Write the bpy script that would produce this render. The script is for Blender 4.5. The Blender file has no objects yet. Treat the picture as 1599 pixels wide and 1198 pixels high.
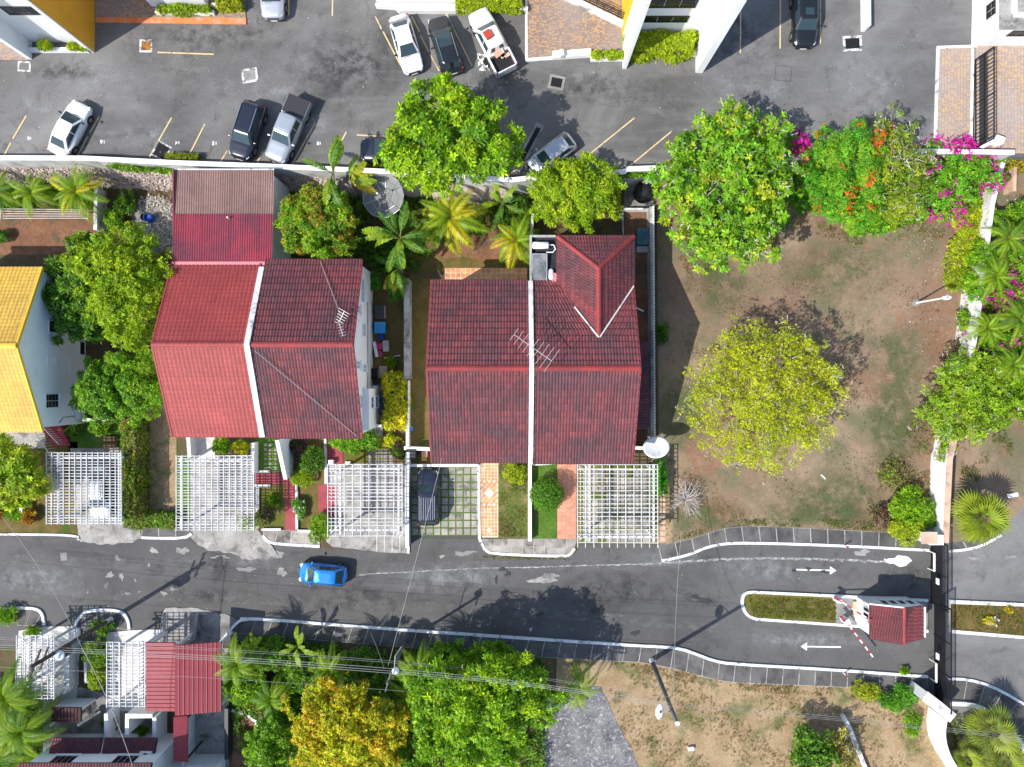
import bpy, math, random
import numpy as np
from mathutils import Vector, Matrix, Quaternion

scene = bpy.context.scene
C = scene.collection
H = 57.0            # flying height of the camera above the road, metres
F = 1066.0          # focal length in photograph pixels (1599 wide)

# ------------------------------------------------------------------ camera
cam_d = bpy.data.cameras.new('camera')
cam = bpy.data.objects.new('camera', cam_d)
C.objects.link(cam)
cam.location = (0, 0, H)
cam.rotation_euler = (0, 0, 0)
cam_d.sensor_fit = 'HORIZONTAL'
cam_d.sensor_width = 36.0
cam_d.lens = F / 1599.0 * 36.0
cam_d.clip_start = 0.5
cam_d.clip_end = 2000
scene.camera = cam

# ------------------------------------------------------------------ light
SUN_EL = math.radians(47.0)
SH = Vector((0.852, 0.523))          # direction in which shadows fall
world = bpy.data.worlds.new('World')
scene.world = world
world.use_nodes = True
wn = world.node_tree.nodes
wn.clear()
sky = wn.new('ShaderNodeTexSky')
sky.sky_type = 'NISHITA'
sky.sun_disc = False
sky.sun_elevation = SUN_EL
sky.sun_rotation = math.atan2(-SH.x, -SH.y)
sky.altitude = 100
sky.air_density = 1.0
sky.dust_density = 1.2
bg = wn.new('ShaderNodeBackground')
bg.inputs['Strength'].default_value = 0.15
wo = wn.new('ShaderNodeOutputWorld')
world.node_tree.links.new(sky.outputs[0], bg.inputs[0])
world.node_tree.links.new(bg.outputs[0], wo.inputs[0])
sun_d = bpy.data.lights.new('sun', 'SUN')
sun_d.energy = 3.9
sun_d.angle = math.radians(0.53)
sun_d.color = (1.0, 0.955, 0.89)
sun = bpy.data.objects.new('sun', sun_d)
C.objects.link(sun)
sd = Vector((SH.x * math.cos(SUN_EL), SH.y * math.cos(SUN_EL), -math.sin(SUN_EL)))
sun.rotation_euler = sd.to_track_quat('-Z', 'Y').to_euler()
sun.location = (-60, -40, 80)

vs = scene.view_settings
scene.display_settings.display_device = 'sRGB'
vs.view_transform = 'Standard'
vs.look = 'None'
vs.exposure = 0.62
vs.gamma = 1.0
vs.use_curve_mapping = False
scene.cycles.max_bounces = 5
scene.cycles.diffuse_bounces = 3
scene.cycles.glossy_bounces = 3
scene.cycles.transmission_bounces = 3
scene.cycles.transparent_max_bounces = 24
scene.cycles.caustics_reflective = False
scene.cycles.caustics_refractive = False

# ------------------------------------------------------------------ helpers
def P(u, v, z=0.0):
    """point of the place that stands at photograph pixel (u, v), z metres above the road"""
    return Vector(((u - 799.5) * (H - z) / F, (599.0 - v) * (H - z) / F, z))

def PXY(u, v, z=0.0):
    p = P(u, v, z)
    return (p.x, p.y)

def lerp(a, b, t):
    return a + (b - a) * t

class MB:
    """mesh collector"""
    def __init__(s):
        s.v = []; s.f = []; s.m = []
    def add(s, vs_, fs, m=0):
        o = len(s.v)
        s.v.extend([tuple(p) for p in vs_])
        for f in fs:
            s.f.append(tuple(i + o for i in f)); s.m.append(m)
        return s
    def box(s, c, size, rz=0.0, m=0, mat=None):
        x, y, z = [d * 0.5 for d in size]
        pts = [Vector(p) for p in ((-x,-y,-z),(x,-y,-z),(x,y,-z),(-x,y,-z),(-x,-y,z),(x,-y,z),(x,y,z),(-x,y,z))]
        if mat is not None:
            pts = [mat @ p for p in pts]
        elif rz:
            cs, sn = math.cos(rz), math.sin(rz)
            pts = [Vector((p.x*cs - p.y*sn, p.x*sn + p.y*cs, p.z)) for p in pts]
        c = Vector(c)
        return s.add([p + c for p in pts], [(3,2,1,0),(4,5,6,7),(0,1,5,4),(1,2,6,5),(2,3,7,6),(3,0,4,7)], m)
    def beam(s, a, b, w, h, m=0, up=Vector((0,0,1))):
        a = Vector(a); b = Vector(b)
        d = (b - a)
        L = d.length
        if L < 1e-6: return s
        d /= L
        if abs(d.dot(up)) > 0.99: up = Vector((0,1,0))
        sx = d.cross(up).normalized()
        n = sx.cross(d).normalized()
        M_ = Matrix((d, sx, n)).transposed()
        return s.box((a + b) * 0.5, (L, w, h), mat=M_, m=m)
    def prism(s, pts, z0, z1, m=0):
        """closed polygon (x, y) raised from z0 to z1"""
        n = len(pts)
        area = sum(pts[i][0]*pts[(i+1)%n][1] - pts[(i+1)%n][0]*pts[i][1] for i in range(n))
        if area < 0: pts = pts[::-1]
        vs_ = [(p[0], p[1], z0) for p in pts] + [(p[0], p[1], z1) for p in pts]
        fs = [tuple(range(n, 2*n)), tuple(range(n-1, -1, -1))]
        fs += [(i, (i+1)%n, n+(i+1)%n, n+i) for i in range(n)]
        return s.add(vs_, fs, m)
    def tube(s, pts, r, seg=6, m=0, cap=True):
        pts = [Vector(p) for p in pts]
        n = len(pts)
        rs = r if isinstance(r, (list, tuple)) else [r]*n
        vs_ = []
        prev = None
        for i, p in enumerate(pts):
            d = (pts[min(i+1,n-1)] - pts[max(i-1,0)])
            if d.length < 1e-9: d = Vector((0,0,1))
            d.normalize()
            if prev is None:
                up = Vector((0,0,1)) if abs(d.z) < 0.9 else Vector((1,0,0))
                a = d.cross(up).normalized()
            else:
                a = (prev - d * prev.dot(d))
                a = a.normalized() if a.length > 1e-6 else d.orthogonal().normalized()
            prev = a
            b = d.cross(a)
            for k in range(seg):
                t = 2*math.pi*k/seg
                vs_.append(p + (a*math.cos(t) + b*math.sin(t))*rs[i])
        fs = []
        for i in range(n-1):
            for k in range(seg):
                k2 = (k+1) % seg
                fs.append((i*seg+k, i*seg+k2, (i+1)*seg+k2, (i+1)*seg+k))
        if cap:
            fs.append(tuple(range(seg-1, -1, -1)))
            fs.append(tuple((n-1)*seg + k for k in range(seg)))
        return s.add(vs_, fs, m)
    def lathe(s, prof, c, seg=16, m=0):
        """profile [(radius, z)] turned round a vertical axis"""
        c = Vector(c)
        vs_ = []
        for r, z in prof:
            for k in range(seg):
                t = 2*math.pi*k/seg
                vs_.append(c + Vector((r*math.cos(t), r*math.sin(t), z)))
        fs = []
        for i in range(len(prof)-1):
            for k in range(seg):
                k2 = (k+1) % seg
                fs.append((i*seg+k, i*seg+k2, (i+1)*seg+k2, (i+1)*seg+k))
        if prof[0][0] > 1e-4: fs.append(tuple(range(seg-1, -1, -1)))
        if prof[-1][0] > 1e-4: fs.append(tuple((len(prof)-1)*seg + k for k in range(seg)))
        return s.add(vs_, fs, m)
    def mesh(s, name, mats, smooth=False):
        me = bpy.data.meshes.new(name)
        me.from_pydata(s.v, [], s.f)
        mats = mats if isinstance(mats, (list, tuple)) else [mats]
        for mt in mats: me.materials.append(mt)
        if len(mats) > 1: me.polygons.foreach_set('material_index', s.m)
        if smooth: me.polygons.foreach_set('use_smooth', [True]*len(me.polygons))
        me.update()
        return me
    def build(s, name, mats, parent=None, smooth=False, bevel=0.0, sub=0):
        o = link(name, s.mesh(name, mats, smooth), parent)
        if bevel:
            b = o.modifiers.new('bevel', 'BEVEL'); b.width = bevel; b.segments = 2; b.limit_method = 'ANGLE'
        if sub:
            b = o.modifiers.new('sub', 'SUBSURF'); b.levels = sub; b.render_levels = sub
        return o

def world_loc(o):
    v = Vector((0,0,0))
    while o is not None:
        v = v + o.location
        o = o.parent
    return v

def link(name, me, parent=None, mw=None, local=False):
    """one object; mesh written in world coordinates unless local"""
    o = bpy.data.objects.new(name, me)
    C.objects.link(o)
    if parent is not None:
        o.parent = parent
        if not local:
            off = parent.get('_w', None)
            if off is not None:
                o.matrix_parent_inverse = Matrix.Translation(-Vector(off))
    if mw is not None:
        o.matrix_basis = mw
    return o

def tag(o, label, cat, group=None):
    o['label'] = label; o['category'] = cat
    if group: o['group'] = group
    return o

def thing(name, label, cat, loc=(0,0,0), group=None, rz=0.0, local=False):
    o = bpy.data.objects.new(name, None)
    C.objects.link(o)
    o.empty_display_size = 0.3
    o.location = loc
    o.rotation_euler = (0, 0, rz)
    if not local: o['_w'] = tuple(loc)
    return tag(o, label, cat, group)

def struct(name, mb, m, smooth=False, kind='structure'):
    o = mb.build(name, m, None, smooth)
    o['kind'] = kind
    return o

def copy_tree(o, parent=None):
    c = o.copy(); C.objects.link(c); c.parent = parent
    for ch in list(o.children): copy_tree(ch, c)
    return c

# ------------------------------------------------------------------ materials
class NB:
    def __init__(s, m):
        s.nt = m.node_tree; s.n = s.nt.nodes; s.l = s.nt.links
        s.co = None
    def new(s, t): return s.n.new(t)
    def put(s, sock, val):
        if hasattr(val, 'is_output') or isinstance(val, bpy.types.NodeSocket): s.l.new(val, sock)
        elif isinstance(val, (tuple, list)):
            sock.default_value = tuple(val) + (1.0,) if len(val) == 3 and len(sock.default_value) == 4 else tuple(val)
        else: sock.default_value = val
    def coord(s, kind):
        if kind == 'pos': return s.new('ShaderNodeNewGeometry').outputs['Position']
        return s.new('ShaderNodeTexCoord').outputs['Object']
    def scaled(s, co, sc):
        m = s.new('ShaderNodeMapping'); s.l.new(co, m.inputs[0]); m.inputs['Scale'].default_value = sc
        return m.outputs[0]
    def noise(s, scale, detail=4.0, rough=0.55, dist=0.0, co=None):
        n = s.new('ShaderNodeTexNoise')
        n.inputs['Scale'].default_value = scale; n.inputs['Detail'].default_value = detail
        n.inputs['Roughness'].default_value = rough; n.inputs['Distortion'].default_value = dist
        s.l.new(co or s.co, n.inputs['Vector'])
        return n.outputs[0]
    def vor(s, scale, feature='F1', co=None, out=0, rand=1.0):
        n = s.new('ShaderNodeTexVoronoi'); n.feature = feature
        n.inputs['Scale'].default_value = scale
        n.inputs['Randomness'].default_value = rand
        s.l.new(co or s.co, n.inputs['Vector'])
        return n.outputs[out]
    def ramp(s, fac, lo, hi, a=0.0, b=1.0):
        n = s.new('ShaderNodeMapRange'); n.clamp = True
        s.put(n.inputs[0], fac)
        n.inputs[1].default_value = lo; n.inputs[2].default_value = hi
        n.inputs[3].default_value = a; n.inputs[4].default_value = b
        return n.outputs[0]
    def math(s, op, a, b=0.0):
        n = s.new('ShaderNodeMath'); n.operation = op
        s.put(n.inputs[0], a); s.put(n.inputs[1], b)
        return n.outputs[0]
    def mix(s, fac, a, b, mode='MIX'):
        n = s.new('ShaderNodeMix'); n.data_type = 'RGBA'; n.blend_type = mode
        s.put(n.inputs['Factor'], fac)
        s.put(n.inputs[6], a if not isinstance(a, tuple) or len(a) == 4 else a + (1.0,))
        s.put(n.inputs[7], b if not isinstance(b, tuple) or len(b) == 4 else b + (1.0,))
        return n.outputs[2]
    def rnd(s): return s.new('ShaderNodeObjectInfo').outputs['Random']
    def hsv(s, col, hue=0.5, sat=1.0, val=1.0):
        n = s.new('ShaderNodeHueSaturation')
        s.put(n.inputs['Hue'], hue); s.put(n.inputs['Saturation'], sat); s.put(n.inputs['Value'], val); s.put(n.inputs['Color'], col)
        return n.outputs[0]
    def bump(s, h, strength=0.3, dist=0.02):
        n = s.new('ShaderNodeBump'); n.inputs['Strength'].default_value = strength; n.inputs['Distance'].default_value = dist
        s.put(n.inputs['Height'], h)
        return n.outputs[0]

MATS = {}
def material(name, fn, rough=0.8, co='pos', **kw):
    m = bpy.data.materials.new(name); m.use_nodes = True
    nb = NB(m)
    bs = m.node_tree.nodes['Principled BSDF']
    bs.inputs['Roughness'].default_value = rough
    bs.inputs['Specular IOR Level'].default_value = kw.get('spec', 0.3)
    if 'metal' in kw: bs.inputs['Metallic'].default_value = kw['metal']
    if 'coat' in kw:
        bs.inputs['Coat Weight'].default_value = kw['coat']; bs.inputs['Coat Roughness'].default_value = 0.06
    nb.co = nb.coord(co)
    r = fn(nb) if callable(fn) else fn
    col, nrm = r if isinstance(r, tuple) and len(r) == 2 else (r, None)
    nb.put(bs.inputs['Base Color'], col)
    if nrm is not None: nb.put(bs.inputs['Normal'], nrm)
    MATS[name] = m
    return m

def mottled(c1, c2, scale=1.0, c3=None, s3=0.3, lo3=0.5, hi3=0.65, grain=0.25, gs=9.0, bump=0.25, rv=0.0, a3=1.0):
    def fn(nb):
        c = nb.mix(nb.ramp(nb.noise(scale, 5), 0.35, 0.65), c1, c2)
        if c3 is not None:
            c = nb.mix(nb.ramp(nb.noise(s3, 5, 0.62, 0.4), lo3, hi3, 0.0, a3), c, c3)
        g = nb.noise(gs, 3, 0.7)
        c = nb.hsv(c, val=nb.ramp(g, 0.25, 0.75, 1.0 - grain, 1.0 + grain))
        if rv:
            c = nb.hsv(c, val=nb.ramp(nb.rnd(), 0, 1, 1.0 - rv, 1.0 + rv))
        return c, nb.bump(g, bump, 0.03)
    return fn

def asphalt(base, pale, dark, warm=None):
    def fn(nb):
        big = nb.noise(0.075, 6, 0.62, 0.8)
        st = nb.noise(0.5, 6, 0.65, 0.3, co=nb.scaled(nb.co, (0.22, 1.0, 1.0)))
        c = nb.mix(nb.ramp(big, 0.36, 0.66), base, pale)
        c = nb.mix(nb.ramp(st, 0.50, 0.72, 0, 0.75), c, pale)
        c = nb.mix(nb.ramp(nb.noise(0.55, 7, 0.7, 0.8), 0.55, 0.72, 0, 0.75), c, dark)
        c = nb.mix(nb.ramp(nb.noise(1.7, 5, 0.7), 0.60, 0.74, 0, 0.55), c, dark)
        c = nb.mix(nb.ramp(nb.noise(0.8, 9, 0.8, 1.5), 0.66, 0.74, 0, 0.5), c, tuple(min(1, x*1.9) for x in pale))
        wob = nb.new('ShaderNodeVectorMath'); wob.operation = 'MULTIPLY_ADD'
        wn_ = nb.new('ShaderNodeTexNoise'); wn_.inputs['Scale'].default_value = 0.8; wn_.inputs['Detail'].default_value = 5
        nb.l.new(nb.co, wn_.inputs['Vector']); nb.l.new(wn_.outputs[1], wob.inputs[0]); wob.inputs[1].default_value = (2.6, 2.6, 0); nb.l.new(nb.co, wob.inputs[2])
        crack = nb.vor(0.22, 'DISTANCE_TO_EDGE', co=wob.outputs[0])
        c = nb.mix(nb.math('MULTIPLY', nb.ramp(crack, 0.003, 0.010, 0.4, 0.0), nb.ramp(nb.noise(0.15, 2), 0.52, 0.6)), c, tuple(x*0.5 for x in dark))
        fl = nb.ramp(nb.vor(2.6, 'F1'), 0.035, 0.06, 0.55, 0.0)
        c = nb.mix(fl, c, (0.45, 0.45, 0.44))
        g = nb.noise(14, 3, 0.75)
        c = nb.hsv(c, val=nb.ramp(g, 0.25, 0.75, 0.74, 1.26))
        return c, nb.bump(g, 0.35, 0.02)
    return fn

M_LOT = material('lot_asphalt', asphalt((0.090,0.088,0.085), (0.205,0.202,0.195), (0.050,0.049,0.048)), 0.88)
M_ROAD = material('road_asphalt', asphalt((0.072,0.0705,0.068), (0.120,0.118,0.114), (0.042,0.041,0.040)), 0.85)
M_ROAD2 = material('outer_road_asphalt', asphalt((0.125,0.123,0.119), (0.21,0.207,0.2), (0.08,0.079,0.077)), 0.88)
M_DRIVE = material('drive_asphalt', asphalt((0.060,0.0585,0.057), (0.10,0.098,0.095), (0.04,0.039,0.038)), 0.88)
M_SLAB = material('dark_concrete', mottled((0.085,0.082,0.079), (0.13,0.124,0.116), 0.5, (0.06,0.06,0.06), 0.7, grain=0.22, rv=0.25), 0.9)
M_SLAB2 = material('grey_paving', mottled((0.26,0.24,0.21), (0.37,0.34,0.30), 0.6, (0.13,0.12,0.11), 0.9, grain=0.22, rv=0.2), 0.9)
M_JOINT = material('mortar_joint', mottled((0.36,0.34,0.31), (0.46,0.44,0.40), 1.2, (0.2,0.19,0.17), 1.6, grain=0.15), 0.9)
M_CONC = material('pale_concrete', mottled((0.25,0.24,0.222), (0.38,0.365,0.34), 0.7, (0.14,0.133,0.122), 0.9, 0.5, 0.66, grain=0.25, gs=6), 0.9)
M_CONCW = material('bleached_concrete', mottled((0.52,0.50,0.47), (0.66,0.64,0.61), 0.7, (0.38,0.37,0.34), 0.9, 0.55, 0.7, grain=0.1), 0.9)
M_CONCD = material('stained_concrete', mottled((0.10,0.10,0.107), (0.21,0.207,0.207), 0.6, (0.36,0.355,0.35), 3.2, 0.55, 0.66, grain=0.5, gs=6), 0.9)
M_CONCG = material('grey_concrete', mottled((0.20,0.195,0.185), (0.30,0.29,0.275), 0.5, (0.12,0.115,0.11), 0.8, grain=0.2), 0.9)
M_KERB = material('kerb_paint', mottled((0.66,0.68,0.69), (0.77,0.78,0.78), 1.2, (0.26,0.255,0.245), 1.7, 0.54, 0.66, grain=0.14, gs=7), 0.7)
M_WHITE = material('white_paint', mottled((0.76,0.76,0.75), (0.82,0.82,0.81), 0.5, (0.60,0.59,0.57), 0.9, 0.60, 0.75, grain=0.03, bump=0.08), 0.7)
M_WHITE2 = material('cool_white_wall', mottled((0.76,0.79,0.81), (0.80,0.82,0.83), 0.4, (0.68,0.70,0.71), 0.7, 0.55, 0.75, grain=0.03, bump=0.06), 0.7)
M_WHITED = material('weathered_white', mottled((0.62,0.61,0.59), (0.72,0.71,0.69), 0.8, (0.26,0.26,0.25), 1.1, 0.54, 0.66, grain=0.15), 0.85)
M_WALLF = material('retaining_wall_render', mottled((0.46,0.46,0.45), (0.60,0.60,0.58), 0.5, (0.22,0.22,0.21), 0.7, 0.5, 0.7, grain=0.15), 0.9)
M_SLATW = material('slat_paint', mottled((0.60,0.60,0.60), (0.70,0.70,0.70), 0.9, (0.42,0.42,0.41), 1.3, 0.55, 0.7, grain=0.05), 0.75)
M_GREYW = material('weathered_grey_wall', mottled((0.30,0.30,0.29), (0.42,0.42,0.40), 0.7, (0.13,0.13,0.125), 0.9, 0.5, 0.68, grain=0.2), 0.9)
M_TAN = material('tan_coping', mottled((0.56,0.36,0.25), (0.64,0.44,0.32), 0.8, (0.36,0.25,0.19), 1.0, grain=0.1), 0.8)
M_ORANGE = material('ochre_wall_paint', mottled((0.76,0.37,0.03), (0.80,0.41,0.04), 0.6, (0.62,0.28,0.03), 0.8, 0.6, 0.8, grain=0.05, bump=0.05), 0.7)
M_YELLOWW = material('yellow_wall_paint', mottled((0.74,0.46,0.03), (0.8,0.52,0.04), 0.6, grain=0.05, bump=0.05), 0.7)
M_ORKERB = material('orange_kerb', mottled((0.62,0.17,0.05), (0.72,0.24,0.09), 0.8, (0.5,0.3,0.2), 1.5, grain=0.12), 0.8)
M_LINE = material('yellow_line_paint', mottled((0.62,0.44,0.20), (0.66,0.50,0.30), 1.5, (0.22,0.2,0.17), 2.5, 0.56, 0.68, grain=0.15), 0.8)
M_ARROW = material('white_road_paint', mottled((0.70,0.70,0.69), (0.78,0.78,0.77), 1.5, (0.30,0.30,0.30), 3.0, 0.60, 0.72, grain=0.1), 0.8)
M_FADED = material('faded_road_paint', mottled((0.36,0.36,0.36), (0.48,0.48,0.47), 2.0, (0.14,0.14,0.14), 1.4, 0.45, 0.6, grain=0.3, gs=5.0), 0.85)

def paver_fn(cols, scale, joint=0.6):
    def fn(nb):
        co = nb.scaled(nb.co, (scale, scale*2.0, 1.0))
        v = nb.vor(1.0, 'F1', co=co, out=1, rand=0.35)
        sep = nb.new('ShaderNodeSeparateColor'); nb.l.new(v, sep.inputs[0])
        c = nb.mix(nb.ramp(sep.outputs[0], 0.3, 0.7), cols[0], cols[1])
        c = nb.mix(nb.ramp(sep.outputs[1], 0.62, 0.72), c, cols[2])
        c = nb.mix(nb.ramp(nb.noise(0.35, 4), 0.4, 0.65, 0, 0.6), c, cols[3])
        e = nb.vor(1.0, 'DISTANCE_TO_EDGE', co=co, rand=0.35)
        c = nb.mix(nb.ramp(e, 0.02, 0.07, joint, 0.0), c, (0.14,0.12,0.10))
        g = nb.noise(12, 2)
        return nb.hsv(c, val=nb.ramp(g, 0.3, 0.7, 0.85, 1.15)), nb.bump(nb.ramp(e, 0.0, 0.1), 0.4, 0.01)
    return fn
M_PAVER = material('brick_pavers', paver_fn([(0.22,0.165,0.14), (0.29,0.205,0.165), (0.44,0.27,0.14), (0.28,0.25,0.24)], 5.0), 0.9)
M_PAVER2 = material('warm_brick_pavers', paver_fn([(0.34,0.26,0.22), (0.40,0.30,0.24), (0.50,0.34,0.19), (0.38,0.33,0.31)], 4.0), 0.9)

M_LAND = material('dry_lot_soil', lambda nb: (lambda c, g: (nb.hsv(c, val=nb.ramp(g, 0.2, 0.8, 0.70, 1.30)), nb.bump(g, 0.5, 0.05)))(
    nb.mix(nb.ramp(nb.noise(0.55, 7, 0.7, 0.6), 0.56, 0.70, 0, 0.8),
      nb.mix(nb.ramp(nb.noise(0.21, 6, 0.65, 0.5), 0.48, 0.62, 0, 0.85),
        nb.mix(nb.ramp(nb.noise(0.11, 6, 0.66, 0.4), 0.40, 0.60), (0.185,0.122,0.082), (0.285,0.203,0.138)),
        (0.125,0.128,0.068)),
      nb.mix(nb.ramp(nb.noise(0.16, 3), 0.45, 0.6), (0.235,0.165,0.098), (0.30,0.125,0.062))),
    nb.noise(7.5, 5, 0.8)), 0.95)
M_DIRT = material('red_brown_soil', mottled((0.15,0.07,0.04), (0.24,0.12,0.065), 0.6, (0.10,0.075,0.045), 0.7, grain=0.3, gs=6), 0.95)
M_DRYG = material('dry_grass_ground', mottled((0.27,0.185,0.10), (0.36,0.26,0.155), 0.5, (0.12,0.125,0.045), 0.45, 0.5, 0.66, grain=0.32, gs=7), 0.95)
M_LAWN = material('lawn_ground', mottled((0.075,0.105,0.018), (0.12,0.13,0.03), 0.7, (0.21,0.15,0.075), 0.8, 0.50, 0.66, grain=0.35, gs=7), 0.95)
M_LAWNG = material('green_lawn_ground', mottled((0.055,0.13,0.012), (0.085,0.16,0.02), 0.7, (0.16,0.14,0.05), 0.8, 0.56, 0.7, grain=0.35, gs=7), 0.95)
M_LAWNO = material('olive_lawn_ground', mottled((0.10,0.10,0.015), (0.14,0.13,0.03), 0.9, (0.15,0.085,0.05), 0.9, 0.52, 0.66, grain=0.3, gs=7), 0.95)
M_LAWNB = material('brown_lawn_ground', mottled((0.11,0.085,0.02), (0.16,0.11,0.04), 0.9, (0.06,0.09,0.012), 0.7, 0.52, 0.66, grain=0.3, gs=7), 0.95)
M_SOIL = material('garden_soil', mottled((0.085,0.06,0.035), (0.13,0.09,0.05), 0.8, (0.06,0.075,0.02), 0.8, 0.5, 0.65, grain=0.3, gs=6), 0.95)  # dark brown garden soil with olive patches
M_REDPATH = material('red_painted_path', mottled((0.30,0.052,0.065), (0.37,0.075,0.085), 0.9, (0.2,0.05,0.055), 1.2, 0.56, 0.7, grain=0.12, gs=5, rv=0.12), 0.8)
M_TERRA = material('terracotta_tile', mottled((0.58,0.27,0.12), (0.66,0.35,0.18), 1.0, (0.46,0.2,0.09), 1.6, grain=0.12, rv=0.18), 0.75)
M_TERRAP = material('salmon_paving', mottled((0.54,0.24,0.16), (0.60,0.29,0.21), 1.0, (0.42,0.19,0.13), 1.8, 0.55, 0.7, grain=0.1, rv=0.1), 0.8)
M_TERRAW = material('cream_tile', mottled((0.74,0.62,0.48), (0.78,0.7,0.58), 1.0, grain=0.08), 0.7)
M_RUBBLE = material('rubble_stone', mottled((0.46,0.38,0.34), (0.60,0.51,0.46), 1.3, (0.26,0.18,0.14), 2.0, 0.54, 0.66, grain=0.3, gs=6, rv=0.3), 0.95)
M_BLACK = material('black_metal', (0.012,0.012,0.014), 0.5)
M_DARKGAP = material('hole_shade_black', (0.012,0.012,0.014), 0.9)  # flat black, paints the shade inside drains and the tank opening
M_DGREY = material('dark_grey_metal', (0.05,0.052,0.055), 0.5, metal=0.4)
M_STEEL = material('galvanised_steel', mottled((0.45,0.46,0.47), (0.55,0.56,0.57), 2.0, grain=0.1), 0.4, metal=0.7)
M_WIRE = material('wire', (0.42,0.42,0.41), 0.5, metal=0.3)
M_POLEW = material('weathered_pole_wood', mottled((0.055,0.045,0.038), (0.11,0.085,0.065), 1.5, (0.2,0.11,0.06), 0.8, 0.58, 0.7, grain=0.2), 0.85)
M_POLEC = material('pole_concrete', mottled((0.10,0.10,0.095), (0.15,0.15,0.14), 1.0, grain=0.15), 0.85)
M_GLASS = material('window_glass', (0.012,0.014,0.017), 0.08, spec=0.6)
M_BLUEP = material('blue_plastic', mottled((0.03,0.22,0.50), (0.05,0.27,0.56), 1.5, grain=0.08), 0.5)
M_BLUED = material('dark_blue_plastic', (0.01,0.06,0.34), 0.45)
M_PINK = material('pink_plastic', (0.60,0.04,0.16), 0.5)
M_TANKB = material('black_plastic_tank', mottled((0.014,0.015,0.017), (0.024,0.025,0.027), 2.0, grain=0.1), 0.42)
M_TARP = material('grey_blue_tarp', mottled((0.04,0.10,0.14), (0.07,0.14,0.18), 2.0, (0.2,0.23,0.25), 2.5, 0.6, 0.7, grain=0.2), 0.5)
M_RUST = material('rust_lid', mottled((0.36,0.15,0.03), (0.28,0.11,0.025), 2.0, (0.07,0.05,0.04), 2.2, 0.45, 0.6, grain=0.25), 0.8)
M_REDP = material('red_barrier_paint', (0.42,0.02,0.03), 0.5)
M_ACU = material('white_appliance', mottled((0.62,0.62,0.61), (0.7,0.7,0.69), 1.5, (0.4,0.4,0.4), 2, 0.6, 0.75, grain=0.06), 0.6)
M_WOODB = material('dark_maroon_timber', mottled((0.045,0.018,0.02), (0.07,0.026,0.03), 1.5, grain=0.2), 0.8)
M_PANEL = material('solar_panel', mottled((0.16,0.165,0.17), (0.22,0.225,0.23), 0.8, (0.10,0.105,0.11), 1.0, grain=0.05), 0.3, spec=0.5)
M_MESHD = material('dish_mesh', mottled((0.16,0.165,0.165), (0.22,0.225,0.225), 1.5, grain=0.15), 0.6)
M_TARROOF = material('tar_roof', mottled((0.018,0.018,0.02), (0.035,0.035,0.037), 1.0, (0.07,0.068,0.065), 1.5, 0.6, 0.72, grain=0.25), 0.85)

def tile_fn(c1, c2, mould, amount, ms=0.45, rv=0.12, streak=True, tw=None, tv=0.16, dj=0.6):
    def fn(nb):
        c = nb.mix(nb.ramp(nb.noise(0.25, 4), 0.38, 0.62), c1, c2)
        m_ = nb.noise(ms, 7, 0.72, 0.3)
        c = nb.mix(nb.ramp(m_, 0.36, 0.64, 0, amount), c, mould)
        if streak:
            s_ = nb.noise(1.0, 5, 0.7, co=nb.scaled(nb.co, (2.4, 0.35, 0.5)))
            c = nb.mix(nb.ramp(s_, 0.5, 0.75, 0, amount*0.8), c, mould)
        if tw:
            sx = nb.new('ShaderNodeSeparateXYZ'); nb.l.new(nb.coord('obj'), sx.inputs[0])
            xi = nb.math('DIVIDE', sx.outputs[0], tw)
            cx = nb.new('ShaderNodeCombineXYZ'); nb.l.new(nb.math('FLOOR', xi), cx.inputs[0]); nb.l.new(nb.math('MULTIPLY', nb.rnd(), 97.0), cx.inputs[1])
            wh = nb.new('ShaderNodeTexWhiteNoise'); wh.noise_dimensions = '2D'; nb.l.new(cx.outputs[0], wh.inputs['Vector'])
            c = nb.hsv(c, val=nb.ramp(wh.outputs[0], 0, 1, 1.0 - tv, 1.0 + tv))
            fr = nb.math('ABSOLUTE', nb.math('SUBTRACT', nb.math('FRACT', xi), 0.5))
            c = nb.mix(nb.ramp(fr, 0.33, 0.47, 0.0, dj), c, mould)
            c = nb.mix(nb.ramp(sx.outputs[1], 0.0, 0.10, dj, 0.0), c, mould)
        g = nb.noise(6.5, 4, 0.7)
        c = nb.hsv(c, val=nb.ramp(g, 0.25, 0.75, 0.80, 1.22))
        c = nb.hsv(c, val=nb.ramp(nb.rnd(), 0, 1, 1.0 - rv, 1.0 + rv))
        return c, nb.bump(g, 0.2, 0.015)
    return fn
M_TILE_BR = material('bright_red_tiles', tile_fn((0.33,0.050,0.046), (0.35,0.062,0.056), (0.20,0.036,0.036), 0.6, 0.3, 0.04, tw=0.31, tv=0.07, dj=0.5), 0.6)
M_TILE_DK = material('weathered_red_tiles', tile_fn((0.23,0.044,0.046), (0.145,0.040,0.047), (0.072,0.036,0.044), 1.0, 0.30, 0.07, tw=0.225, tv=0.2, dj=0.7), 0.7)
M_TILE_DK2 = material('faded_red_tiles', tile_fn((0.245,0.045,0.046), (0.155,0.042,0.048), (0.078,0.038,0.045), 1.0, 0.34, 0.07, tw=0.225, tv=0.2, dj=0.7), 0.7)
M_TILE_Y = material('yellow_tiles', tile_fn((0.66,0.40,0.045), (0.70,0.45,0.07), (0.38,0.22,0.05), 0.6, 0.4, 0.04, tw=0.30, tv=0.08, dj=0.5), 0.6)
M_TILE_G = material('booth_red_tiles', tile_fn((0.20,0.042,0.045), (0.17,0.040,0.045), (0.10,0.03,0.034), 0.7, 0.8, 0.05, tw=0.25, tv=0.12, dj=0.5), 0.65)
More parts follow.
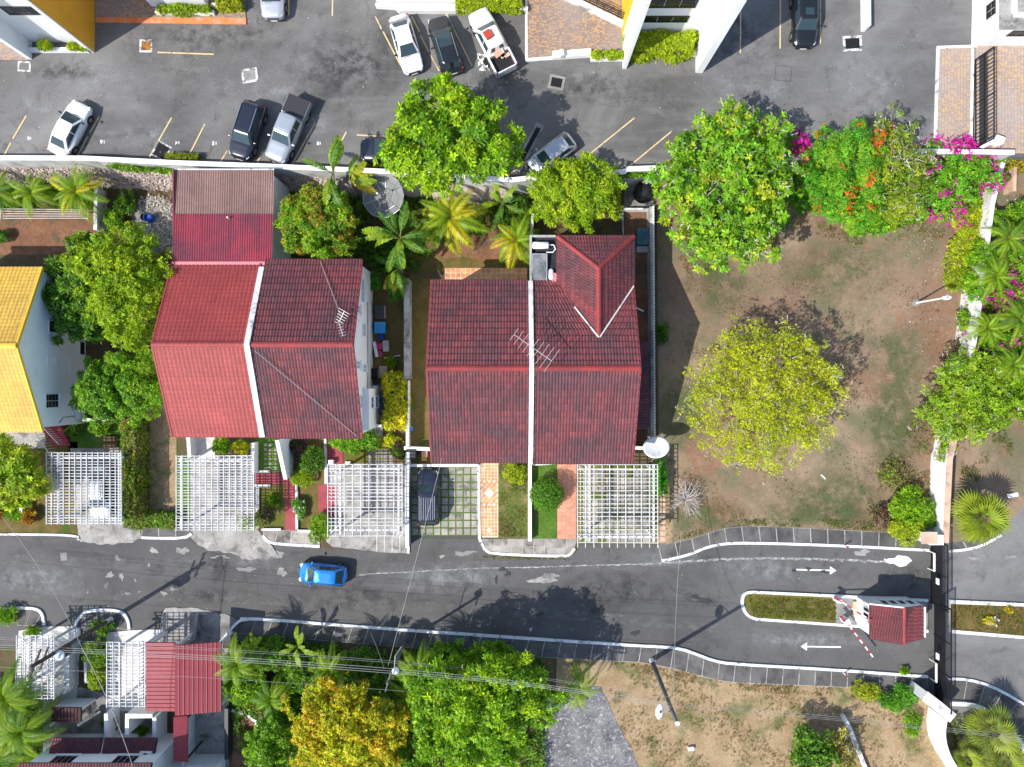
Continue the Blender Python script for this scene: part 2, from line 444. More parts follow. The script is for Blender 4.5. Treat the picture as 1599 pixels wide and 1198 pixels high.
M_RIDGE = material('ridge_tiles', tile_fn((0.34,0.045,0.042), (0.27,0.04,0.042), (0.14,0.035,0.04), 0.7, 0.8, 0.06), 0.65)
M_RIDGEY = material('yellow_ridge_tiles', tile_fn((0.74,0.45,0.045), (0.78,0.50,0.07), (0.55,0.30,0.03), 0.3, 0.8, 0.03), 0.65)
M_CORR_R = material('red_corrugated_sheet', tile_fn((0.34,0.036,0.055), (0.28,0.036,0.056), (0.13,0.034,0.055), 0.9, 0.35, 0.05), 0.55)
M_CORR_B = material('brown_corrugated_sheet', tile_fn((0.27,0.165,0.14), (0.24,0.145,0.125), (0.16,0.10,0.088), 0.6, 0.5, 0.05), 0.55)
M_DECK = material('roof_deck', (0.07,0.03,0.03), 0.9)
M_SEAM = material('red_metal_sheet', tile_fn((0.27,0.042,0.053), (0.29,0.05,0.06), (0.2,0.034,0.043), 0.5, 0.3, 0.02, False), 0.5)
# ================================================================== THE SETTING
rng = random.Random(7)
LZ = 3.0                                  # level of the car park above the road

def px(poly, z=0.0):
    return [PXY(u, v, z) for u, v in poly]

def rect(u0, v0, u1, v1):
    return [(u0, v0), (u1, v0), (u1, v1), (u0, v1)]

def patch(name, poly, z, m, z0=-0.05, world=False, zp=0.0):
    mb = MB().prism(poly if world else px(poly, zp), z0, z)
    return struct(name, mb, m)

def piece(name, poly, z0, z1, m, parent, zp=0.0):
    return MB().prism(px(poly, zp), z0, z1).build(name, m, parent)

def blob(cu, cv, ru, rv, seed, n=18, rough=0.28):
    r = random.Random(seed)
    ph = [r.uniform(0, 6.28) for _ in range(4)]
    out = []
    for i in range(n):
        t = 2*math.pi*i/n
        k = 1 + rough*(0.5*math.sin(2*t+ph[0]) + 0.45*math.sin(3*t+ph[1]) + 0.4*math.sin(5*t+ph[2]) + 0.3*r.uniform(-1, 1))
        out.append((cu + ru*k*math.cos(t), cv + rv*k*math.sin(t)))
    return out

def jag(pts, amp, step, seed):
    """roughen an open polyline"""
    r = random.Random(seed)
    out = []
    for (a, b) in zip(pts[:-1], pts[1:]):
        L = math.hypot(b[0]-a[0], b[1]-a[1])
        n = max(1, int(L/step))
        for i in range(n):
            t = i/n
            out.append((a[0]+(b[0]-a[0])*t + r.uniform(-amp, amp), a[1]+(b[1]-a[1])*t + r.uniform(-amp, amp)))
    out.append(pts[-1])
    return out

def arc_smooth(pts, it=2):
    for _ in range(it):
        o = [pts[0]]
        for a, b in zip(pts[:-1], pts[1:]):
            o += [(a[0]*.75+b[0]*.25, a[1]*.75+b[1]*.25), (a[0]*.25+b[0]*.75, a[1]*.25+b[1]*.75)]
        o.append(pts[-1])
        pts = o
    return pts

def strip_mesh(mb, pts, w, z0, z1, closed=False, m=0):
    """wall or kerb of width w along a polyline of world (x, y)"""
    pts = [Vector((p[0], p[1])) for p in pts]
    n = len(pts)
    L, R = [], []
    for i in range(n):
        if closed: a, b = pts[i-1], pts[(i+1) % n]
        else: a, b = pts[max(i-1, 0)], pts[min(i+1, n-1)]
        d = (b - a).normalized()
        nn = Vector((-d.y, d.x))
        d1 = (pts[i] - a); d2 = (b - pts[i])
        k = 1.0
        if d1.length > 1e-6 and d2.length > 1e-6:
            cs = max(0.35, math.sqrt(max(0, (1 + d1.normalized().dot(d2.normalized())) / 2)))
            k = 1.0 / cs
        L.append(pts[i] + nn*w*.5*k); R.append(pts[i] - nn*w*.5*k)
    vs_ = []
    for i in range(n):
        vs_ += [(L[i].x, L[i].y, z0), (R[i].x, R[i].y, z0), (R[i].x, R[i].y, z1), (L[i].x, L[i].y, z1)]
    fs = []
    for i in range(n if closed else n-1):
        a = 4*i; b = 4*((i+1) % n)
        fs += [(a+3, a+2, b+2, b+3), (a, a+3, b+3, b), (a+2, a+1, b+1, b+2)]
    if not closed:
        fs += [(0, 1, 2, 3), (4*n-1, 4*n-2, 4*n-3, 4*n-4)]
    mb.add(vs_, fs, m)
    return mb

def resample(pts, n):
    pts = [Vector(p) for p in pts]
    d = [0]
    for a, b in zip(pts[:-1], pts[1:]): d.append(d[-1] + (b-a).length)
    out = []
    for i in range(n+1):
        t = d[-1]*i/n
        k = 0
        while k < len(d)-2 and d[k+1] < t: k += 1
        s = (t-d[k])/max(1e-9, d[k+1]-d[k])
        out.append(pts[k].lerp(pts[k+1], min(1, max(0, s))))
    return out

def kerb(parent, pts_px, w=0.2, z1=0.15, name='kerb', m=None, smooth=2):
    pts = arc_smooth(pts_px, smooth) if smooth else pts_px
    pts = px(pts)
    o = strip_mesh(MB(), pts, w, -0.05, z1).build(name, m or M_KERB, parent)
    return o

M_TAR = material('old_tar', mottled((0.035,0.035,0.037), (0.055,0.055,0.057), 1.5, grain=0.3), 0.8)
def stain_mat(name, col, lo, hi, amax, scale=1.1, falloff=True):
    """thin stain or worn paint: breaks up along a noise and fades out towards its rim"""
    m = bpy.data.materials.new(name); m.use_nodes = True
    nb = NB(m); nb.co = nb.coord('pos'); b = m.node_tree.nodes['Principled BSDF']
    b.inputs['Roughness'].default_value = 0.92; b.inputs['Specular IOR Level'].default_value = 0.2
    g = nb.noise(8, 4, 0.75)
    nb.put(b.inputs['Base Color'], nb.hsv(nb.mix(0.0, col, col), val=nb.ramp(g, 0.25, 0.75, 0.72, 1.28)))
    f = nb.ramp(nb.noise(scale, 8, 0.75), lo, hi, 0.0, amax)
    if falloff:
        gc = nb.new('ShaderNodeTexCoord').outputs['Generated']
        d = nb.new('ShaderNodeVectorMath'); d.operation = 'DISTANCE'; nb.l.new(nb.scaled(gc, (1,1,0)), d.inputs[0]); d.inputs[1].default_value = (0.5,0.5,0)
        f = nb.math('MULTIPLY', f, nb.ramp(d.outputs['Value'], 0.12, 0.46, 1.0, 0.0))
    t = nb.new('ShaderNodeBsdfTransparent'); mx = nb.new('ShaderNodeMixShader')
    nb.l.new(f, mx.inputs[0]); nb.l.new(t.outputs[0], mx.inputs[1]); nb.l.new(b.outputs[0], mx.inputs[2])
    nb.l.new(mx.outputs[0], m.node_tree.nodes['Material Output'].inputs[0])
    return m
M_REDSOIL = stain_mat('bare_red_soil', (0.33,0.16,0.085), 0.38, 0.64, 0.55, 0.8)
M_GREENS = stain_mat('greener_turf', (0.095,0.125,0.045), 0.38, 0.62, 0.8, 0.7)
M_PALEST = stain_mat('pale_asphalt_stain', (0.27,0.272,0.275), 0.40, 0.62, 0.75, 0.9)
M_DARKST = stain_mat('dark_asphalt_stain', (0.045,0.045,0.046), 0.44, 0.66, 0.6, 1.0)
M_DRYST = stain_mat('straw_patch', (0.36,0.27,0.17), 0.40, 0.64, 0.7, 0.8)
M_DRAINW = material('chipped_white_paint', mottled((0.50,0.50,0.49), (0.66,0.66,0.65), 1.5, (0.12,0.12,0.12), 2.4, 0.48, 0.58, grain=0.2), 0.85)
M_WLINE = stain_mat('worn_white_line', (0.62,0.62,0.61), 0.40, 0.60, 0.75, 2.2, False)
def stain(parent, u, v, ru, rv, m, z, seed):
    pts = px(blob(u, v, ru, rv, seed, 20, 0.2), 0.0 if z < 2 else LZ)[::-1]
    return MB().add([(x, y, z) for x, y in pts], [tuple(range(len(pts)))]).build('stain', m, parent)
# ---- terrain
g = MB()
g.add([(-260,-260,-0.06),(260,-260,-0.06),(260,260,-0.06),(-260,260,-0.06)], [(0,1,2,3)])
ground = struct('ground', g, M_DRYG)

# ---- the roads
road = patch('road', [(-160,760),(1490,760),(1490,1090),(1000,1100),(400,1060),(-160,1060)], 0.0, M_ROAD)
outer = patch('side_road', [(1476,780),(1850,560),(1850,1400),(1500,1200),(1476,1060)], 0.004, M_ROAD2)
far_road = patch('access_road', [(-900,800),(-159,760),(-159,1060),(-900,1060)], 0.0, M_ROAD)

# ---- block of gardens between the retaining wall and the road
block = [(-160,230),(1030,230),(1030,850),(905,850),(897,866),(765,866),(752,850),(748,837),(640,837),(637,862),(510,856),(440,850),(410,838),
         (298,838),(224,840),(122,836),(-160,836)]
garden = patch('garden_ground', block, 0.05, M_SOIL)
vacant = patch('vacant_lot', [(1024,200),(1030,850),(1060,846),(1110,832),(1150,820),(1462,836),(1470,700),(1504,500),(1540,200)], 0.055, M_LAND)
verge = patch('verge', [(1538,220),(1502,500),(1468,700),(1464,842),(1530,850),(1585,806),(1640,740),(1700,220)], 0.05, M_LAND)

for k, (u, v, ru, rv, m) in enumerate([(1084,728,20,42,M_REDSOIL),(1108,722,22,26,M_REDSOIL),(1120,800,40,24,M_REDSOIL),(1456,480,34,70,M_REDSOIL),(1470,545,28,34,M_REDSOIL),(1290,590,50,34,M_REDSOIL),(1360,600,40,26,M_REDSOIL),
        (1330,770,90,36,M_GREENS),(1100,806,60,26,M_GREENS),(1270,806,120,18,M_GREENS),(1400,570,40,70,M_GREENS),(1120,450,50,40,M_GREENS),(1300,420,90,40,M_GREENS),(1400,680,50,60,M_GREENS),(1070,640,30,60,M_GREENS),
        (1340,430,80,50,M_DRYST),(1200,420,60,30,M_DRYST),(1400,760,50,30,M_DRYST),(1180,770,60,26,M_DRYST),(1420,400,40,40,M_DRYST)]):
    stain(vacant, u, v, ru*1.3, rv*1.3, m, 0.059+0.0008*k, 500+k)
# south side: planting strip, dry plot, concrete pad
south = patch('planting_bed', [(-160,1010),(60,1010),(345,1010),(600,1000),(850,1015),(1000,1030),(1000,1300),(-160,1300)], 0.02, M_SOIL)
dryplot = patch('dry_plot', [(870,1020),(1000,1034),(1062,1046),(1130,1064),(1452,1080),(1476,1100),(1500,1300),(860,1300)], 0.03, M_DRYG)
pad = patch('concrete_pad', jag([(846,1088),(900,1075),(938,1072)], 1.5, 12, 1) + jag([(938,1072),(958,1118),(975,1152),(985,1166),(998,1200),(1010,1300)], 2.2, 9, 2) + [(846,1300)], 0.06, M_CONCD)

# ---- patches inside the gardens (name, outline, height, material)
for nm, pl, z, m in [
    ('back_yard', rect(-60,328,164,398), 0.062, M_DIRT),
    ('rubbish_yard', blob(243,352,30,46,3,22,0.25), 0.064, M_CONCG),
    ('lawn', rect(-40,690,122,832), 0.062, M_LAWNB),
    ('lawn', rect(108,660,190,706), 0.062, M_LAWNG),
    ('entrance_floor', rect(-40,668,72,700), 0.066, M_CONC),
    ('dry_strip', rect(234,640,276,818), 0.062, M_DRYG),
    ('planting_strip', rect(276,712,298,828), 0.064, M_LAWNG),
    ('side_yard', rect(584,410,634,690), 0.062, M_LAWNB),
    ('side_lawn', rect(641,436,676,702), 0.062, M_LAWNB),
    ('back_lawn', rect(640,340,824,424), 0.058, M_LAWNB),
    ('bare_soil', blob(745,385,55,26,8), 0.063, M_DIRT),
    ('service_yard', rect(974,330,1018,690), 0.062, M_DIRT),
    ('tank_slab', rect(975,285,1022,326), 0.08, M_CONCG),
    ('front_lawn', rect(778,722,826,840), 0.065, M_LAWN),
    ('front_lawn', rect(831,724,869,842), 0.065, M_LAWNG),
    ('front_lawn', rect(402,684,441,737), 0.065, M_LAWNG),
    ('flower_bed', rect(403,757,447,824), 0.065, M_LAWNO),
    ('soil_bed', rect(463,682,510,826), 0.062, M_LAWNB),
    ('front_lawn', rect(538,690,634,726), 0.066, M_LAWNO),
    ('step_garden', rect(1028,726,1050,848), 0.06, M_DRYG),
    ('wash_floor', rect(702-120,600,600,662), 0.07, M_CONCG),
    ('small_lawn', rect(640,700,748,728), 0.066, M_LAWNB),
    ('entrance_floor', rect(302,678,336,716), 0.07, M_CONCW),
    ]:
    patch(nm, pl, z, m, 0.0)

# ---- driveways
drive_c = patch('concrete_driveway', [(110,700),(196,700),(222,842)] + jag([(224,842),(200,848),(160,850),(126,846)], 1.5, 6, 4) + [(123,836)], 0.07, M_CONC)
drive_a = patch('concrete_driveway', [(298,712),(400,712),(402,826),(412,840)] + jag([(425,852),(434,866),(418,872),(380,872),(352,862),(325,858),(306,846),(298,838)], 2.0, 7, 5), 0.068, M_CONC)
drive_a2 = patch('concrete_driveway', [(512,724),(636,724),(638,864)] + jag([(638,864),(600,862),(560,858),(520,854)], 1.0, 9, 6) + [(510,846)], 0.068, M_CONC)
for i in range(4):
    u = 588 + i*12
    MB().prism(px(rect(u, 838, u+1.1, 861)), 0.06, 0.073).build('joint', M_CONCW, drive_a2)
drive_b = patch('asphalt_driveway', rect(640,836,750,842), 0.012, M_DRIVE)
p4floor = patch('paved_carport_floor', rect(902,726,1026,849), 0.06, M_LAWN)
gridfloor = patch('grass_paver_floor', rect(641,728,747,837), 0.06, M_LAWNG)

def paver_grid(parent, u0, v0, u1, v1, nx, ny, gap, z0, z1, m, name='paver', skip=None, seed=0):
    """alike square slabs sharing one mesh, each an object of its own"""
    a = P(u0, v1); b = P(u1, v0)
    w = (b.x-a.x)/nx; h = (b.y-a.y)/ny
    hw, hh = (w-gap)/2, (h-gap)/2
    bv = min(0.03, hw*0.2)
    mb = MB()
    pts = [(-hw,-hh),(hw,-hh),(hw,hh),(-hw,hh)]
    tp = [(-hw+bv,-hh+bv),(hw-bv,-hh+bv),(hw-bv,hh-bv),(-hw+bv,hh-bv)]
    vs_ = [(x,y,z0) for x,y in pts] + [(x,y,z1-0.01) for x,y in pts] + [(x,y,z1) for x,y in tp]
    fs = [(8,9,10,11)]
    for k in range(4):
        k2 = (k+1) % 4
        fs += [(k,k2,4+k2,4+k), (4+k,4+k2,8+k2,8+k)]
    mb.add(vs_, fs)
    me = mb.mesh(name, m)
    r = random.Random(seed)
    for i in range(nx):
        for j in range(ny):
            if skip and skip(i, j, r): continue
            o = link(name, me, parent)
            o.location = (a.x + (i+.5)*w, a.y + (j+.5)*h, r.uniform(-0.006, 0.006))
            o.rotation_euler = (r.uniform(-.006,.006), r.uniform(-.006,.006), r.uniform(-.02,.02))

paver_grid(gridfloor, 642, 729, 747, 836, 9, 9, 0.11, 0.0, 0.088, M_SLAB2, seed=3)
paver_grid(p4floor, 912, 734, 1014, 848, 9, 10, 0.09, 0.0, 0.088, M_SLAB2, seed=4, skip=lambda i,j,r: r.random() < 0.06)
# terracotta tiles
terr = patch('terracotta_path', rect(750,719,778,839), 0.064, M_TERRAW)
paver_grid(terr, 751, 720, 777, 751, 5, 6, 0.035, 0.0, 0.082, M_TERRA, 'tile', seed=5)
paver_grid(terr, 751, 789, 777, 838, 5, 9, 0.035, 0.0, 0.082, M_TERRA, 'tile', seed=6)
for i in range(7):
    for j in range(9):
        cu, cv = 752.5 + i*3.75*1.0, 753.5 + j*4.1
        if (i + j) % 2 or not (752 < cu < 776.5): continue
        if abs(cu-764) + abs(cv-769.5) < 5: continue
        MB().prism(px([(cu,cv-3.6),(cu+3.4,cv),(cu,cv+3.6),(cu-3.4,cv)]), 0.0, 0.084).build('tile', M_TERRA, terr)
MB().prism(px([(764,764),(769,769.5),(764,775),(759,769.5)]), 0.0, 0.086).build('tile', M_TERRAW, terr)
MB().prism(px([(764,824),(768,828),(764,832),(760,828)]), 0.0, 0.09).build('tile', M_TERRAW, terr)
porch = patch('terracotta_porch', rect(778,717,826,724), 0.063, M_TERRA)
patio = patch('terracotta_patio', rect(695,419,823,442), 0.064, M_TERRAW)
paver_grid(patio, 695, 419, 823, 442, 16, 3, 0.03, 0.0, 0.08, M_TERRA, 'tile', seed=8)
salm = patch('salmon_path', rect(870,721,900,842), 0.064, M_TERRA)
paver_grid(salm, 870.5, 721, 899.5, 842, 4, 17, 0.02, 0.0, 0.08, M_TERRAP, 'paver', seed=9)
# red paths
rp = patch('red_path', [(445,736),(462,736),(463,828),(446,828)], 0.07, M_REDPATH)
rp2 = patch('red_paved_path', rect(398,737,446,757), 0.066, M_WOODB)
paver_grid(rp2, 399, 738, 445, 757, 7, 4, 0.05, 0.0, 0.08, M_REDPATH, 'paver', seed=10)
rp3 = patch('red_path', [(508,682),(533,682),(537,726),(509,726)], 0.07, M_REDPATH)
rp4 = patch('red_path', [(497,757),(527,757),(527,812),(498,812)], 0.072, M_REDPATH)
paver_grid(p4floor, 1030, 766, 1040, 846, 1, 9, 0.12, 0.0, 0.09, M_TAN, 'step', seed=11)
pv = patch('garden_pavers', rect(573,700,616,724), 0.068, M_LAWNO)
paver_grid(pv, 574, 701, 615, 724, 5, 3, 0.08, 0.0, 0.085, M_SLAB2, 'paver', seed=12)
gl = patch('lawn_pavers', rect(410,690,436,736), 0.067, M_LAWNG)
paver_grid(gl, 411, 691, 435, 735, 3, 6, 0.16, 0.0, 0.078, M_SLAB2, 'paver', seed=13)

# ---- pavements: every slab a piece of its own, pale joints between, painted kerb
def pavement(front, back, n, m=None, name='pavement', rows=1, kerb_on=True, gap=0.07, skip=()):
    f = resample([Vector(PXY(*p)) for p in front], n)
    b = resample([Vector(PXY(*p)) for p in back], n)
    base = MB().prism([tuple(p) for p in f] + [tuple(p) for p in reversed(b)], -0.05, 0.085)
    o = struct(name, base, M_JOINT)
    for i in range(n):
        if i in skip: continue
        for k in range(rows):
            t0, t1 = k/rows, (k+1)/rows
            q = [f[i].lerp(b[i], t0), f[i+1].lerp(b[i+1], t0), f[i+1].lerp(b[i+1], t1), f[i].lerp(b[i], t1)]
            cx = (q[0]+q[1]+q[2]+q[3])/4
            q = [p + (cx-p).normalized()*gap*0.75 for p in q]
            MB().prism([tuple(p) for p in q], 0.0, 0.10 + rng.uniform(-0.008, 0.008)).build('slab', m or M_SLAB, o)
    if kerb_on: kerb(o, front, 0.22, 0.15, smooth=1)
    return o

pavement(arc_smooth([(1033,875),(1050,872),(1078,865),(1100,855),(1125,849),(1160,847),(1300,851),(1450,859)],1),
         arc_smooth([(1027,851),(1045,848),(1066,845),(1092,837),(1118,828),(1150,820),(1300,826),(1452,836)],1), 16)
pavement([(376,966),(410,966),(600,981),(800,995),(1000,1008),(1030,1009),(1062,1012),(1090,1022),(1113,1031),(1140,1036),(1300,1045),(1448,1056)],
         [(366,988),(400,991),(600,1008),(800,1024),(1000,1034),(1030,1039),(1060,1046),(1085,1053),(1108,1059),(1134,1065),(1300,1072),(1448,1082)], 43)
pavement([(752,848),(757,858),(768,864),(830,867),(880,868),(890,866),(897,856)], [(751,841),(758,841),(772,841),(830,841),(870,841),(886,841),(901,841)], 9, M_SLAB2, rows=2)
pavement([(411,836),(420,846),(434,849),(500,853)], [(412,826),(424,826),(440,828),(500,829)], 4, M_SLAB2)
pavement([(222,839),(240,840),(290,840),(300,833)], [(222,823),(240,823),(290,823),(300,822)], 3)
pavement([(1480,860),(1500,859),(1530,853),(1562,835)], [(1480,845),(1500,846),(1520,843),(1545,828)], 3)
pavement([(1480,1059),(1510,1060),(1545,1070),(1580,1088),(1640,1125)], [(1480,1092),(1500,1093),(1535,1103),(1562,1122),(1600,1160)], 6)
pavement([(-60,951),(10,950),(30,949)], [(-60,972),(10,972),(30,972)], 4)
pv_l = pavement([(30,949),(50,949),(62,952),(68,960),(70,976)], [(28,976),(38,977),(48,977),(58,977),(68,977)], 3)
pv_m = pavement([(118,978),(122,968),(132,956),(150,952),(180,952),(194,957),(201,968),(203,982)], [(122,980),(130,981),(140,981),(155,981),(170,981),(182,981),(192,982),(199,983)], 5)
# yard-side kerbs
kerb(garden, [(-160,834),(60,834),(123,836),(124,843)], 0.18, 0.14)
kerb(garden, [(638,845),(638,864)], 0.2, 0.13)
kerb(garden, [(748,725),(748,838),(751,846)], 0.22, 0.16, smooth=1)
# concrete forecourts of the south side houses
patch('concrete_forecourt', [(70,978),(126,978),(126,1000),(118,1120),(20,1120),(30,985)], 0.06, M_CONCW)
patch('concrete_forecourt', [(166,988),(204,984),(256,982),(256,1110),(166,1110)], 0.064, M_CONCW)
fc = patch('concrete_forecourt', jag([(254,1000),(252,968),(258,950),(300,948),(345,958),(352,972)], 1.2, 8, 9) + [(345,1040),(254,1040)], 0.05, M_CONC)
patch('dark_forecourt', [(310,960),(352,958),(372,968),(352,1000),(345,1012),(318,1005)], 0.056, M_CONCG)
patch('concrete_walk', [(300,1090),(345,1012),(358,1012),(358,1260),(296,1260)], 0.058, M_CONC)
patch('paved_court', [(70,1060),(240,1100),(240,1180),(70,1180)], 0.05, M_CONCG)
patch('bare_soil_bed', [(362,1085),(408,1085),(408,1260),(362,1260)], 0.05, M_DIRT)

# ---- traffic islands
def island(poly_k, m, name):
    o = struct(name, MB().prism(px(poly_k), -0.05, 0.11), m)
    strip_mesh(MB(), px(poly_k), 0.22, -0.05, 0.17).build('kerb', M_KERB, o)
    return o
isl = [(1448,937),(1176,924)] + arc_smooth([(1176,924),(1163,925),(1158,934),(1159,947),(1166,961),(1180,966)], 2)[1:-1] + [(1180,966),(1448,985)]
isl_o = island(isl, M_LAWNO, 'traffic_island')
MB().prism(px([(1304,932),(1447,939),(1447,983),(1304,972)]), 0.0, 0.135).build('concrete_base', M_CONCG, isl_o)
isl2 = island([(1700,948),(1482,939),(1482,985),(1700,1003)], M_LAWNB, 'traffic_island')

# ---- road markings and patches on the asphalt
def arrow(u0, v0, u1, v1, parent, hw=2.2, hl=10, hh=6.5):
    d = Vector((u1-u0, v1-v0)); L = d.length; d.normalize(); n = Vector((-d.y, d.x))
    a = Vector((u0, v0)); b = a + d*(L-hl); t = a + d*L
    pts = [a+n*hw*.5, b+n*hw*.5, b+n*hh, t, b-n*hh, b-n*hw*.5, a-n*hw*.5]
    return MB().prism(px([tuple(p) for p in pts]), -0.02, 0.018).build('direction_arrow', M_ARROW, parent)
arrow(1243, 889.5, 1306, 891, road)
arrow(1313, 1010.5, 1250, 1009.5, road)
worn = jag([(1000,880),(1060,876),(1130,872),(1200,870),(1300,872),(1385,876)], 0.8, 7, 12)
worn2 = [(u + 0.3, v + 3.2 + 1.2*math.sin(u*0.35)) for u, v in reversed(worn)]
MB().prism(px(worn + worn2), -0.02, 0.005).build('worn_marking', M_WLINE, road)
wl = jag([(560,897),(640,892),(740,887),(860,884),(1000,880)], 0.7, 7, 13)
MB().prism(px(wl + [(u, v+1.6+0.8*math.sin(u*.4)) for u, v in reversed(wl)]), -0.02, 0.004).build('worn_marking', M_WLINE, road)
for k, (u, v, ru, rv, m) in enumerate([(340,884,16,26,M_DARKST),(340,930,60,14,M_DARKST),(1090,936,30,14,M_DARKST),(560,930,90,24,M_DARKST),(960,925,80,30,M_DARKST),(60,905,80,30,M_PALEST),(700,905,120,24,M_PALEST),(1200,890,90,20,M_PALEST),(1260,1000,90,16,M_PALEST),(400,872,50,14,M_PALEST),(1420,900,40,26,M_DARKST),(1040,872,50,14,M_PALEST)]):
    stain(road, u, v, ru*1.3, rv*1.3, m, 0.008+0.0006*k, 600+k)
MB().prism(px(jag([(1380,873),(1398,871),(1402,866),(1416,868),(1425,875),(1416,883),(1404,885),(1396,880),(1386,880),(1380,873)], 1.1, 4, 77)), -0.02, 0.018).build('worn_arrow_head', M_ARROW, road)
for i, (u, v, ru, rv) in enumerate([(850,905,24,8),(858,899,14,6),(172,898,8,5),(190,900,4,6),(166,915,3,7),(200,927,5,3),(212,906,3,3),(218,924,2.5,2),
        (272,918,8,5),(256,927,6,4),(137,925,2,3),(285,860,11,7),(240,860,8,5),(233,882,3,3),(184,872,6,5),(440,893,8,9),(430,865,18,7),(385,855,30,7),(400,868,22,6),
        (345,870,14,4),(385,889,16,5),(690,869,5,3),(720,865,14,4),(735,862,12,3),(1345,863,14,6),(1575,870,12,4),(1520,872,9,3)]):
    MB().prism(px(blob(u, v, ru*.8, rv*.8, 40+i, 26, 0.4)), -0.02, 0.0165+0.0004*i).build('pale_repair', M_CONCG if i % 3 else M_CONC, road)
for i, (u, v, ru, rv) in enumerate([(785,889,9,3),(793,896,6,5),(775,905,3,8),(848,933,4,4),(842,959,7,4),(926,955,4,3),(915,933,4,3),(958,968,3,3),(992,989,8,5),
        (1098,938,12,6),(1085,932,8,3),(342,882,9,14),(1262,888,5,3),(1287,893,7,3),(1240,891,4,3)]):
    MB().prism(px(blob(u, v, ru*.8, rv*.8, 140+i, 22, 0.45)), -0.02, 0.029+0.0004*i).build('tar_stain', M_TAR, road)
MB().prism(px([(968,896),(986,898),(984,912),(970,913)]), -0.02, 0.004).build('utility_cover', M_DRIVE, road)
MB().prism(px([(94,864),(104,863),(105,875),(95,876)]), -0.02, 0.004).build('utility_cover', M_CONCG, road)

# ---- the car park, three metres above the road, and its markings
WT = [(-160,246),(130,247),(270,254),(430,260),(610,268),(800,281),(836,277),(930,272),(976,268),(980,264),(1030,262),(1240,246),(1440,236),(1584,238)]
wall_xy = [PXY(u, v, 4.0) for u, v in WT]
lot_poly = wall_xy + [(90, wall_xy[-1][1]), (90, 120), (-90, 120), (-90, wall_xy[0][1])]
lot = struct('car_park', MB().prism(lot_poly, -0.05, LZ), M_LOT)
GL = LZ + 0.004
def lotpiece(name, poly, m, h=0.006, z0=2.9):
    return MB().prism(px(poly, LZ), z0, LZ + h + 0.012).build(name, m, lot)
def line(u0, v0, u1, v1, w=2.0, m=None):
    d = Vector((u1-u0, v1-v0)).normalized(); n = Vector((-d.y, d.x))*w*.5
    a = Vector((u0,v0)); b = Vector((u1,v1))
    return lotpiece('bay_line', [tuple(a+n), tuple(b+n), tuple(b-n), tuple(a-n)], m or M_LINE)
for s in [(41,181,20,217),(17,223,6,244),(155,182,140,208),(137,213,121,244),(268,184,233,246),(320,194,295,243),(355,236,344,253),(492,192,455,259),(411,236,400,257),
          (541,206,523,240),(557,211,612,214),(246,82,334,85),(586,26,596,46),(598,49,632,115),(643,26,655,50),(657,56,670,82),(672,86,686,111),(697,22,737,103),
          (520,-30,519,25),(451,-30,451,24),(1157,-40,1156,84),(1219,-40,1218,76),(1281,-40,1281,68),(991,184,907,252),(1049,205,980,262),(880,210,802,268)]:
    line(*s)
def drain(u, v, w, h, m_in, rz=0.0, frame=3.5, mf=None):
    cs, sn = math.cos(rz), math.sin(rz)
    def q(a, b): return [(u + x*cs - y*sn, v + x*sn + y*cs) for x, y in ((-a,-b),(a,-b),(a,b),(-a,b))]
    lotpiece('drain_surround', q(w/2, h/2), mf or M_DRAINW, 0.008)
    lotpiece('drain_cover', q(w/2-frame, h/2-frame), m_in, 0.012)
drain(228,72,20,20,M_RUST, 0.02, 3); drain(38,104,20,16,M_LOT, 0.05, 2.5); drain(390,118,25,22,M_CONCG,-0.15,3.5); drain(869,129,25,22,M_DARKGAP,0.2,4,M_CONCG)
drain(1331,68,30,24,M_DARKGAP,-0.05,4); drain(252,236,24,26,M_DARKGAP,0.5,2.5); drain(1223,115,26,24,M_LOT,0.1,1,M_DRIVE)
a, b = Vector((844,194)), Vector((806,266)); d = (b-a).normalized(); n = Vector((-d.y, d.x))
lotpiece('drain_surround', [tuple(a+n*7), tuple(b+n*7), tuple(b-n*7), tuple(a-n*7)], M_CONCG, 0.008)
lotpiece('drain_grate', [tuple(a+n*3.3+d*6), tuple(b+n*3.3-d*2), tuple(b-n*3.3-d*2), tuple(a-n*3.3+d*6)], M_DARKGAP, 0.012)
M_WORN = bpy.data.materials.new('tyre_worn_asphalt'); M_WORN.use_nodes = True
_nb = NB(M_WORN); _nb.co = _nb.coord('pos'); _b = M_WORN.node_tree.nodes['Principled BSDF']; _b.inputs['Roughness'].default_value = 0.9
_b.inputs['Base Color'].default_value = (0.23,0.227,0.22,1)
_t = _nb.new('ShaderNodeBsdfTransparent'); _mx = _nb.new('ShaderNodeMixShader')
_nb.l.new(_nb.ramp(_nb.noise(1.1, 8, 0.75), 0.46, 0.72, 0.0, 0.62), _mx.inputs[0]); _nb.l.new(_t.outputs[0], _mx.inputs[1]); _nb.l.new(_b.outputs[0], _mx.inputs[2])
_nb.l.new(_mx.outputs[0], M_WORN.node_tree.nodes['Material Output'].inputs[0])
for k, (pts, w) in enumerate((([(1190,214),(1260,196),(1330,168),(1390,124),(1440,62),(1480,-10)],0.55), ([(1130,160),(1220,172),(1310,150),(1380,108),(1430,50),(1462,-10)],0.4), ([(980,152),(1060,152),(1150,138),(1230,108)],0.8), ([(40,118),(140,112),(260,100),(420,96)],1.0), ([(60,140),(200,136),(330,130),(470,150),(600,180)],1.1), ([(880,170),(980,180),(1100,176),(1200,196),(1300,206)],0.5))):
    xy = [PXY(u, v, LZ) for u, v in arc_smooth(pts, 3)]
    strip_mesh(MB(), xy, w, 2.9, LZ+0.0015+0.0004*k).build('tyre_wear', M_WORN, lot)
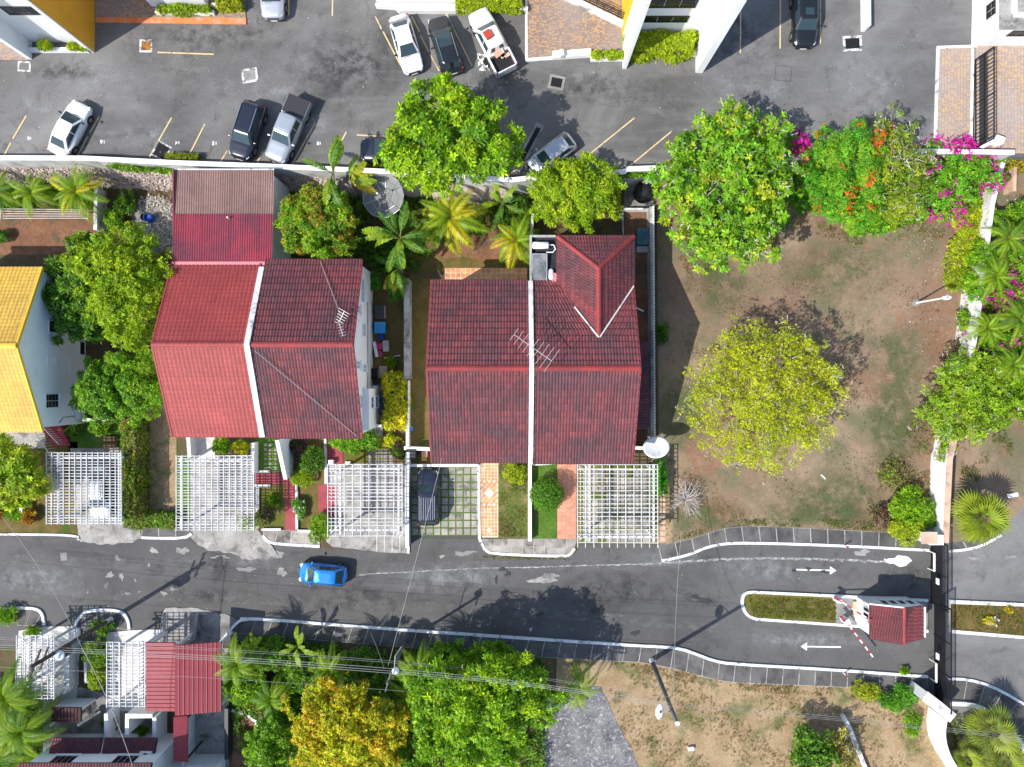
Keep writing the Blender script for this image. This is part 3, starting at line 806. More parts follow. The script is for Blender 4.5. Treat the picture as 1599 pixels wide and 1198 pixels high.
for k, (pts, w) in enumerate((([(-60,872),(200,880),(500,890),(800,884),(1150,880)],0.9), ([(-60,925),(250,930),(600,945),(900,960),(1150,985),(1440,1010)],0.8), ([(1150,905),(1300,908),(1440,912)],0.9), ([(1480,900),(1560,880),(1640,820)],1.4), ([(1480,1030),(1560,1040),(1640,1070)],1.2))):
    strip_mesh(MB(), px(arc_smooth(pts, 3)), w, -0.02, 0.0035+0.0003*k).build('tyre_wear', M_WORN, road)
for k, (u, v, ru, rv, m) in enumerate([(205,218,60,26,M_PALEST),(238,212,26,22,M_PALEST),(520,112,70,50,M_DARKST),(580,95,60,40,M_DARKST),(150,130,120,30,M_PALEST),(400,150,110,40,M_PALEST),(330,60,90,24,M_DARKST),
        (660,30,30,16,M_PALEST),(1180,140,90,36,M_PALEST),(1340,120,90,60,M_PALEST),(1010,98,26,12,M_PALEST),(1130,60,80,50,M_DARKST),(920,130,80,30,M_DARKST),(60,160,60,30,M_PALEST),(480,200,50,26,M_PALEST),(1400,190,60,26,M_DARKST),(90,112,60,14,M_DARKST),(760,140,60,30,M_DARKST)]):
    stain(lot, u, v, ru*1.3, rv*1.3, m, LZ+0.0045+0.0005*k, 700+k)
# painted bay numbers, read from the wall side
DIG = {'1': [[(0.3,0),(0.3,1)],[(0.12,0.8),(0.3,1)]], '0': [[(0,0),(0.55,0),(0.55,1),(0,1),(0,0)]], '3': [[(0,1),(0.55,1),(0.2,0.55),(0.55,0.5),(0.5,0),(0,0)]],
       '4': [[(0.45,0),(0.45,1),(0,0.35),(0.62,0.35)]], '6': [[(0.5,1),(0.05,0.6),(0,0),(0.55,0),(0.55,0.5),(0,0.5)]], '8': [[(0,0),(0.55,0),(0.55,1),(0,1),(0,0)],[(0,0.5),(0.55,0.5)]]}
def number(txt, u, v, size, rz):
    mb = MB()
    c = P(u, v, LZ)
    for k, ch in enumerate(txt):
        for pl in DIG[ch]:
            pts = []
            for (x, y) in pl:
                lx, ly = (x + (k-len(txt)/2)*0.85)*size, (y-0.5)*size
                pts.append((c.x + lx*math.cos(rz) - ly*math.sin(rz), c.y + lx*math.sin(rz) + ly*math.cos(rz)))
            strip_mesh(mb, pts, 0.06, 2.95, LZ+0.018)
    return mb.build('bay_number', M_ARROW, lot)
number('14', 277, 223, 0.24, math.pi); number('13', 335, 224, 0.24, math.pi); number('16', 160, 222, 0.26, math.pi); number('10', 498, 224, 0.22, math.pi); number('18', 46, 216, 0.2, math.pi)
# paved forecourts of the apartments
for pl, m, nm in [([(148,-60),(384,-60),(384,36),(150,30)], M_PAVER, 'paved_forecourt'), ([(822,-60),(976,-60),(976,82),(862,84),(862,92),(821,94)], M_PAVER, 'paved_forecourt'),
              ([(-60,60),(44,60),(44,95),(-60,92)], M_PAVER, 'paved_forecourt'), ([(1464,77),(1522,74),(1520,236),(1459,238)], M_PAVER2, 'paved_strip'), ([(1520,60),(1800,40),(1800,240),(1518,240)], M_PAVER2, 'paved_entrance')]:
    o = struct(nm, MB().prism(px(pl, LZ), 2.9, LZ+0.07), m)
    if pl[0][0] == 148:
        MB().prism(px([(150,28),(385,29),(385,39),(150,36)], LZ), 2.9, LZ+0.10).build('kerb', M_ORKERB, o)
    if pl[0][0] == 822:
        MB().prism(px([(820,92),(862,89),(862,94),(820,97)], LZ), 2.9, LZ+0.10).build('kerb', M_WHITED, o)
        MB().prism(px([(820,-60),(823,-60),(824,93),(820,96)], LZ), 2.9, LZ+0.096).build('kerb', M_WHITED, o)
    if pl[0][0] == 1464:
        for q in ([(1462,74),(1466,76),(1461,238),(1457,238)], [(1462,73),(1524,71),(1524,75),(1466,77)], [(1516,77),(1520,77),(1517,236),(1513,236)]):
            MB().prism(px(q, LZ), 2.9, LZ+0.12+0.002*rng.random()).build('kerb', M_KERB, o)
# ================================================================== WALLS, HOUSES
def quad_plane(A, B, D):
    """unit frame of a slope: along the eave, up the slope, outwards"""
    U = (B-A).normalized(); S = (D-A); S = (S - U*S.dot(U)).normalized(); N = U.cross(S).normalized()
    if N.z < 0: N = -N
    return U, S, N

def course_mesh(name, L, depth, tw, m, amp, lip, ph=0.0, x0=0.0, skew0=0.0, skew1=0.0):
    """one course of tiles: barrel profile across, a lip at its lower edge; skew trims the ends for hips"""
    per = 4 if tw > 0.28 else 4
    n = max(2, int(round(L/tw*per)))
    prof = [0.0, 0.75, 1.0, 0.55] if per == 4 else [0,1]
    mb = MB(); vs_ = []
    for i in range(n+1):
        x = L*i/n
        k = int(round((x + x0)/tw*per)) % per
        h = amp*prof[k]
        t = i/n
        xl = x
        xu = skew0 + (L - skew0 - skew1)*t
        vs_ += [(xl, -0.02, -0.015), (xl, -0.02, lip + h), (xu, depth*1.02, 0.008 + h*0.75)]
    fs = []
    for i in range(n):
        a, b = 3*i, 3*(i+1)
        fs += [(a, b, b+1, a+1), (a+1, b+1, b+2, a+2)]
    mb.add(vs_, fs)
    return mb.mesh(name, m)

def slope(roof, A, B, Cc, D, n, tw, m, amp=0.035, lip=0.055, lift=0.03, name='tile_course'):
    """tile courses from eave A-B up to ridge D-C (D above A); rectangle, trapezium or triangle"""
    A, B, Cc, D = [Vector(p) for p in (A, B, Cc, D)]
    U, S, N = quad_plane(A, B, D if (D-A).length > 1e-3 else Cc)
    dep = max((D-A).dot(S), (Cc-A).dot(S))/n
    LA, LB = 0.0, (B-A).dot(U)
    LD, LC = (D-A).dot(U), (Cc-A).dot(U)
    rectm = abs(LD) < 0.02 and abs(LC-LB) < 0.02
    me = None
    for i in range(n):
        t0, t1 = i/n, (i+1)/n
        a0, a1 = lerp(LA, LD, t0), lerp(LA, LD, t1)
        b0, b1 = lerp(LB, LC, t0), lerp(LB, LC, t1)
        L = b0 - a0
        if L < 0.08: continue
        if not rectm or me is None:
            me = course_mesh(name, L, dep, tw, m, amp, lip, x0=a0, skew0=a1-a0, skew1=b0-b1)
        o = A + U*a0 + S*(dep*i) + N*lift
        Mx = Matrix((U, S, N)).transposed().to_4x4(); Mx.translation = o
        link(name, me, roof, mw=Mx)

def slab_roof(mb, pts, th, m=0):
    """thin deck under a roof slope"""
    pts = [Vector(p) for p in pts]
    n = len(pts)
    low = [p - Vector((0,0,th)) for p in pts]
    mb.add(pts + low, [tuple(range(n)), tuple(range(2*n-1, n-1, -1))] + [(i, n+i, n+(i+1)%n, (i+1)%n) for i in range(n)], m)
    return mb

def ridge_cap(parent, a, b, m, w=0.34, h=0.12, seg=0.42, name='ridge_cap'):
    a = Vector(a); b = Vector(b); L = (b-a).length; d = (b-a)/L
    n = max(1, int(L/seg))
    s = d.cross(Vector((0,0,1))).normalized(); up = s.cross(d).normalized()
    mb = MB()
    for i in range(n):
        p = a + d*(L*i/n); q = a + d*(L*(i+1)/n + 0.03)
        e = 0.02*(i % 2)
        ring = []
        for c, k in ((p, 1.0), (q, 0.93)):
            for t in (-1, -0.55, 0, 0.55, 1):
                ring.append(c + s*(w*.5*t*k) + up*(h*(1-t*t)*k + 0.02))
        mb.add(ring, [(j, j+1, 6+j, 5+j) for j in range(4)] + [(0,1,2,3,4)])
    return mb.build(name, m, parent)

def window(parent, p, nrm, w, h, nx=2, ny=1, m_frame=None, sill=True, bars=0.05, depth=0.06, glass=None):
    """framed window on a wall: p is its middle on the wall face, nrm the outward normal"""
    p = Vector(p); n_ = Vector(nrm).normalized(); s = Vector((0,0,1)).cross(n_).normalized(); up = Vector((0,0,1))
    m_frame = m_frame or M_WHITE
    def bx(c, sx, sz, d):
        Mx = Matrix((s, n_, up)).transposed()
        return (c, (sx, d, sz), Mx)
    mb = MB()
    for c, sx, sz in ((p + up*(h/2), w+bars*2, bars*1.6), (p - up*(h/2), w+bars*2, bars*1.6), (p + s*(w/2), bars*1.6, h), (p - s*(w/2), bars*1.6, h)):
        cc, sz_, Mx = bx(c + n_*depth*0.5, sx, sz, depth)
        mb.box(cc, sz_, mat=Mx)
    o = mb.build('window', m_frame, parent)
    gw, gh = w/nx, h/ny
    for i in range(nx):
        for j in range(ny):
            c = p + s*((i+.5)*gw - w/2) + up*((j+.5)*gh - h/2) + n_*0.012
            cc, sz_, Mx = bx(c, gw-bars*0.9, gh-bars*0.9, 0.02)
            MB().box(cc, sz_, mat=Mx).build('pane', glass or M_GLASS, o)
    if sill:
        cc, sz_, Mx = bx(p - up*(h/2+bars*1.4) + n_*0.06, w+0.2, 0.06, 0.14)
        MB().box(cc, sz_, mat=Mx).build('sill', m_frame, o)
    return o

def gable_walls(mb, x0, x1, y0, y1, yr, ze, zr, ins=0.18, z0=-0.05):
    """house body under a gable roof whose ridge runs along x"""
    a0, a1, b0, b1 = x0+ins, x1-ins, y0+ins*1.3, y1-ins*1.3
    def zt(y): return (ze + (zr-ze)*(y-y0)/(yr-y0) if y < yr else zr - (zr-ze)*(y-yr)/(y1-yr)) - 0.13
    pr = [(b0, z0), (b1, z0), (b1, zt(b1)), (yr, zt(yr)), (b0, zt(b0))]
    n = len(pr)
    vs_ = [(a0, y, z) for y, z in pr] + [(a1, y, z) for y, z in pr]
    fs = [tuple(range(n-1, -1, -1)), tuple(range(n, 2*n))] + [(i, (i+1)%n, n+(i+1)%n, n+i) for i in range(n)]
    mb.add(vs_, fs)
    return mb

def gable_house(name, label, x0, x1, y0, y1, yr, ze, zr, nf, nb, tw, m_tile, m_ridge, m_wall, amp=0.035, lip=0.055, back_z=None, edge=(True, True), skipback=False):
    t = thing(name, label, 'house', ((x0+x1)/2, (y0+y1)/2, 0))
    gable_walls(MB(), x0, x1, y0, y1, yr, ze, zr).build('wall', m_wall, t)
    mb = MB()
    slab_roof(mb, [(x0,y0,ze),(x1,y0,ze),(x1,yr,zr),(x0,yr,zr)], 0.12)
    slab_roof(mb, [(x1,y1,ze),(x0,y1,ze),(x0,yr,zr),(x1,yr,zr)], 0.12)
    roof = mb.build('roof', M_DECK, t)
    slope(roof, (x0,y0-0.06,ze-0.02), (x1,y0-0.06,ze-0.02), (x1,yr,zr), (x0,yr,zr), nf, tw, m_tile, amp, lip)
    if not skipback:
        slope(roof, (x1,y1+0.06,ze-0.02), (x0,y1+0.06,ze-0.02), (x0,yr,zr), (x1,yr,zr), nb, tw, m_tile, amp, lip)
    ridge_cap(roof, (x0,yr,zr+0.05), (x1,yr,zr+0.05), m_ridge, 0.42, 0.10)
    for x, on in ((x0, edge[0]), (x1, edge[1])):
        if on:
            mbv = MB()
            for (ya, za, yb, zb) in ((y0-0.06, ze, yr, zr), (y1+0.06, ze, yr, zr)):
                mbv.beam((x, ya, za-0.02), (x, yb, zb-0.02), 0.12, 0.22)
            mbv.build('verge_trim', m_ridge, roof)
    mb2 = MB()
    mb2.beam((x0+0.02, y0-0.1, ze-0.1), (x1-0.02, y0-0.1, ze-0.1), 0.08, 0.16)
    mb2.build('gutter', m_ridge, roof)
    return t, roof

M_LOUVRE = material('pale_louvre_glass', (0.40,0.44,0.47), 0.25)
# ---- retaining wall along the car park
rw = thing('retaining_wall', 'long retaining wall with white coping between car park and gardens', 'wall', (wall_xy[4][0], wall_xy[4][1], 0))
strip_mesh(MB(), wall_xy, 0.26, -0.05, 3.93).build('wall_face', M_WALLF, rw)
strip_mesh(MB(), wall_xy, 0.36, 3.93, 4.03).build('coping', M_WHITE, rw)
bat = MB()
wl_ = [Vector(p) for p in wall_xy[:6]]
for a, b in zip(wl_[:-1], wl_[1:]):
    bat.add([(a.x,a.y-0.10,2.0),(b.x,b.y-0.10,2.0),(b.x,b.y-1.15,-0.02),(a.x,a.y-1.15,-0.02)], [(3,2,1,0)])
bat.build('rubble_slope', M_RUBBLE, rw)
st = MB(); r_ = random.Random(5)
def stone(mb, c, s, r_):
    M_ = Matrix.Rotation(r_.uniform(0,6.28), 3, 'Z') @ Matrix.Rotation(r_.uniform(-0.8,0.8), 3, 'X')
    pts = []
    for d in ((1,0,0),(-1,0,0),(0,1,0),(0,-1,0),(0,0,1),(0,0,-1)):
        pts.append(Vector(c) + M_ @ (Vector(d)*s*r_.uniform(0.65,1.15)))
    mb.add(pts, [(0,2,4),(2,1,4),(1,3,4),(3,0,4),(2,0,5),(1,2,5),(3,1,5),(0,3,5)])
for i in range(2600):
    u = r_.uniform(-70, 300) if i < 1900 else r_.uniform(300, 600)
    t = r_.random()
    p = P(u, 250, 4)
    k = 0
    while k < len(wl_)-2 and wl_[k+1].x < p.x: k += 1
    yy = lerp(wl_[k].y, wl_[k+1].y, (p.x-wl_[k].x)/(wl_[k+1].x-wl_[k].x))
    stone(st, (p.x, yy-0.12-1.05*t, 2.0*(1-t)+0.02), r_.uniform(0.09,0.2), r_)
so = st.build('rubble_stones', M_RUBBLE, rw); so['kind'] = 'stuff'

# ---- semi-detached pair A (left half bright red, right half weathered)
AX0, AXM, AX1, AY0, AY1, AYR = -25.85, -18.95, -11.42, -3.97, 9.15, 2.8
hA, roofA = gable_house('house', 'semi-detached house half with bright red tiled roof and corrugated rear roof', AX0, AXM-0.15, AY0, AY1, AYR, 5.0, 8.0, 21, 20, 0.31, M_TILE_BR, M_TILE_BR, M_WHITE, 0.022, 0.03)
# rear extension with corrugated sheets
EX1 = -18.25
MB().box(((AX0+EX1)/2, (9.0+16.2)/2, 2.2), (EX1-AX0-0.35, 7.0, 4.5)).build('extension_wall', M_WHITE2, hA)
def corrugated(parent, x0, x1, ya, za, yb, zb, pitch, m, amp=0.035, name='corrugated_sheet'):
    n = int((x1-x0)/pitch*4)
    vs_ = []
    for i in range(n+1):
        x = x0 + (x1-x0)*i/n
        h = amp*(0.0, 1.0, 1.0, 0.0)[i % 4]
        vs_ += [(x, ya, za+h), (x, yb, zb+h)]
    return MB().add(vs_, [(2*i, 2*i+2, 2*i+3, 2*i+1) for i in range(n)]).build(name, m, parent)
sheets = 7
for i in range(sheets):
    xa = AX0 + (EX1-AX0)*i/sheets; xb = AX0 + (EX1-AX0)*(i+1)/sheets
    dz = 0.012*(i % 2)
    corrugated(roofA, xa-0.03, xb, 9.12, 5.06+dz, 12.95, 4.86+dz, 0.175, M_CORR_R)
    corrugated(roofA, xa-0.03, xb, 12.75, 4.82+dz, 16.35, 4.62+dz, 0.175, M_CORR_B)
MB().box(((AX0+EX1)/2, 9.12, 5.1), (EX1-AX0, 0.3, 0.05)).build('flashing', material('pink_flashing', (0.5,0.2,0.22), 0.6), roofA)
MB().box(((AX0+EX1)/2, 16.42, 4.62), (EX1-AX0, 0.09, 0.14)).build('gutter', M_WHITED, roofA)
MB().box((AX0-0.02, 12.75, 4.8), (0.1, 7.2, 0.2)).build('verge_trim', M_CORR_R, roofA)
MB().tube([(-21.6,12.6,4.8),(-21.6,12.6,5.25)], 0.06, 8).build('vent_pipe', M_WHITE, roofA)
window(hA, (EX1-0.175, 13.2, 2.6), (1,0,0), 1.0, 1.0, 2, 1)
# firewall between the two halves
fw = MB()
for (ya, za, yb, zb) in ((AY0-0.1, 5.25, AYR, 8.3), (AYR, 8.3, AY1-0.3, 5.35)):
    fw.add([(AXM-0.2,ya,za-0.9),(AXM+0.2,ya,za-0.9),(AXM+0.2,ya,za),(AXM-0.2,ya,za),(AXM-0.2,yb,zb-0.9),(AXM+0.2,yb,zb-0.9),(AXM+0.2,yb,zb),(AXM-0.2,yb,zb)],
           [(0,1,2,3),(3,2,6,7),(1,5,6,2),(0,3,7,4),(4,7,6,5),(0,4,5,1)])
fw.build('firewall', M_WHITED, hA)
hA2, roofA2 = gable_house('house', 'semi-detached house half with weathered dark red roof and aerial, white gable wall', AXM+0.2, AX1, AY0-0.1, 9.35, AYR, 5.0, 8.0, 13, 13, 0.225, M_TILE_DK, M_RIDGE, M_WHITE, 0.05, 0.085, edge=(False, True))
for (y, z, w, h) in ((7.2,4.0,1.8,1.1),(5.6,5.6,0.6,1.1),(4.2,3.6,1.0,1.0),(1.4,5.6,0.6,1.2),(1.2,3.4,0.6,1.2),(-1.4,4.6,1.0,0.9),(-1.9,2.2,0.9,0.9)):
    window(hA2, (AX1-0.18, y, z), (1,0,0), w, h, 2, 2, glass=M_LOUVRE)
bay = MB().box((AX1+0.05, -2.0, 2.0), (0.55, 3.2, 4.1)).build('bay', M_WHITE, hA2)
for z in (1.2, 2.9):
    window(hA2, (AX1+0.33, -1.5, z), (1,0,0), 0.9, 0.9, 2, 2)
MB().tube([(AX1-0.1, 6.5, 2.4),(AX1-0.1,-3.2,2.4)], 0.05).build('pipe', M_GREYW, hA2)

# ---- semi-detached pair B
BX0, BXM, BX1, BY0, BY1, BYR = -6.15, 1.41, 9.22, -5.92, 7.78, 1.1
hB, roofB = gable_house('house', 'semi-detached house half with weathered red roof beside the terracotta patio', BX0, BXM-0.16, BY0, BY1, BYR, 5.0, 8.0, 14, 14, 0.225, M_TILE_DK2, M_RIDGE, M_WHITE, 0.05, 0.085, edge=(True, False))
hB2 = thing('house', 'semi-detached house half with hipped rear roof and solar water heater', 'house', ((BXM+BX1)/2, 0, 0))
gable_walls(MB(), BXM+0.16, BX1, BY0-0.1, BY1, BYR, 5.0, 8.0).build('wall', M_WHITE, hB2)
MB().box(((BXM+BX1)/2+0.1, 9.35, 2.4), (BX1-BXM-0.6, 3.5, 4.9)).build('rear_wall', M_WHITE, hB2)
mb = MB()
x0, x1 = BXM+0.2, BX1
slab_roof(mb, [(x0,BY0-0.1,5.0),(x1,BY0-0.1,5.0),(x1,BYR,8.0),(x0,BYR,8.0)], 0.12)
slab_roof(mb, [(x1,BY1,5.0),(x0,BY1,5.0),(x0,BYR,8.0),(x1,BYR,8.0)], 0.12)
WX0, WX1, WXC, WYB, WYA, WZ = 3.44, 9.26, 6.36, 11.18, 8.45, 6.95
WYJ = BYR + (8.0-WZ)*(BY1-BYR)/3.0
slab_roof(mb, [(WX0,WYB,5.05),(WX0,BY1-0.2,5.05),(WXC,WYJ,WZ),(WXC,WYA,WZ)], 0.1)
slab_roof(mb, [(WX1,BY1-0.2,5.05),(WX1,WYB,5.05),(WXC,WYA,WZ),(WXC,WYJ,WZ)], 0.1)
slab_roof(mb, [(WX1,WYB,5.05),(WX0,WYB,5.05),(WXC,WYA,WZ)], 0.1)
roofB2 = mb.build('roof', M_DECK, hB2)
slope(roofB2, (x0,BY0-0.16,4.98), (x1,BY0-0.16,4.98), (x1,BYR,8.0), (x0,BYR,8.0), 14, 0.225, M_TILE_DK2, 0.05, 0.085)
# back slope, cut by the valleys of the rear wing
def zb(y): return 8.0 - (y-BYR)*3.0/(BY1-BYR)
slope(roofB2, (x1,WYJ,zb(WYJ)), (x0,WYJ,zb(WYJ)), (x0,BYR,8.0), (x1,BYR,8.0), 5, 0.225, M_TILE_DK2, 0.05, 0.085)
slope(roofB2, (WX0,BY1,5.0), (x0,BY1,5.0), (x0,WYJ,zb(WYJ)), (WXC,WYJ,zb(WYJ)), 9, 0.225, M_TILE_DK2, 0.05, 0.085)
slope(roofB2, (x1,BY1,5.0), (x1-0.12,BY1,5.0), (WXC,WYJ,zb(WYJ)), (x1,WYJ,zb(WYJ)), 9, 0.225, M_TILE_DK2, 0.05, 0.085)
# wing: two long sides and the hipped end
slope(roofB2, (WX0,WYB,5.05), (WX0,BY1-0.1,5.05), (WXC,WYJ,WZ), (WXC,WYA,WZ), 9, 0.225, M_TILE_DK2, 0.045, 0.05, 0.04)
slope(roofB2, (WX1,BY1-0.1,5.05), (WX1,WYB,5.05), (WXC,WYA,WZ), (WXC,WYJ,WZ), 9, 0.225, M_TILE_DK2, 0.045, 0.05, 0.04)
slope(roofB2, (WX1,WYB,5.05), (WX0,WYB,5.05), (WXC,WYA,WZ), (WXC,WYA,WZ), 8, 0.225, M_TILE_DK2, 0.045, 0.07, 0.04)
ridge_cap(roofB2, (x0,BYR,8.05), (x1,BYR,8.05), M_RIDGE, 0.42, 0.10)
ridge_cap(roofB2, (WXC,WYJ-0.1,WZ+0.06), (WXC,WYA,WZ+0.06), M_RIDGE, 0.4, 0.12)
ridge_cap(roofB2, (WX0,WYB,5.12), (WXC,WYA,WZ+0.06), M_RIDGE, 0.36, 0.12)
ridge_cap(roofB2, (WX1,WYB,5.12), (WXC,WYA,WZ+0.06), M_RIDGE, 0.36, 0.12)
for (a, b) in (((WX1-0.05,BY1-0.4,5.2),(WXC+0.05,WYJ-0.05,WZ+0.05)), ((lerp(WX0,WXC,0.42),lerp(BY1-0.4,WYJ-0.05,0.42),lerp(5.2,WZ+0.05,0.42)),(WXC-0.05,WYJ-0.05,WZ+0.05))):
    MB().beam(Vector(a)+Vector((0,0,0.16)), Vector(b)+Vector((0,0,0.16)), 0.10, 0.05).build('valley_flashing', M_WHITED, roofB2)
MB().beam((WX0,BY1-0.4,5.2),(lerp(WX0,WXC,0.42),lerp(BY1-0.4,WYJ-0.05,0.42),lerp(5.2,WZ+0.05,0.42)), 0.16, 0.06).build('valley_trim', M_RIDGE, roofB2)
mbv = MB()
for (ya, za, yb, zb_) in ((BY0-0.1, 5.0, BYR, 8.0), (BY1, 5.0, BYR, 8.0)): mbv.beam((x1,ya,za-0.02),(x1,yb,zb_-0.02),0.12,0.22)
mbv.build('verge_trim', M_RIDGE, roofB2)
# flat tarred corner with parapets
MB().box((2.4, 9.4, 4.82), (2.05, 3.5, 0.2)).build('flat_roof', M_TARROOF, roofB2)
pp = MB(); pp.box((1.42, 9.4, 5.0), (0.16, 3.7, 0.6)); pp.box((2.4, 11.18, 5.0), (1.8, 0.14, 0.55))
pp.build('parapet', M_GREYW, roofB2)
MB().box((3.28, 7.95, 5.12), (0.5, 0.9, 0.06)).build('flashing', MATS['pink_flashing'], roofB2)
fw = MB()
for (ya, za, yb, zb_) in ((BY0-0.25, 5.2, BYR, 8.28), (BYR, 8.28, BY1, 5.3)):
    fw.add([(BXM-0.17,ya,za-0.9),(BXM+0.17,ya,za-0.9),(BXM+0.17,ya,za),(BXM-0.17,ya,za),(BXM-0.17,yb,zb_-0.9),(BXM+0.17,yb,zb_-0.9),(BXM+0.17,yb,zb_),(BXM-0.17,yb,zb_)],
           [(0,1,2,3),(3,2,6,7),(1,5,6,2),(0,3,7,4),(4,7,6,5),(0,4,5,1)])
fw.build('firewall', M_WHITED, hB2)
# side porch roof
sp = MB(); slab_roof(sp, [(9.05,-3.6,3.1),(10.85,-3.6,2.7),(10.85,3.3,2.7),(9.05,3.3,3.1)], 0.1)
so = sp.build('porch_roof', M_DECK, hB2)
slope(so, (10.85,-3.6,2.72),(10.85,3.3,2.72),(9.05,3.3,3.12),(9.05,-3.6,3.12), 4, 0.225, M_TILE_DK, 0.04, 0.07)

# ---- solar water heater (stands on the flat roof corner)
sh = thing('solar_water_heater', 'solar panel and white tank on flat roof corner', 'water heater', (2.2,9.4,4.92))
MB().box((2.1,8.75,5.2),(1.05,2.1,0.08), mat=Matrix.Rotation(math.radians(8),3,'X')).build('panel', M_PANEL, sh)
fr = MB()
Mx = Matrix.Rotation(math.radians(8),3,'X')
for dx, dy, sx, sy in ((0,1.06,1.13,0.06),(0,-1.06,1.13,0.06),(0.54,0,0.06,2.18),(-0.54,0,0.06,2.18)):
    fr.box(Vector((2.1,8.75,5.22)) + Mx@Vector((dx,dy,0)), (sx,sy,0.1), mat=Mx)
fr.build('frame', M_STEEL, sh)
tk = MB(); tk.tube([(1.55,10.45,5.35),(1.62,10.45,5.35),(2.72,10.45,5.35),(2.78,10.45,5.35)], [0.2,0.27,0.27,0.2], 14)
tk.build('tank', M_WHITE, sh, smooth=True)
lg = MB()
for x in (1.7,2.6):
    for y in (10.3,10.6): lg.tube([(x,y,4.9),(x,10.45,5.2)],0.03)
for x in (1.65,2.55):
    lg.tube([(x,9.7,4.9),(x,9.7,5.3)],0.025); lg.tube([(x,7.8,4.9),(x,7.8,5.06)],0.025)
lg.build('stand', M_STEEL, sh)
MB().tube([(2.78,10.5,5.3),(3.15,10.5,5.3),(3.3,10.2,5.25),(3.1,9.95,5.25),(2.6,9.95,5.25)],0.045,8).build('pipe', M_WHITE, sh)
cyl = MB(); cyl.tube([(2.98,7.9,5.0),(2.98,8.0,5.05),(2.98,8.6,5.05),(2.98,8.7,5.0)],[0.12,0.2,0.2,0.12],12)
tag(cyl.build('expansion_tank', M_WHITE, None, smooth=True), 'small white cylinder lying beside the solar panel', 'tank')

# ---- yellow roofed house C
hC, roofC = gable_house('house', 'house with bright yellow tiled roof and pale blue-white gable wall', -46.0, -35.42, -3.55, 8.7, 2.7, 5.5, 8.2, 22, 22, 0.30, M_TILE_Y, M_RIDGEY, M_WHITE2, 0.022, 0.032)
def on_x(Xw, u, v):
    hz = Xw*F/(u-799.5)
    return Vector((Xw, (599.0-v)*hz/F, H-hz))
XW = -35.42-0.18
for (u, v, w, h, nx, ny, sl) in ((81,510,0.9,0.75,1,1,True),(80,563,0.75,0.8,1,1,False),(81,626,1.1,1.5,2,4,True),(124,629,1.0,1.0,2,2,True),(128,544,1.1,0.7,1,1,False)):
    window(hC, on_x(XW,u,v), (1,0,0), w, h, nx, ny, sill=sl, glass=None if u != 80 else M_WHITE2)
pd = on_x(XW,130,571)
MB().box((XW+0.03, pd.y, 1.05), (0.06, 1.2, 2.1)).build('door', M_WHITE2, hC)
MB().tube([(XW+0.05,-3.1,3.4),(XW+0.05,-2.7,2.9),(XW+0.05,-2.65,0.9)],0.03).build('pipe', M_GREYW, hC)
ac = MB().box((XW+0.18,-2.5,1.2),(0.35,0.8,0.6)).build('air_conditioner', M_ACU, hC)
# red steps with white railings at its entrance
stp = thing('entrance_steps', 'dark red entrance steps with white railings below yellow roof', 'steps', P(92,690))
for k in range(6):
    q = [(72+k*2,660+k*6),(104+k*1.2,660+k*6),(106+k*1.2,666+k*6),(74+k*2,666+k*6)]
    MB().prism(px(q), 0.0, 0.95-0.15*k).build('step', M_REDPATH, stp)
for (a, b) in (((72,660),(88,704)),((86,660),(104,692))):
    rl = MB(); pa, pb = P(*a), P(*b)
    rl.tube([pa+Vector((0,0,1.9)), pb+Vector((0,0,1.05))],0.035)
    for i in range(11):
        q = pa.lerp(pb,i/10); rl.tube([q+Vector((0,0,0.1)), q+Vector((0,0,lerp(1.9,1.05,i/10)))],0.022,5)
    rl.build('railing', M_WHITE, stp)

# ---- guard booth between the lanes
gb = thing('guard_booth', 'white guard booth with red tiled roof on the traffic island', 'booth', P(1385,962))
c0, c1 = P(1352,938), P(1432,982)
bx0, bx1, by0, by1 = P(1336,0).x, P(1414,0).x, P(0,976).y, P(0,931).y
MB().box(((bx0+bx1)/2,(by0+by1)/2,1.45),(bx1-bx0,by1-by0,2.7)).build('wall', M_WHITE, gb)
ze_, zr_ = 2.8, 3.15
ra = [P(1358,944,2.9), P(1412,950,3.3), P(1440,946,2.75), P(1440,997,2.75), P(1412,1005,3.05), P(1358,996,2.75)]
mb = MB(); slab_roof(mb, [ra[5],ra[4],ra[1],ra[0]],0.1); slab_roof(mb,[ra[4],ra[3],ra[2],ra[1]],0.1)
gr = mb.build('roof', M_DECK, gb)
slope(gr, ra[5]+Vector((0,-.05,0)), ra[4]+Vector((0,-.05,0)), ra[1], ra[0], 12, 0.2, M_TILE_G, 0.025, 0.05)
slope(gr, ra[3]+Vector((.02,0,0)), ra[2]+Vector((.02,0,0)), ra[1], ra[4], 6, 0.3, M_TILE_G, 0.05, 0.06)
ridge_cap(gr, ra[4]+Vector((0,-0.05,0.05)), ra[1]+Vector((0,0.05,0.05)), M_RIDGE, 0.3, 0.08)
MB().beam(ra[5]+Vector((0,-.08,-.05)), ra[4]+Vector((0,-.08,-.05)),0.08,0.14).build('fascia', M_WOODB, gr)
MB().beam(ra[0]+Vector((-.03,.06,0.02)), ra[1]+Vector((0,.06,0.02)),0.1,0.12).build('flashing', M_WHITE2, gr)
for k in range(3):
    window(gb, (bx0, lerp(by0,by1,0.42+0.18*k), 1.75), (-1,0,0), 0.34, 0.95, 1, 3, sill=False, bars=0.03)
for k in range(4):
    window(gb, (lerp(bx0,bx1,0.35+0.17*k), by1, 1.7), (0,1,0), 0.55, 1.0, 2, 1, sill=False)
MB().box((bx0-0.1,(by0+by1)/2-0.45,1.05),(0.06,0.8,2.0)).build('door', M_WHITE2, gb)
MB().prism(px([(1330,938),(1342,938),(1342,962),(1330,960)]),0.1,0.30).build('step', M_TAN, gb)
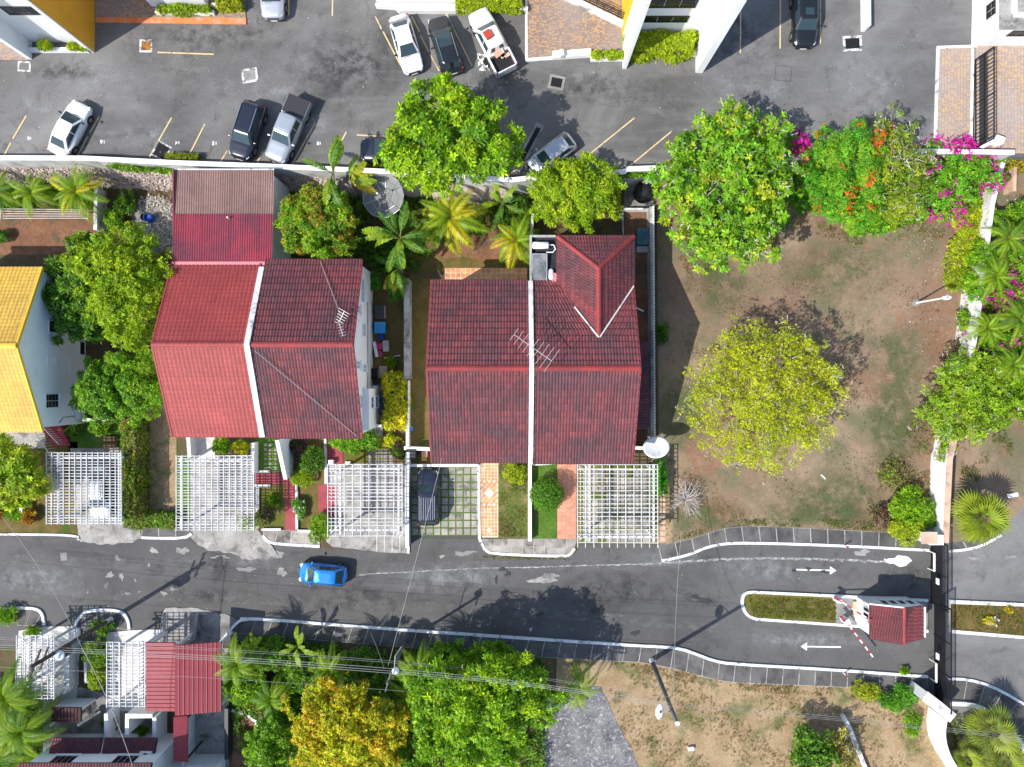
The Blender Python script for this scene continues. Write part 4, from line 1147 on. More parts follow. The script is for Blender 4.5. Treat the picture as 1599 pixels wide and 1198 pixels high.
# ================================================================== PERGOLAS, FENCES, GATES, POLES
def pergola(label, u0, v0, u1, v1, z, nrow, ncol, sides='', tails=0.0, seed=0, miss=0.0, floor=0.05):
    """white timber pergola seen from above: posts, beams, rafters (along x), purlins (along y) and flat edge rails"""
    a = P(u0, v1, z); b = P(u1, v0, z)
    x0, x1, y0, y1 = a.x, b.x, a.y, b.y
    t = thing('pergola', label, 'pergola', ((x0+x1)/2, (y0+y1)/2, floor), 'white pergolas over the car spaces')
    r = random.Random(seed)
    ix0 = x0 + (1.0 if 'W' in sides else 0.35); ix1 = x1 - (1.0 if 'E' in sides else 0.35)
    for xx in (ix0, ix1):
        for yy in (y0+0.45, y1-0.45):
            MB().box((xx, yy, (z-0.25+floor)/2), (0.16, 0.16, z-0.25-floor)).build('post', M_SLATW, t)
    for xx in (ix0, ix1): MB().box((xx, (y0+y1)/2, z-0.16), (0.14, y1-y0-0.1, 0.2)).build('beam', M_SLATW, t)
    for yy in (y0+0.45, y1-0.45): MB().box(((x0+x1)/2, yy, z-0.34), (x1-x0-0.2, 0.13, 0.15)).build('beam', M_SLATW, t)
    L = x1-x0
    mr = MB().box((0,0,0),(L,0.046,0.07)).mesh('rafter', M_SLATW)
    mp = MB().box((0,0,0),(0.05,y1-y0+tails,0.06)).mesh('purlin', M_SLATW)
    for i in range(nrow):
        if 0 < i < nrow-1 and r.random() < miss: continue
        o = link('rafter', mr, t)
        o.location = ((x0+x1)/2 + r.uniform(-0.02,0.02), lerp(y0+0.05, y1-0.05, i/(nrow-1)) + r.uniform(-0.03,0.03), z - 0.015 + r.uniform(-0.008,0.008))
        o.rotation_euler = (0, r.uniform(-.003,.003), r.uniform(-.009,.009))
    for i in range(ncol):
        o = link('purlin', mp, t)
        o.location = (lerp(x0+0.05, x1-0.05, i/(ncol-1)) + r.uniform(-0.025,0.025), (y0+y1)/2 - tails*.5, z + 0.052)
        o.rotation_euler = (0, 0, r.uniform(-.004,.004))
    for s in sides:
        xs = x0 if s == 'W' else x1; sg = 1 if s == 'W' else -1
        for k in range(1, 4):
            off = 0.28*k
            MB().box((xs + sg*off, (y0+y1)/2, z - 0.10 - 0.05*k), (0.045, y1-y0-2*off, 0.05)).build('edge_rail', M_SLATW, t)
        for yy, sy in ((y0, 1), (y1, -1)):
            MB().beam((xs+sg*0.04, yy+sy*0.04, z-0.07), (xs+sg*1.0, yy+sy*1.0, z-0.26), 0.07, 0.07).build('mitre_bar', M_SLATW, t)
    return t

pergola('white slatted pergola over parked silver car below the yellow roof', 72, 706, 191, 819, 2.9, 25, 14, 'W', seed=1)
pergola('white slatted pergola in front of the bright red roof, creeper at its corner', 275, 711, 397, 829, 2.9, 27, 14, 'E', seed=2)
pergola('white pergola with gappy uneven slats beside the black SUV driveway', 511, 725, 629, 838, 2.9, 21, 10, 'W', seed=3, miss=0.16)
pergola('white pergola with long projecting ends next to the white satellite dish', 901, 725, 1028, 848, 2.9, 19, 11, 'W', 0.35, seed=4)
pergola('white pergola under the utility pole transformer, bottom left', 26, 992, 86, 1092, 2.9, 20, 7, 'W', seed=5)
pergola('white pergola adjoining the red carport roof', 166, 1002, 228, 1104, 2.9, 19, 7, 'W', seed=6)

# ---- garden walls
def wall_thing(name, label, cat, pts, w, z1, m, z0=-0.05, cap=None, capm=None, group=None, capw=None, zp=0.0):
    xy = px(pts, zp)
    t = thing(name, label, cat, (xy[0][0], xy[0][1], z0), group)
    strip_mesh(MB(), xy, w, z0, z1).build('wall', m, t)
    if cap: strip_mesh(MB(), xy, capw or w+0.08, z1, z1+cap).build('coping', capm or m, t)
    return t
wall_thing('garden_wall', 'white low wall down the middle of the two front lawns', 'wall', [(827,715),(827,842)], 0.22, 0.75, M_WHITE, cap=0.06)
wall_thing('garden_wall', 'white low wall along head of the grass paver drive', 'wall', [(640,726),(747,726)], 0.16, 0.4, M_WHITE, cap=0.05)
wall_thing('garden_wall', 'short white wall across head of lawn with topiary ball', 'wall', [(832,725),(870,723)], 0.14, 0.4, M_WHITE)
wall_thing('garden_wall', 'white boundary wall between gappy pergola and black SUV', 'wall', [(640,704),(639,760),(639,850)], 0.2, 1.1, M_WHITE, cap=0.06)
wall_thing('garden_wall', 'white wall stub between side lawn and front paving', 'wall', [(634,698),(676,700)], 0.2, 1.0, M_WHITE, cap=0.06)
wall_thing('garden_wall', 'grey boundary wall with tan edge between white gable and side lawn', 'wall', [(640,440),(640,592)], 0.36, 1.7, M_GREYW, cap=0.06)
wall_thing('garden_wall', 'white wall beside pergola of the bright red roof', 'wall', [(402,690),(402,738)], 0.2, 1.0, M_WHITE, cap=0.06)
wall_thing('garden_wall', 'white cross wall behind satellite dish', 'wall', [(986,697),(1016,698)], 0.18, 1.4, M_WHITE, cap=0.05)
wall_thing('garden_wall', 'pale wall between red soil yard and rubbish yard', 'wall', [(166,300),(165,365)], 0.2, 1.4, M_WHITED, cap=0.05)
wall_thing('garden_wall', 'white wall behind solar heater corner and garden palm', 'wall', [(831,340),(829,380)], 0.2, 1.6, M_WHITED)
wall_thing('garden_wall', 'low concrete wall beside round mango and black tank', 'wall', [(972,330),(1014,330)], 0.14, 0.8, M_WHITED)
wall_thing('garden_wall', 'thin rail wall beside the service yard', 'wall', [(971,330),(972,372)], 0.1, 0.5, M_GREYW)
wall_thing('garden_wall', 'white wall end closing the wash yard', 'wall', [(576,664),(600,663)], 0.2, 1.2, M_WHITE)
wall_thing('garden_wall', 'white front wall under the lime trees beside grey gable', 'wall', [(142,654),(194,655)], 0.2, 1.2, M_WHITE)
wall_thing('garden_wall', 'white wall stub beside the left planting', 'wall', [(44,772),(44,798)], 0.24, 0.9, M_WHITE)
wall_thing('garden_wall', 'narrow pale post wall beside white tiled entrance', 'wall', [(303,680),(306,716)], 0.3, 1.1, M_WHITED)
ww = thing('wing_wall', 'tall white sloping wing wall in front of weathered roof', 'wall', P(456,715))
xa = P(456,700).x; ya, yb = P(0,682).y, P(0,744).y
MB().add([(xa-.12,ya,0),(xa+.12,ya,0),(xa+.12,yb,0),(xa-.12,yb,0),(xa-.12,ya,3.6),(xa+.12,ya,3.6),(xa+.12,yb,1.6),(xa-.12,yb,1.6)],
         [(3,2,1,0),(4,5,6,7),(0,1,5,4),(1,2,6,5),(2,3,7,6),(3,0,4,7)][::1]).build('wall', M_WHITE2, ww)
MB().beam((xa,ya,3.64),(xa,yb,1.64),0.3,0.07).build('coping', M_WHITE, ww)
for pts in ([(398,736),(422,736)], [(398,758),(423,758)], [(404,760),(404,824)], [(464,742),(465,826)], [(410,826),(440,826)], [(466,828),(500,829)], [(509,684),(510,755)], [(540,722),(548,722)]):
    kerb(garden, pts, 0.2, 0.28, 'edging', M_WHITED, 0)

# picket topped walls
def picket_wall(label, pts, h, m, side):
    xy = [Vector(p) for p in px(pts)]
    t = thing('picket_wall', label, 'fence', (xy[0].x, xy[0].y, 0))
    strip_mesh(MB(), xy, 0.2, -0.05, h-0.35).build('wall', m, t)
    d = (xy[-1]-xy[0]); L = d.length; d.normalize()
    n = int(L/0.24)
    mb = MB(); w = 0.1
    mb.add([(-w,-.03,0),(w,-.03,0),(w,-.03,.5),(0,-.03,.62),(-w,-.03,.5),(-w,.03,0),(w,.03,0),(w,.03,.5),(0,.03,.62),(-w,.03,.5)],
           [(0,1,2,3,4),(9,8,7,6,5),(0,5,6,1),(1,6,7,2),(2,7,8,3),(3,8,9,4),(4,9,5,0)])
    me = mb.mesh('picket', M_WHITE)
    ang = math.atan2(d.y, d.x)
    nn = Vector((-d.y, d.x))*side*0.14
    for i in range(n):
        p = xy[0].lerp(xy[-1], (i+.5)/n) + nn
        o = link('picket', me, t)
        Mx = Matrix.Rotation(ang, 4, 'Z'); Mx.translation = (p.x, p.y, h-0.55)
        o.matrix_basis = Mx
    rl = MB()
    for z in (h-0.42, h-0.15): rl.beam((xy[0].x+nn.x*.75, xy[0].y+nn.y*.75, z), (xy[-1].x+nn.x*.75, xy[-1].y+nn.y*.75, z), 0.04, 0.07)
    rl.build('rail', M_WHITE, t)
    return t
picket_wall('long white picket-topped wall between red roof and vacant lot', [(1013,688),(1013,480),(1011,330)], 1.9, M_GREYW, -1)
picket_wall('white picket-topped wall beside the yellow hedge', [(639,594),(639,698)], 1.5, M_WHITE, 1)

# boundary wall of the vacant lot, right
bw = thing('boundary_wall', 'white boundary wall with tan coping beside the vacant lot gate', 'wall', P(1462,760))
xy = px([(1474,640),(1456,712),(1450,838)])
strip_mesh(MB(), xy, 0.3, -0.05, 2.2).build('wall', M_WHITE, bw)
strip_mesh(MB(), xy, 0.44, 2.2, 2.3).build('coping', M_TAN, bw)
pil = thing('gate_pillar', 'white gate pillar with tan cap at the upper end of black gate', 'pillar', P(1456,845))
MB().box(P(1448,838,1.25), (1.1, 0.8, 2.5)).build('shaft', M_WHITE, pil)
MB().box(P(1451,840,2.56), (1.25, 0.95, 0.12)).build('cap', M_TAN, pil)
bw2 = thing('boundary_wall', 'white weathered boundary wall showing between bougainvillea and palms', 'wall', P(1500,340))
strip_mesh(MB(), px([(1540,250),(1520,330),(1508,420),(1498,500),(1486,580),(1476,636)]), 0.3, -0.05, 2.2).build('wall', M_WHITED, bw2)
strip_mesh(MB(), px([(1540,250),(1520,330),(1508,420),(1498,500),(1486,580),(1476,636)]), 0.38, 2.2, 2.28).build('coping', M_WHITED, bw2)
bs = thing('boundary_wall', 'grey topped white wall below lower end of black gate', 'wall', P(1440,1090))
strip_mesh(MB(), px([(1419,1068),(1440,1084),(1462,1102)]), 0.75, -0.05, 2.1).build('wall', M_WHITE, bs)
strip_mesh(MB(), px([(1419,1068),(1440,1084),(1462,1102)]), 0.85, 2.1, 2.2).build('coping', M_WHITED, bs)
bs2 = thing('boundary_wall', 'bright white curved wall face beside lower right fan palms', 'wall', P(1450,1150))
strip_mesh(MB(), px(arc_smooth([(1452,1104),(1448,1130),(1456,1160),(1476,1190),(1500,1230)],2)), 0.3, -0.05, 2.1).build('wall', M_WHITE, bs2)
wall_thing('low_wall', 'broken white low wall in dry plot, lower right', 'wall', [(1313,1114),(1324,1134),(1332,1156),(1342,1180),(1356,1215)], 0.28, 0.45, M_WHITED)
wall_thing('verge_kerb_wall', 'curved pale kerb wall behind lower right pavement', 'wall', arc_smooth([(1480,1096),(1520,1098),(1560,1120),(1590,1156),(1610,1190)],2), 0.34, 0.35, M_WHITED)

# sliding gate across the road
def bar_gate(label, x, y0, y1, h, zb, step=0.13, panel=None, name='sliding_gate'):
    t = thing(name, label, 'gate', (x, (y0+y1)/2, zb))
    fr = MB()
    for z in (zb+0.12, zb+h*0.5, zb+h-0.03): fr.box((x,(y0+y1)/2,z),(0.07,y1-y0,0.07))
    n = max(2, int((y1-y0)/2.4))
    for i in range(n+1): fr.box((x,lerp(y0,y1,i/n),zb+h/2),(0.09,0.08,h))
    fr.build('frame', M_BLACK, t)
    br = MB(); k = int((y1-y0)/step)
    for i in range(k): br.box((x,lerp(y0,y1,(i+.5)/k),zb+h/2+0.02),(0.035,0.05,h-0.1))
    br.build('bars', M_BLACK, t)
    if panel:
        MB().box((x+0.03,(y0+y1)/2,zb+(panel[0]+panel[1])/2),(0.02,y1-y0-0.1,panel[1]-panel[0])).build('sheet_panel', M_DGREY, t)
    return t
gx = P(1453,0).x
def gate_leaf(label, v0, v1, x):
    return bar_gate(label, x, P(0,v1).y, P(0,v0).y, 2.3, 0.0, 0.14, (0.2,1.2))
gate_leaf('black sliding gate leaf across the exit lane above the booth', 842, 940, gx)
gate_leaf('black sliding gate leaf across the entry lane below the booth', 938, 1094, gx+0.28)
gp = MB(); 
for (u, v0, v1) in ((1459,864,892),(1462,1036,1066)):
    a, b = P(u,v0,0.9), P(u,v1,0.9)
    m_ = MB(); m_.tube([a,b],0.09,8); m_.tube([(a.x,a.y,0),(a.x,a.y,0.9)],0.05,6); m_.tube([(b.x,b.y,0),(b.x,b.y,0.9)],0.05,6)
    tag(m_.build('gate_guide', M_WHITE), 'white guide rail of the gate, ' + ('upper end' if v0 < 900 else 'lower end'), 'rail')
for v, w in ((908,'upper'),(1025,'lower')):
    mb = MB().box(P(1464,v,1.6),(0.06,0.5,0.35))
    tag(mb.build('gate_sign', M_WHITE), 'small white plate on the %s gate leaf' % w, 'sign')
# barrier arm
bar = thing('barrier_arm', 'lowered red and white barrier arm in the entry lane', 'barrier', P(1318,968))
pa, pb = P(1322,972,1.0), P(1363,1026,1.0)
for i in range(10):
    a = pa.lerp(pb,i/10); b = pa.lerp(pb,(i+1)/10)
    MB().beam(a,b,0.1,0.07).build('arm_band', M_REDP if i % 2 == 0 else M_WHITE, bar)
MB().box(P(1319,968,0.55),(0.4,0.4,1.1),0.5).build('cabinet', M_WHITE, bar)
MB().box(P(1316,967,1.1),(0.5,0.16,0.14),-0.9).build('counterweight', M_REDP, bar)
bar2 = thing('barrier_arm', 'raised red and white barrier arm beside guard booth', 'barrier', P(1312,934))
pa, pb = Vector(P(1308,936,1.0)), Vector(P(1318,938,1.0)) + Vector((1.1,-0.9,2.2))
for i in range(7):
    MB().beam(pa.lerp(pb,i/7),pa.lerp(pb,(i+1)/7),0.1,0.07).build('arm_band', M_REDP if i % 2 == 0 else M_WHITE, bar2)
MB().box(P(1307,936,0.5),(0.34,0.34,1.0)).build('cabinet', M_WHITE, bar2)
MB().box(P(1306,935,1.08),(0.42,0.18,0.14),-0.6).build('counterweight', M_REDP, bar2)
# short bollards
for (u, v, lb) in ((1317,851,'upper lane'),(1316,1050,'lower lane')):
    c = P(u,v,0)
    t = thing('bollard', 'short white post with red band on the %s pavement' % lb, 'bollard', c)
    MB().tube([c,c+Vector((0,0,0.6))],0.06,8).build('shaft', M_WHITE, t); MB().tube([c+Vector((0,0,0.6)),c+Vector((0,0,0.85))],0.065,8).build('band', M_REDP, t)

# ---- utility poles
def utility_pole(label, base, top, r0, r1, m):
    t = thing('utility_pole', label, 'pole', base)
    b, tp = Vector(base), Vector(top)
    MB().tube([b+(tp-b)*k for k in (0,.33,.66,1)],[r0,lerp(r0,r1,.33),lerp(r0,r1,.66),r1],10).build('shaft', m, t, smooth=True)
    return t
b1 = P(175,966); t1 = Vector((b1.x+0.02,b1.y-0.05,9.7))
up1 = utility_pole('dark wooden utility pole carrying a transformer, bottom left', b1, t1, 0.19, 0.13, M_POLEW)
MB().tube([b1,b1+Vector((0,0,0.9))],0.2,10).build('painted_foot', M_WHITED, up1)
tc = b1 + Vector((0.42,-0.2,0))
MB().lathe([(0.0,6.2),(0.32,6.2),(0.34,6.3),(0.34,7.15),(0.30,7.22)], (tc.x,tc.y,0), 16).build('transformer', M_DGREY, up1, smooth=False)
MB().lathe([(0.36,7.2),(0.34,7.3),(0.2,7.36),(0.0,7.38)], (tc.x,tc.y,0), 16).build('transformer_lid', material('pale_blue_lid', (0.55,0.66,0.7), 0.5), up1)
ca = MB(); ca.beam(b1+Vector((-0.4,-1.0,9.2)), b1+Vector((0.4,1.0,9.2)),0.1,0.12); ca.beam(b1+Vector((-0.3,-0.8,8.3)), b1+Vector((0.3,0.8,8.3)),0.1,0.12)
ca.build('crossarm', M_POLEW, up1)
ins = MB()
for k in (-0.9,-0.4,0.4,0.9): ins.tube([b1+Vector((0.4*k,k,9.25)), b1+Vector((0.4*k,k,9.5))],0.05,6)
ins.build('insulators', M_GREYW, up1)
b2 = P(1017,1030); t2 = Vector((11.35,-23.35,10.1))
up2 = utility_pole('grey utility pole with street lamp on the dry plot', b2, t2, 0.2, 0.13, M_POLEC)
MB().tube([b2,b2+Vector((0,0,0.8))],0.215,10).build('painted_foot', M_WHITED, up2)
MB().tube([t2, t2+Vector((0,0,0.06))],0.16,10).build('cap', M_WHITE, up2)
def lamp_head(parent, c, d, s=1.0):
    c = Vector(c); d = Vector(d).normalized()
    mb = MB()
    mb.tube([c-d*0.45*s, c-d*0.3*s, c, c+d*0.35*s, c+d*0.55*s],[0.05*s,0.16*s,0.25*s,0.2*s,0.06*s],10)
    o = mb.build('lamp_head', M_WHITE, parent, smooth=True)
    MB().box(c+Vector((0,0,0.24*s)),(0.12*s,0.12*s,0.08*s)).build('photocell', M_DGREY, o)
    return o
lh = P(1030,1109,8.6)
pl = b2.lerp(t2,0.82)
MB().tube([pl, pl.lerp(lh,0.4)+Vector((0,0,0.35)), lh+Vector((0.05,0.4,0.1))],0.04,6).build('lamp_arm', M_STEEL, up2)
lamp_head(up2, lh, (-0.15,-1,0), 1.15)
b3 = P(634,1001); t3 = Vector((b3.x-0.1,b3.y-0.05,8.0))
up3 = utility_pole('slim utility pole with round lamp among the roadside palms', b3, t3, 0.15, 0.1, M_POLEC)
MB().lathe([(0.0,6.95),(0.24,7.0),(0.28,7.15),(0.2,7.35),(0,7.4)], (b3.x+0.35,b3.y+0.5,0), 12).build('lamp_head', M_WHITE, up3, smooth=True)
MB().tube([(b3.x-0.05,b3.y,6.9),(b3.x+0.35,b3.y+0.5,7.1)],0.035,6).build('lamp_arm', M_STEEL, up3)
ca = MB(); ca.beam(t3+Vector((-0.2,-0.7,-0.3)), t3+Vector((0.2,0.7,-0.3)),0.08,0.1); ca.build('crossarm', M_POLEC, up3)
MB().tube([b3+Vector((0,0,5.6)), b3+Vector((0.1,1.1,5.9)), b3+Vector((0.55,1.7,5.6))],0.04,6).build('bracket', M_STEEL, up3)
# street lamp in the vacant lot
sl = thing('lamp_post', 'white lamp post standing in the vacant lot', 'lamp post', P(1432,472))
c = P(1430,473)
MB().tube([c, c+Vector((0.02,-0.05,3.6))],[0.09,0.06],8).build('shaft', M_WHITE, sl)
lamp_head(sl, c+Vector((0.25,-0.02,3.6)), (1,0.1,0), 0.8)
MB().lathe([(0,0.02),(0.35,0.02),(0.3,0.16),(0,0.18)],(c.x,c.y,0),10).build('footing', M_CONCG, sl)

# ---- overhead lines: each span one thing
def span(label, a, b, sag, r=0.018, group='overhead lines', n=16):
    a = Vector(a); b = Vector(b)
    pts = [a.lerp(b,i/n) - Vector((0,0,4*sag*(i/n)*(1-i/n))) for i in range(n+1)]
    return tag(MB().tube(pts, r, 5).build('power_line', M_WIRE), label, 'cable', group)
for k, (dv, zz, s_) in enumerate(((0,8.8,0.5),(4,8.85,0.55),(7.5,8.8,0.6),(-9,7.2,0.5),(-12,7.0,0.5),(34,6.6,0.4))):
    nm = ['highest','second','third','fourth','fifth','lowest'][k]
    a_, m1, m2, c_ = P(-200,1000+dv,zz), P(598,1043+dv,zz-1), P(1044,1098+dv*0.8,zz), P(1750,1168+dv,zz)
    lb = ['thin overhead line, %s of the lines along the pavement, ' % w for w in ('upper three: top','upper three: middle','upper three: bottom','faint pair: lower','faint pair: upper','single line over orange tree')][k]
    span(lb + 'left span', a_, m1, s_, 0.013 if k < 3 else 0.008)
    span(lb + 'middle span', m1, m2, s_, 0.013 if k < 3 else 0.008)
    if k < 3: span(lb + 'right span', m2, c_, s_, 0.009)
span('service wire crossing the road at far left', P(2,806,5.0), P(128,1012,8.5), 0.5, 0.016)
span('pale service wire dropping to the roofs at lower left', P(128,1012,8.5), P(207,1196,5.2), 0.3, 0.022)
span('service wire from slim pole to the left red roof beside black SUV', P(606,1040,7.2), P(690,716,5.2), 0.4, 0.013)
span('service wire from slim pole to gappy pergola', P(600,1045,7.3), P(579,990,3.0), 0.2, 0.011)
span('wire from grey utility pole over the road to white dish', P(1052,1100,9.4), P(1064,830,4.0), 0.5, 0.016)
span('aerial cable lying across weathered red roof front', P(398,548,8.2), P(557,681,5.3), 0.0, 0.02)
span('aerial cable running up back of weathered red roof', P(500,408,5.3), P(534,498,7.4), 0.0, 0.02)
span('wire hanging between mossy dish and left roof', P(1028,708,3.2), P(1017,722,2.8), 0.1, 0.02)

# ---- dishes
def dish(label, c, r, depth, nrm, m, ribs=0, seg=28, post=None, feed=True, mesh_like=False):
    c = Vector(c); n_ = Vector(nrm).normalized()
    t = thing('satellite_dish', label, 'satellite dish', (c.x, c.y, 0))
    q = Vector((0,0,1)).rotation_difference(n_).to_matrix()
    mb = MB(); vs_ = []; rings = 7
    for i in range(rings):
        rr = r*(0.03 + 0.97*i/(rings-1))
        for k in range(seg):
            a = 2*math.pi*k/seg
            vs_.append(c + q @ Vector((rr*math.cos(a), rr*math.sin(a), depth*(rr/r)**2)))
    fs = [(i*seg+k, i*seg+(k+1)%seg, (i+1)*seg+(k+1)%seg, (i+1)*seg+k) for i in range(rings-1) for k in range(seg)]
    low = [v - n_*0.03 for v in vs_]; N_ = len(vs_)
    mb.add(vs_ + low, fs + [tuple(N_+x for x in reversed(f)) for f in fs] + [((rings-1)*seg+k, (rings-1)*seg+(k+1)%seg, N_+(rings-1)*seg+(k+1)%seg, N_+(rings-1)*seg+k) for k in range(seg)])
    mb.build('reflector', m, t, smooth=not mesh_like)
    if ribs:
        for k in range(ribs):
            a = 2*math.pi*k/ribs
            pts = [c + q @ Vector((r*s*math.cos(a), r*s*math.sin(a), depth*s*s+0.03)) for s in (0.05,0.35,0.7,1.0)]
            MB().tube(pts, 0.028, 5).build('rib', M_STEEL, t)
        ring = MB()
        for s in (0.66, 1.0):
            pts = [c + q @ Vector((r*s*math.cos(2*math.pi*k/ribs), r*s*math.sin(2*math.pi*k/ribs), depth*s*s+0.03)) for k in range(ribs+1)]
            ring.tube(pts, 0.02, 4)
        ring.build('hoop', M_STEEL, t)
    f = c + n_*(r*0.9)
    if feed:
        sp = MB()
        for k in range(3):
            a = 2*math.pi*k/3 + 0.4
            sp.tube([c + q @ Vector((r*.9*math.cos(a), r*.9*math.sin(a), depth*.8)), f], 0.018, 5)
        sp.tube([f - n_*0.12, f + n_*0.12], 0.08, 8)
        sp.build('feed', M_STEEL, t)
    MB().tube([(c.x - n_.x*0.25, c.y - n_.y*0.25, 0), c - n_*0.15], 0.08, 8).build('mast', M_STEEL, t)
    return t
dish('large white satellite dish at the corner of the vacant lot', P(1025,699,2.6), 1.05, 0.1, (-0.25,0.62,0.75), M_WHITE, feed=False)
dish('big grey ribbed mesh satellite dish in the back garden', P(601,307,2.6), 1.75, 0.42, (-0.18,-0.12,0.96), M_MESHD, ribs=9, seg=18, mesh_like=True)

# ---- aerials on roofs
def aerial(label, c, hgt, L, n, ang, bl, tilt=0.0):
    c = Vector(c)
    t = thing('tv_aerial', label, 'aerial', c)
    MB().tube([c, c+Vector((0,0,hgt))],0.03,6).build('mast', M_WIRE, t)
    d = Vector((math.cos(ang), math.sin(ang), tilt)); s = Vector((-math.sin(ang), math.cos(ang), 0))
    top = c + Vector((0,0,hgt))
    MB().tube([top-d*L*.5, top+d*L*.5],0.028,6).build('boom', M_WIRE, t)
    for i in range(n):
        p = top + d*L*(i/(n-1)-.5); w = bl*(0.55+0.45*i/(n-1))
        MB().tube([p-s*w*.5, p+s*w*.5],0.02,5).build('element', M_WIRE, t)
    return t
aerial('large comb-shaped television aerial on firewall of the right pair of roofs', (1.45,2.5,8.2), 1.2, 3.2, 9, math.radians(-35), 1.9)
aerial('fallen tangled white aerial on weathered roof, upper piece', P(533,498,7.35), 0.15, 1.2, 7, math.radians(60), 0.9, 0.3)
aerial('fallen tangled white aerial on weathered roof, lower piece', P(535,520,7.75), 0.15, 1.6, 9, math.radians(-75), 0.6, -0.2)

# ---- tank, crates and bins in the service yards
tk = thing('water_tank', 'black plastic water tank behind the round mango tree', 'tank', P(1003,303))
c = P(1003,304)
MB().lathe([(0.0,0.08),(0.78,0.08),(0.82,0.3),(0.78,0.35),(0.82,0.6),(0.78,0.65),(0.82,0.95),(0.78,1.0),(0.8,1.15),(0.6,1.32),(0.3,1.4),(0.28,1.42)], (c.x,c.y,0), 20).build('body', M_TANKB, tk, smooth=True)
MB().lathe([(0.3,1.4),(0.3,1.5),(0.0,1.52)], (c.x,c.y,0), 16).build('lid', M_TANKB, tk)
c = P(1003,373)
tb = thing('tarpaulin_tank', 'square tank under a blue-grey tarpaulin beside rear wing', 'tank', c)
MB().box((c.x,c.y,0.55),(1.25,1.35,1.1)).build('body', M_TARP, tb, bevel=0.06)
MB().box((c.x+0.02,c.y-0.95,0.25),(1.1,0.5,0.5)).build('foot_box', M_GREYW, tb, bevel=0.05)
def drum(label, u, v, r, h, m, name='plastic_drum', cat='drum'):
    c = P(u,v)
    t = thing(name, label, cat, c)
    MB().lathe([(0.0,0.06),(r*.92,0.06),(r,0.12),(r,h*.95),(r*.9,h),(r*.85,h),(r*.8,h*.75),(0,h*.72)], (c.x,c.y,0), 16).build('body', m, t, smooth=False)
    return t
def crate(label, u, v, sx, sy, h, m, rz=0.0, name='crate', cat='crate', bev=0.03, lid=None):
    c = P(u,v)
    t = thing(name, label, cat, c)
    MB().box((c.x,c.y,0.06+h/2),(sx,sy,h),rz).build('body', m, t, bevel=bev)
    if lid is not None: MB().box((c.x,c.y,0.06+h+0.03),(sx+0.05,sy+0.05,0.06),rz).build('lid', lid, t, bevel=0.015)
    return t
crate('grey slatted basin frame at top of the wash yard', 596,488, 0.7,1.0,0.8, M_ACU, lid=M_DGREY, name='wash_basin', cat='basin')
crate('large blue square tub in the wash yard', 596,513, 0.85,0.9,0.7, M_BLUEP, lid=M_BLUEP, name='plastic_tub', cat='tub')
drum('small dark blue bucket in the wash yard', 597,527,0.24,0.5, M_BLUED, 'bucket', 'bucket')
drum('bright pink basin in the wash yard', 594,541,0.29,0.35, M_PINK, 'wash_tub', 'basin')
drum('smaller rose basin below the bright pink one', 594,553,0.25,0.35, material('rose_plastic',(0.45,0.06,0.11),0.5), 'wash_tub', 'basin')
crate('long pale board leaning along white gable wall', 588,546,0.25,1.3,0.5, M_ACU, 0.2, 'board', 'board')
crate('grey wire rack beside the pink basin', 604,541,0.5,0.9,0.5, M_GREYW, 0.05, 'rack', 'rack')
crate('square concrete tank with dark opening in wash yard', 585,584,0.75,0.85,0.7, M_CONC, name='concrete_tank', cat='tank', lid=M_DARKGAP)  # black lid paints the shade inside the opening
crate('brown paved slab stack right of concrete tank', 599,581,0.7,1.0,0.12, M_TAN, name='slab', cat='slab')
crate('white appliance below concrete tank', 587,608,0.65,0.6,0.8, M_ACU, name='washing_machine', cat='appliance')
for (u,v,s,w) in ((583,624,0.5,'left of the smallest bundle'),(590,632,0.55,'below the smallest bundle'),(583,640,0.45,'in middle of heap'),(589,649,0.6,'largest of the heap'),(582,657,0.5,'lowest of the heap'),(590,620,0.35,'smallest of the heap')):
    crate('grey bundle in wash yard, ' + w, u,v,s,s,0.5, M_GREYW, rng.uniform(0,1.5), 'bundle', 'bundle', 0.1)['group'] = 'bundles in the wash yard'
crate('dark grey wheelie bin behind white wall stub', 645,707,0.75,0.75,1.0, M_DGREY, name='wheelie_bin', cat='bin', lid=M_DGREY)
crate('pale box with red stripe beside wheelie bin', 664,707,0.5,0.55,0.5, M_TERRAP, name='box', cat='box')
crate('small blue box on picket wall side of the lawn', 643,669,0.25,0.4,0.4, M_BLUEP, name='box', cat='box')
drum('blue barrel in rubbish yard', 238,343,0.35,0.8, M_BLUED, 'barrel', 'barrel')
drum('dark round plant tub in rubbish yard', 229,341,0.3,0.5, M_TANKB, 'plant_tub', 'tub')
crate('stone slab in front of wash yard wall', 590,673,0.95,0.75,0.3, M_CONCG, name='slab', cat='slab')
crate('brick planter box at the hedge head below grey gable', 176,690,0.9,0.9,0.4, M_TERRAP, name='planter', cat='planter', lid=M_SOIL)
crate('small white block on dry plot', 1078,1167,0.5,0.3,0.25, M_WHITE, 0.1, 'block', 'block')
crate('small white cube post beside the red path', 519,686+35,0.4,0.4,0.5, M_WHITE, name='post', cat='post')
crate('flat pale blue board on outer verge', 1580,773,0.9,0.35,0.1, M_WHITE2, 0.2, 'board', 'board')
drum('terracotta bowl planter beside red path', 491,742,0.38,0.35, M_TERRA, 'planter_bowl', 'planter')
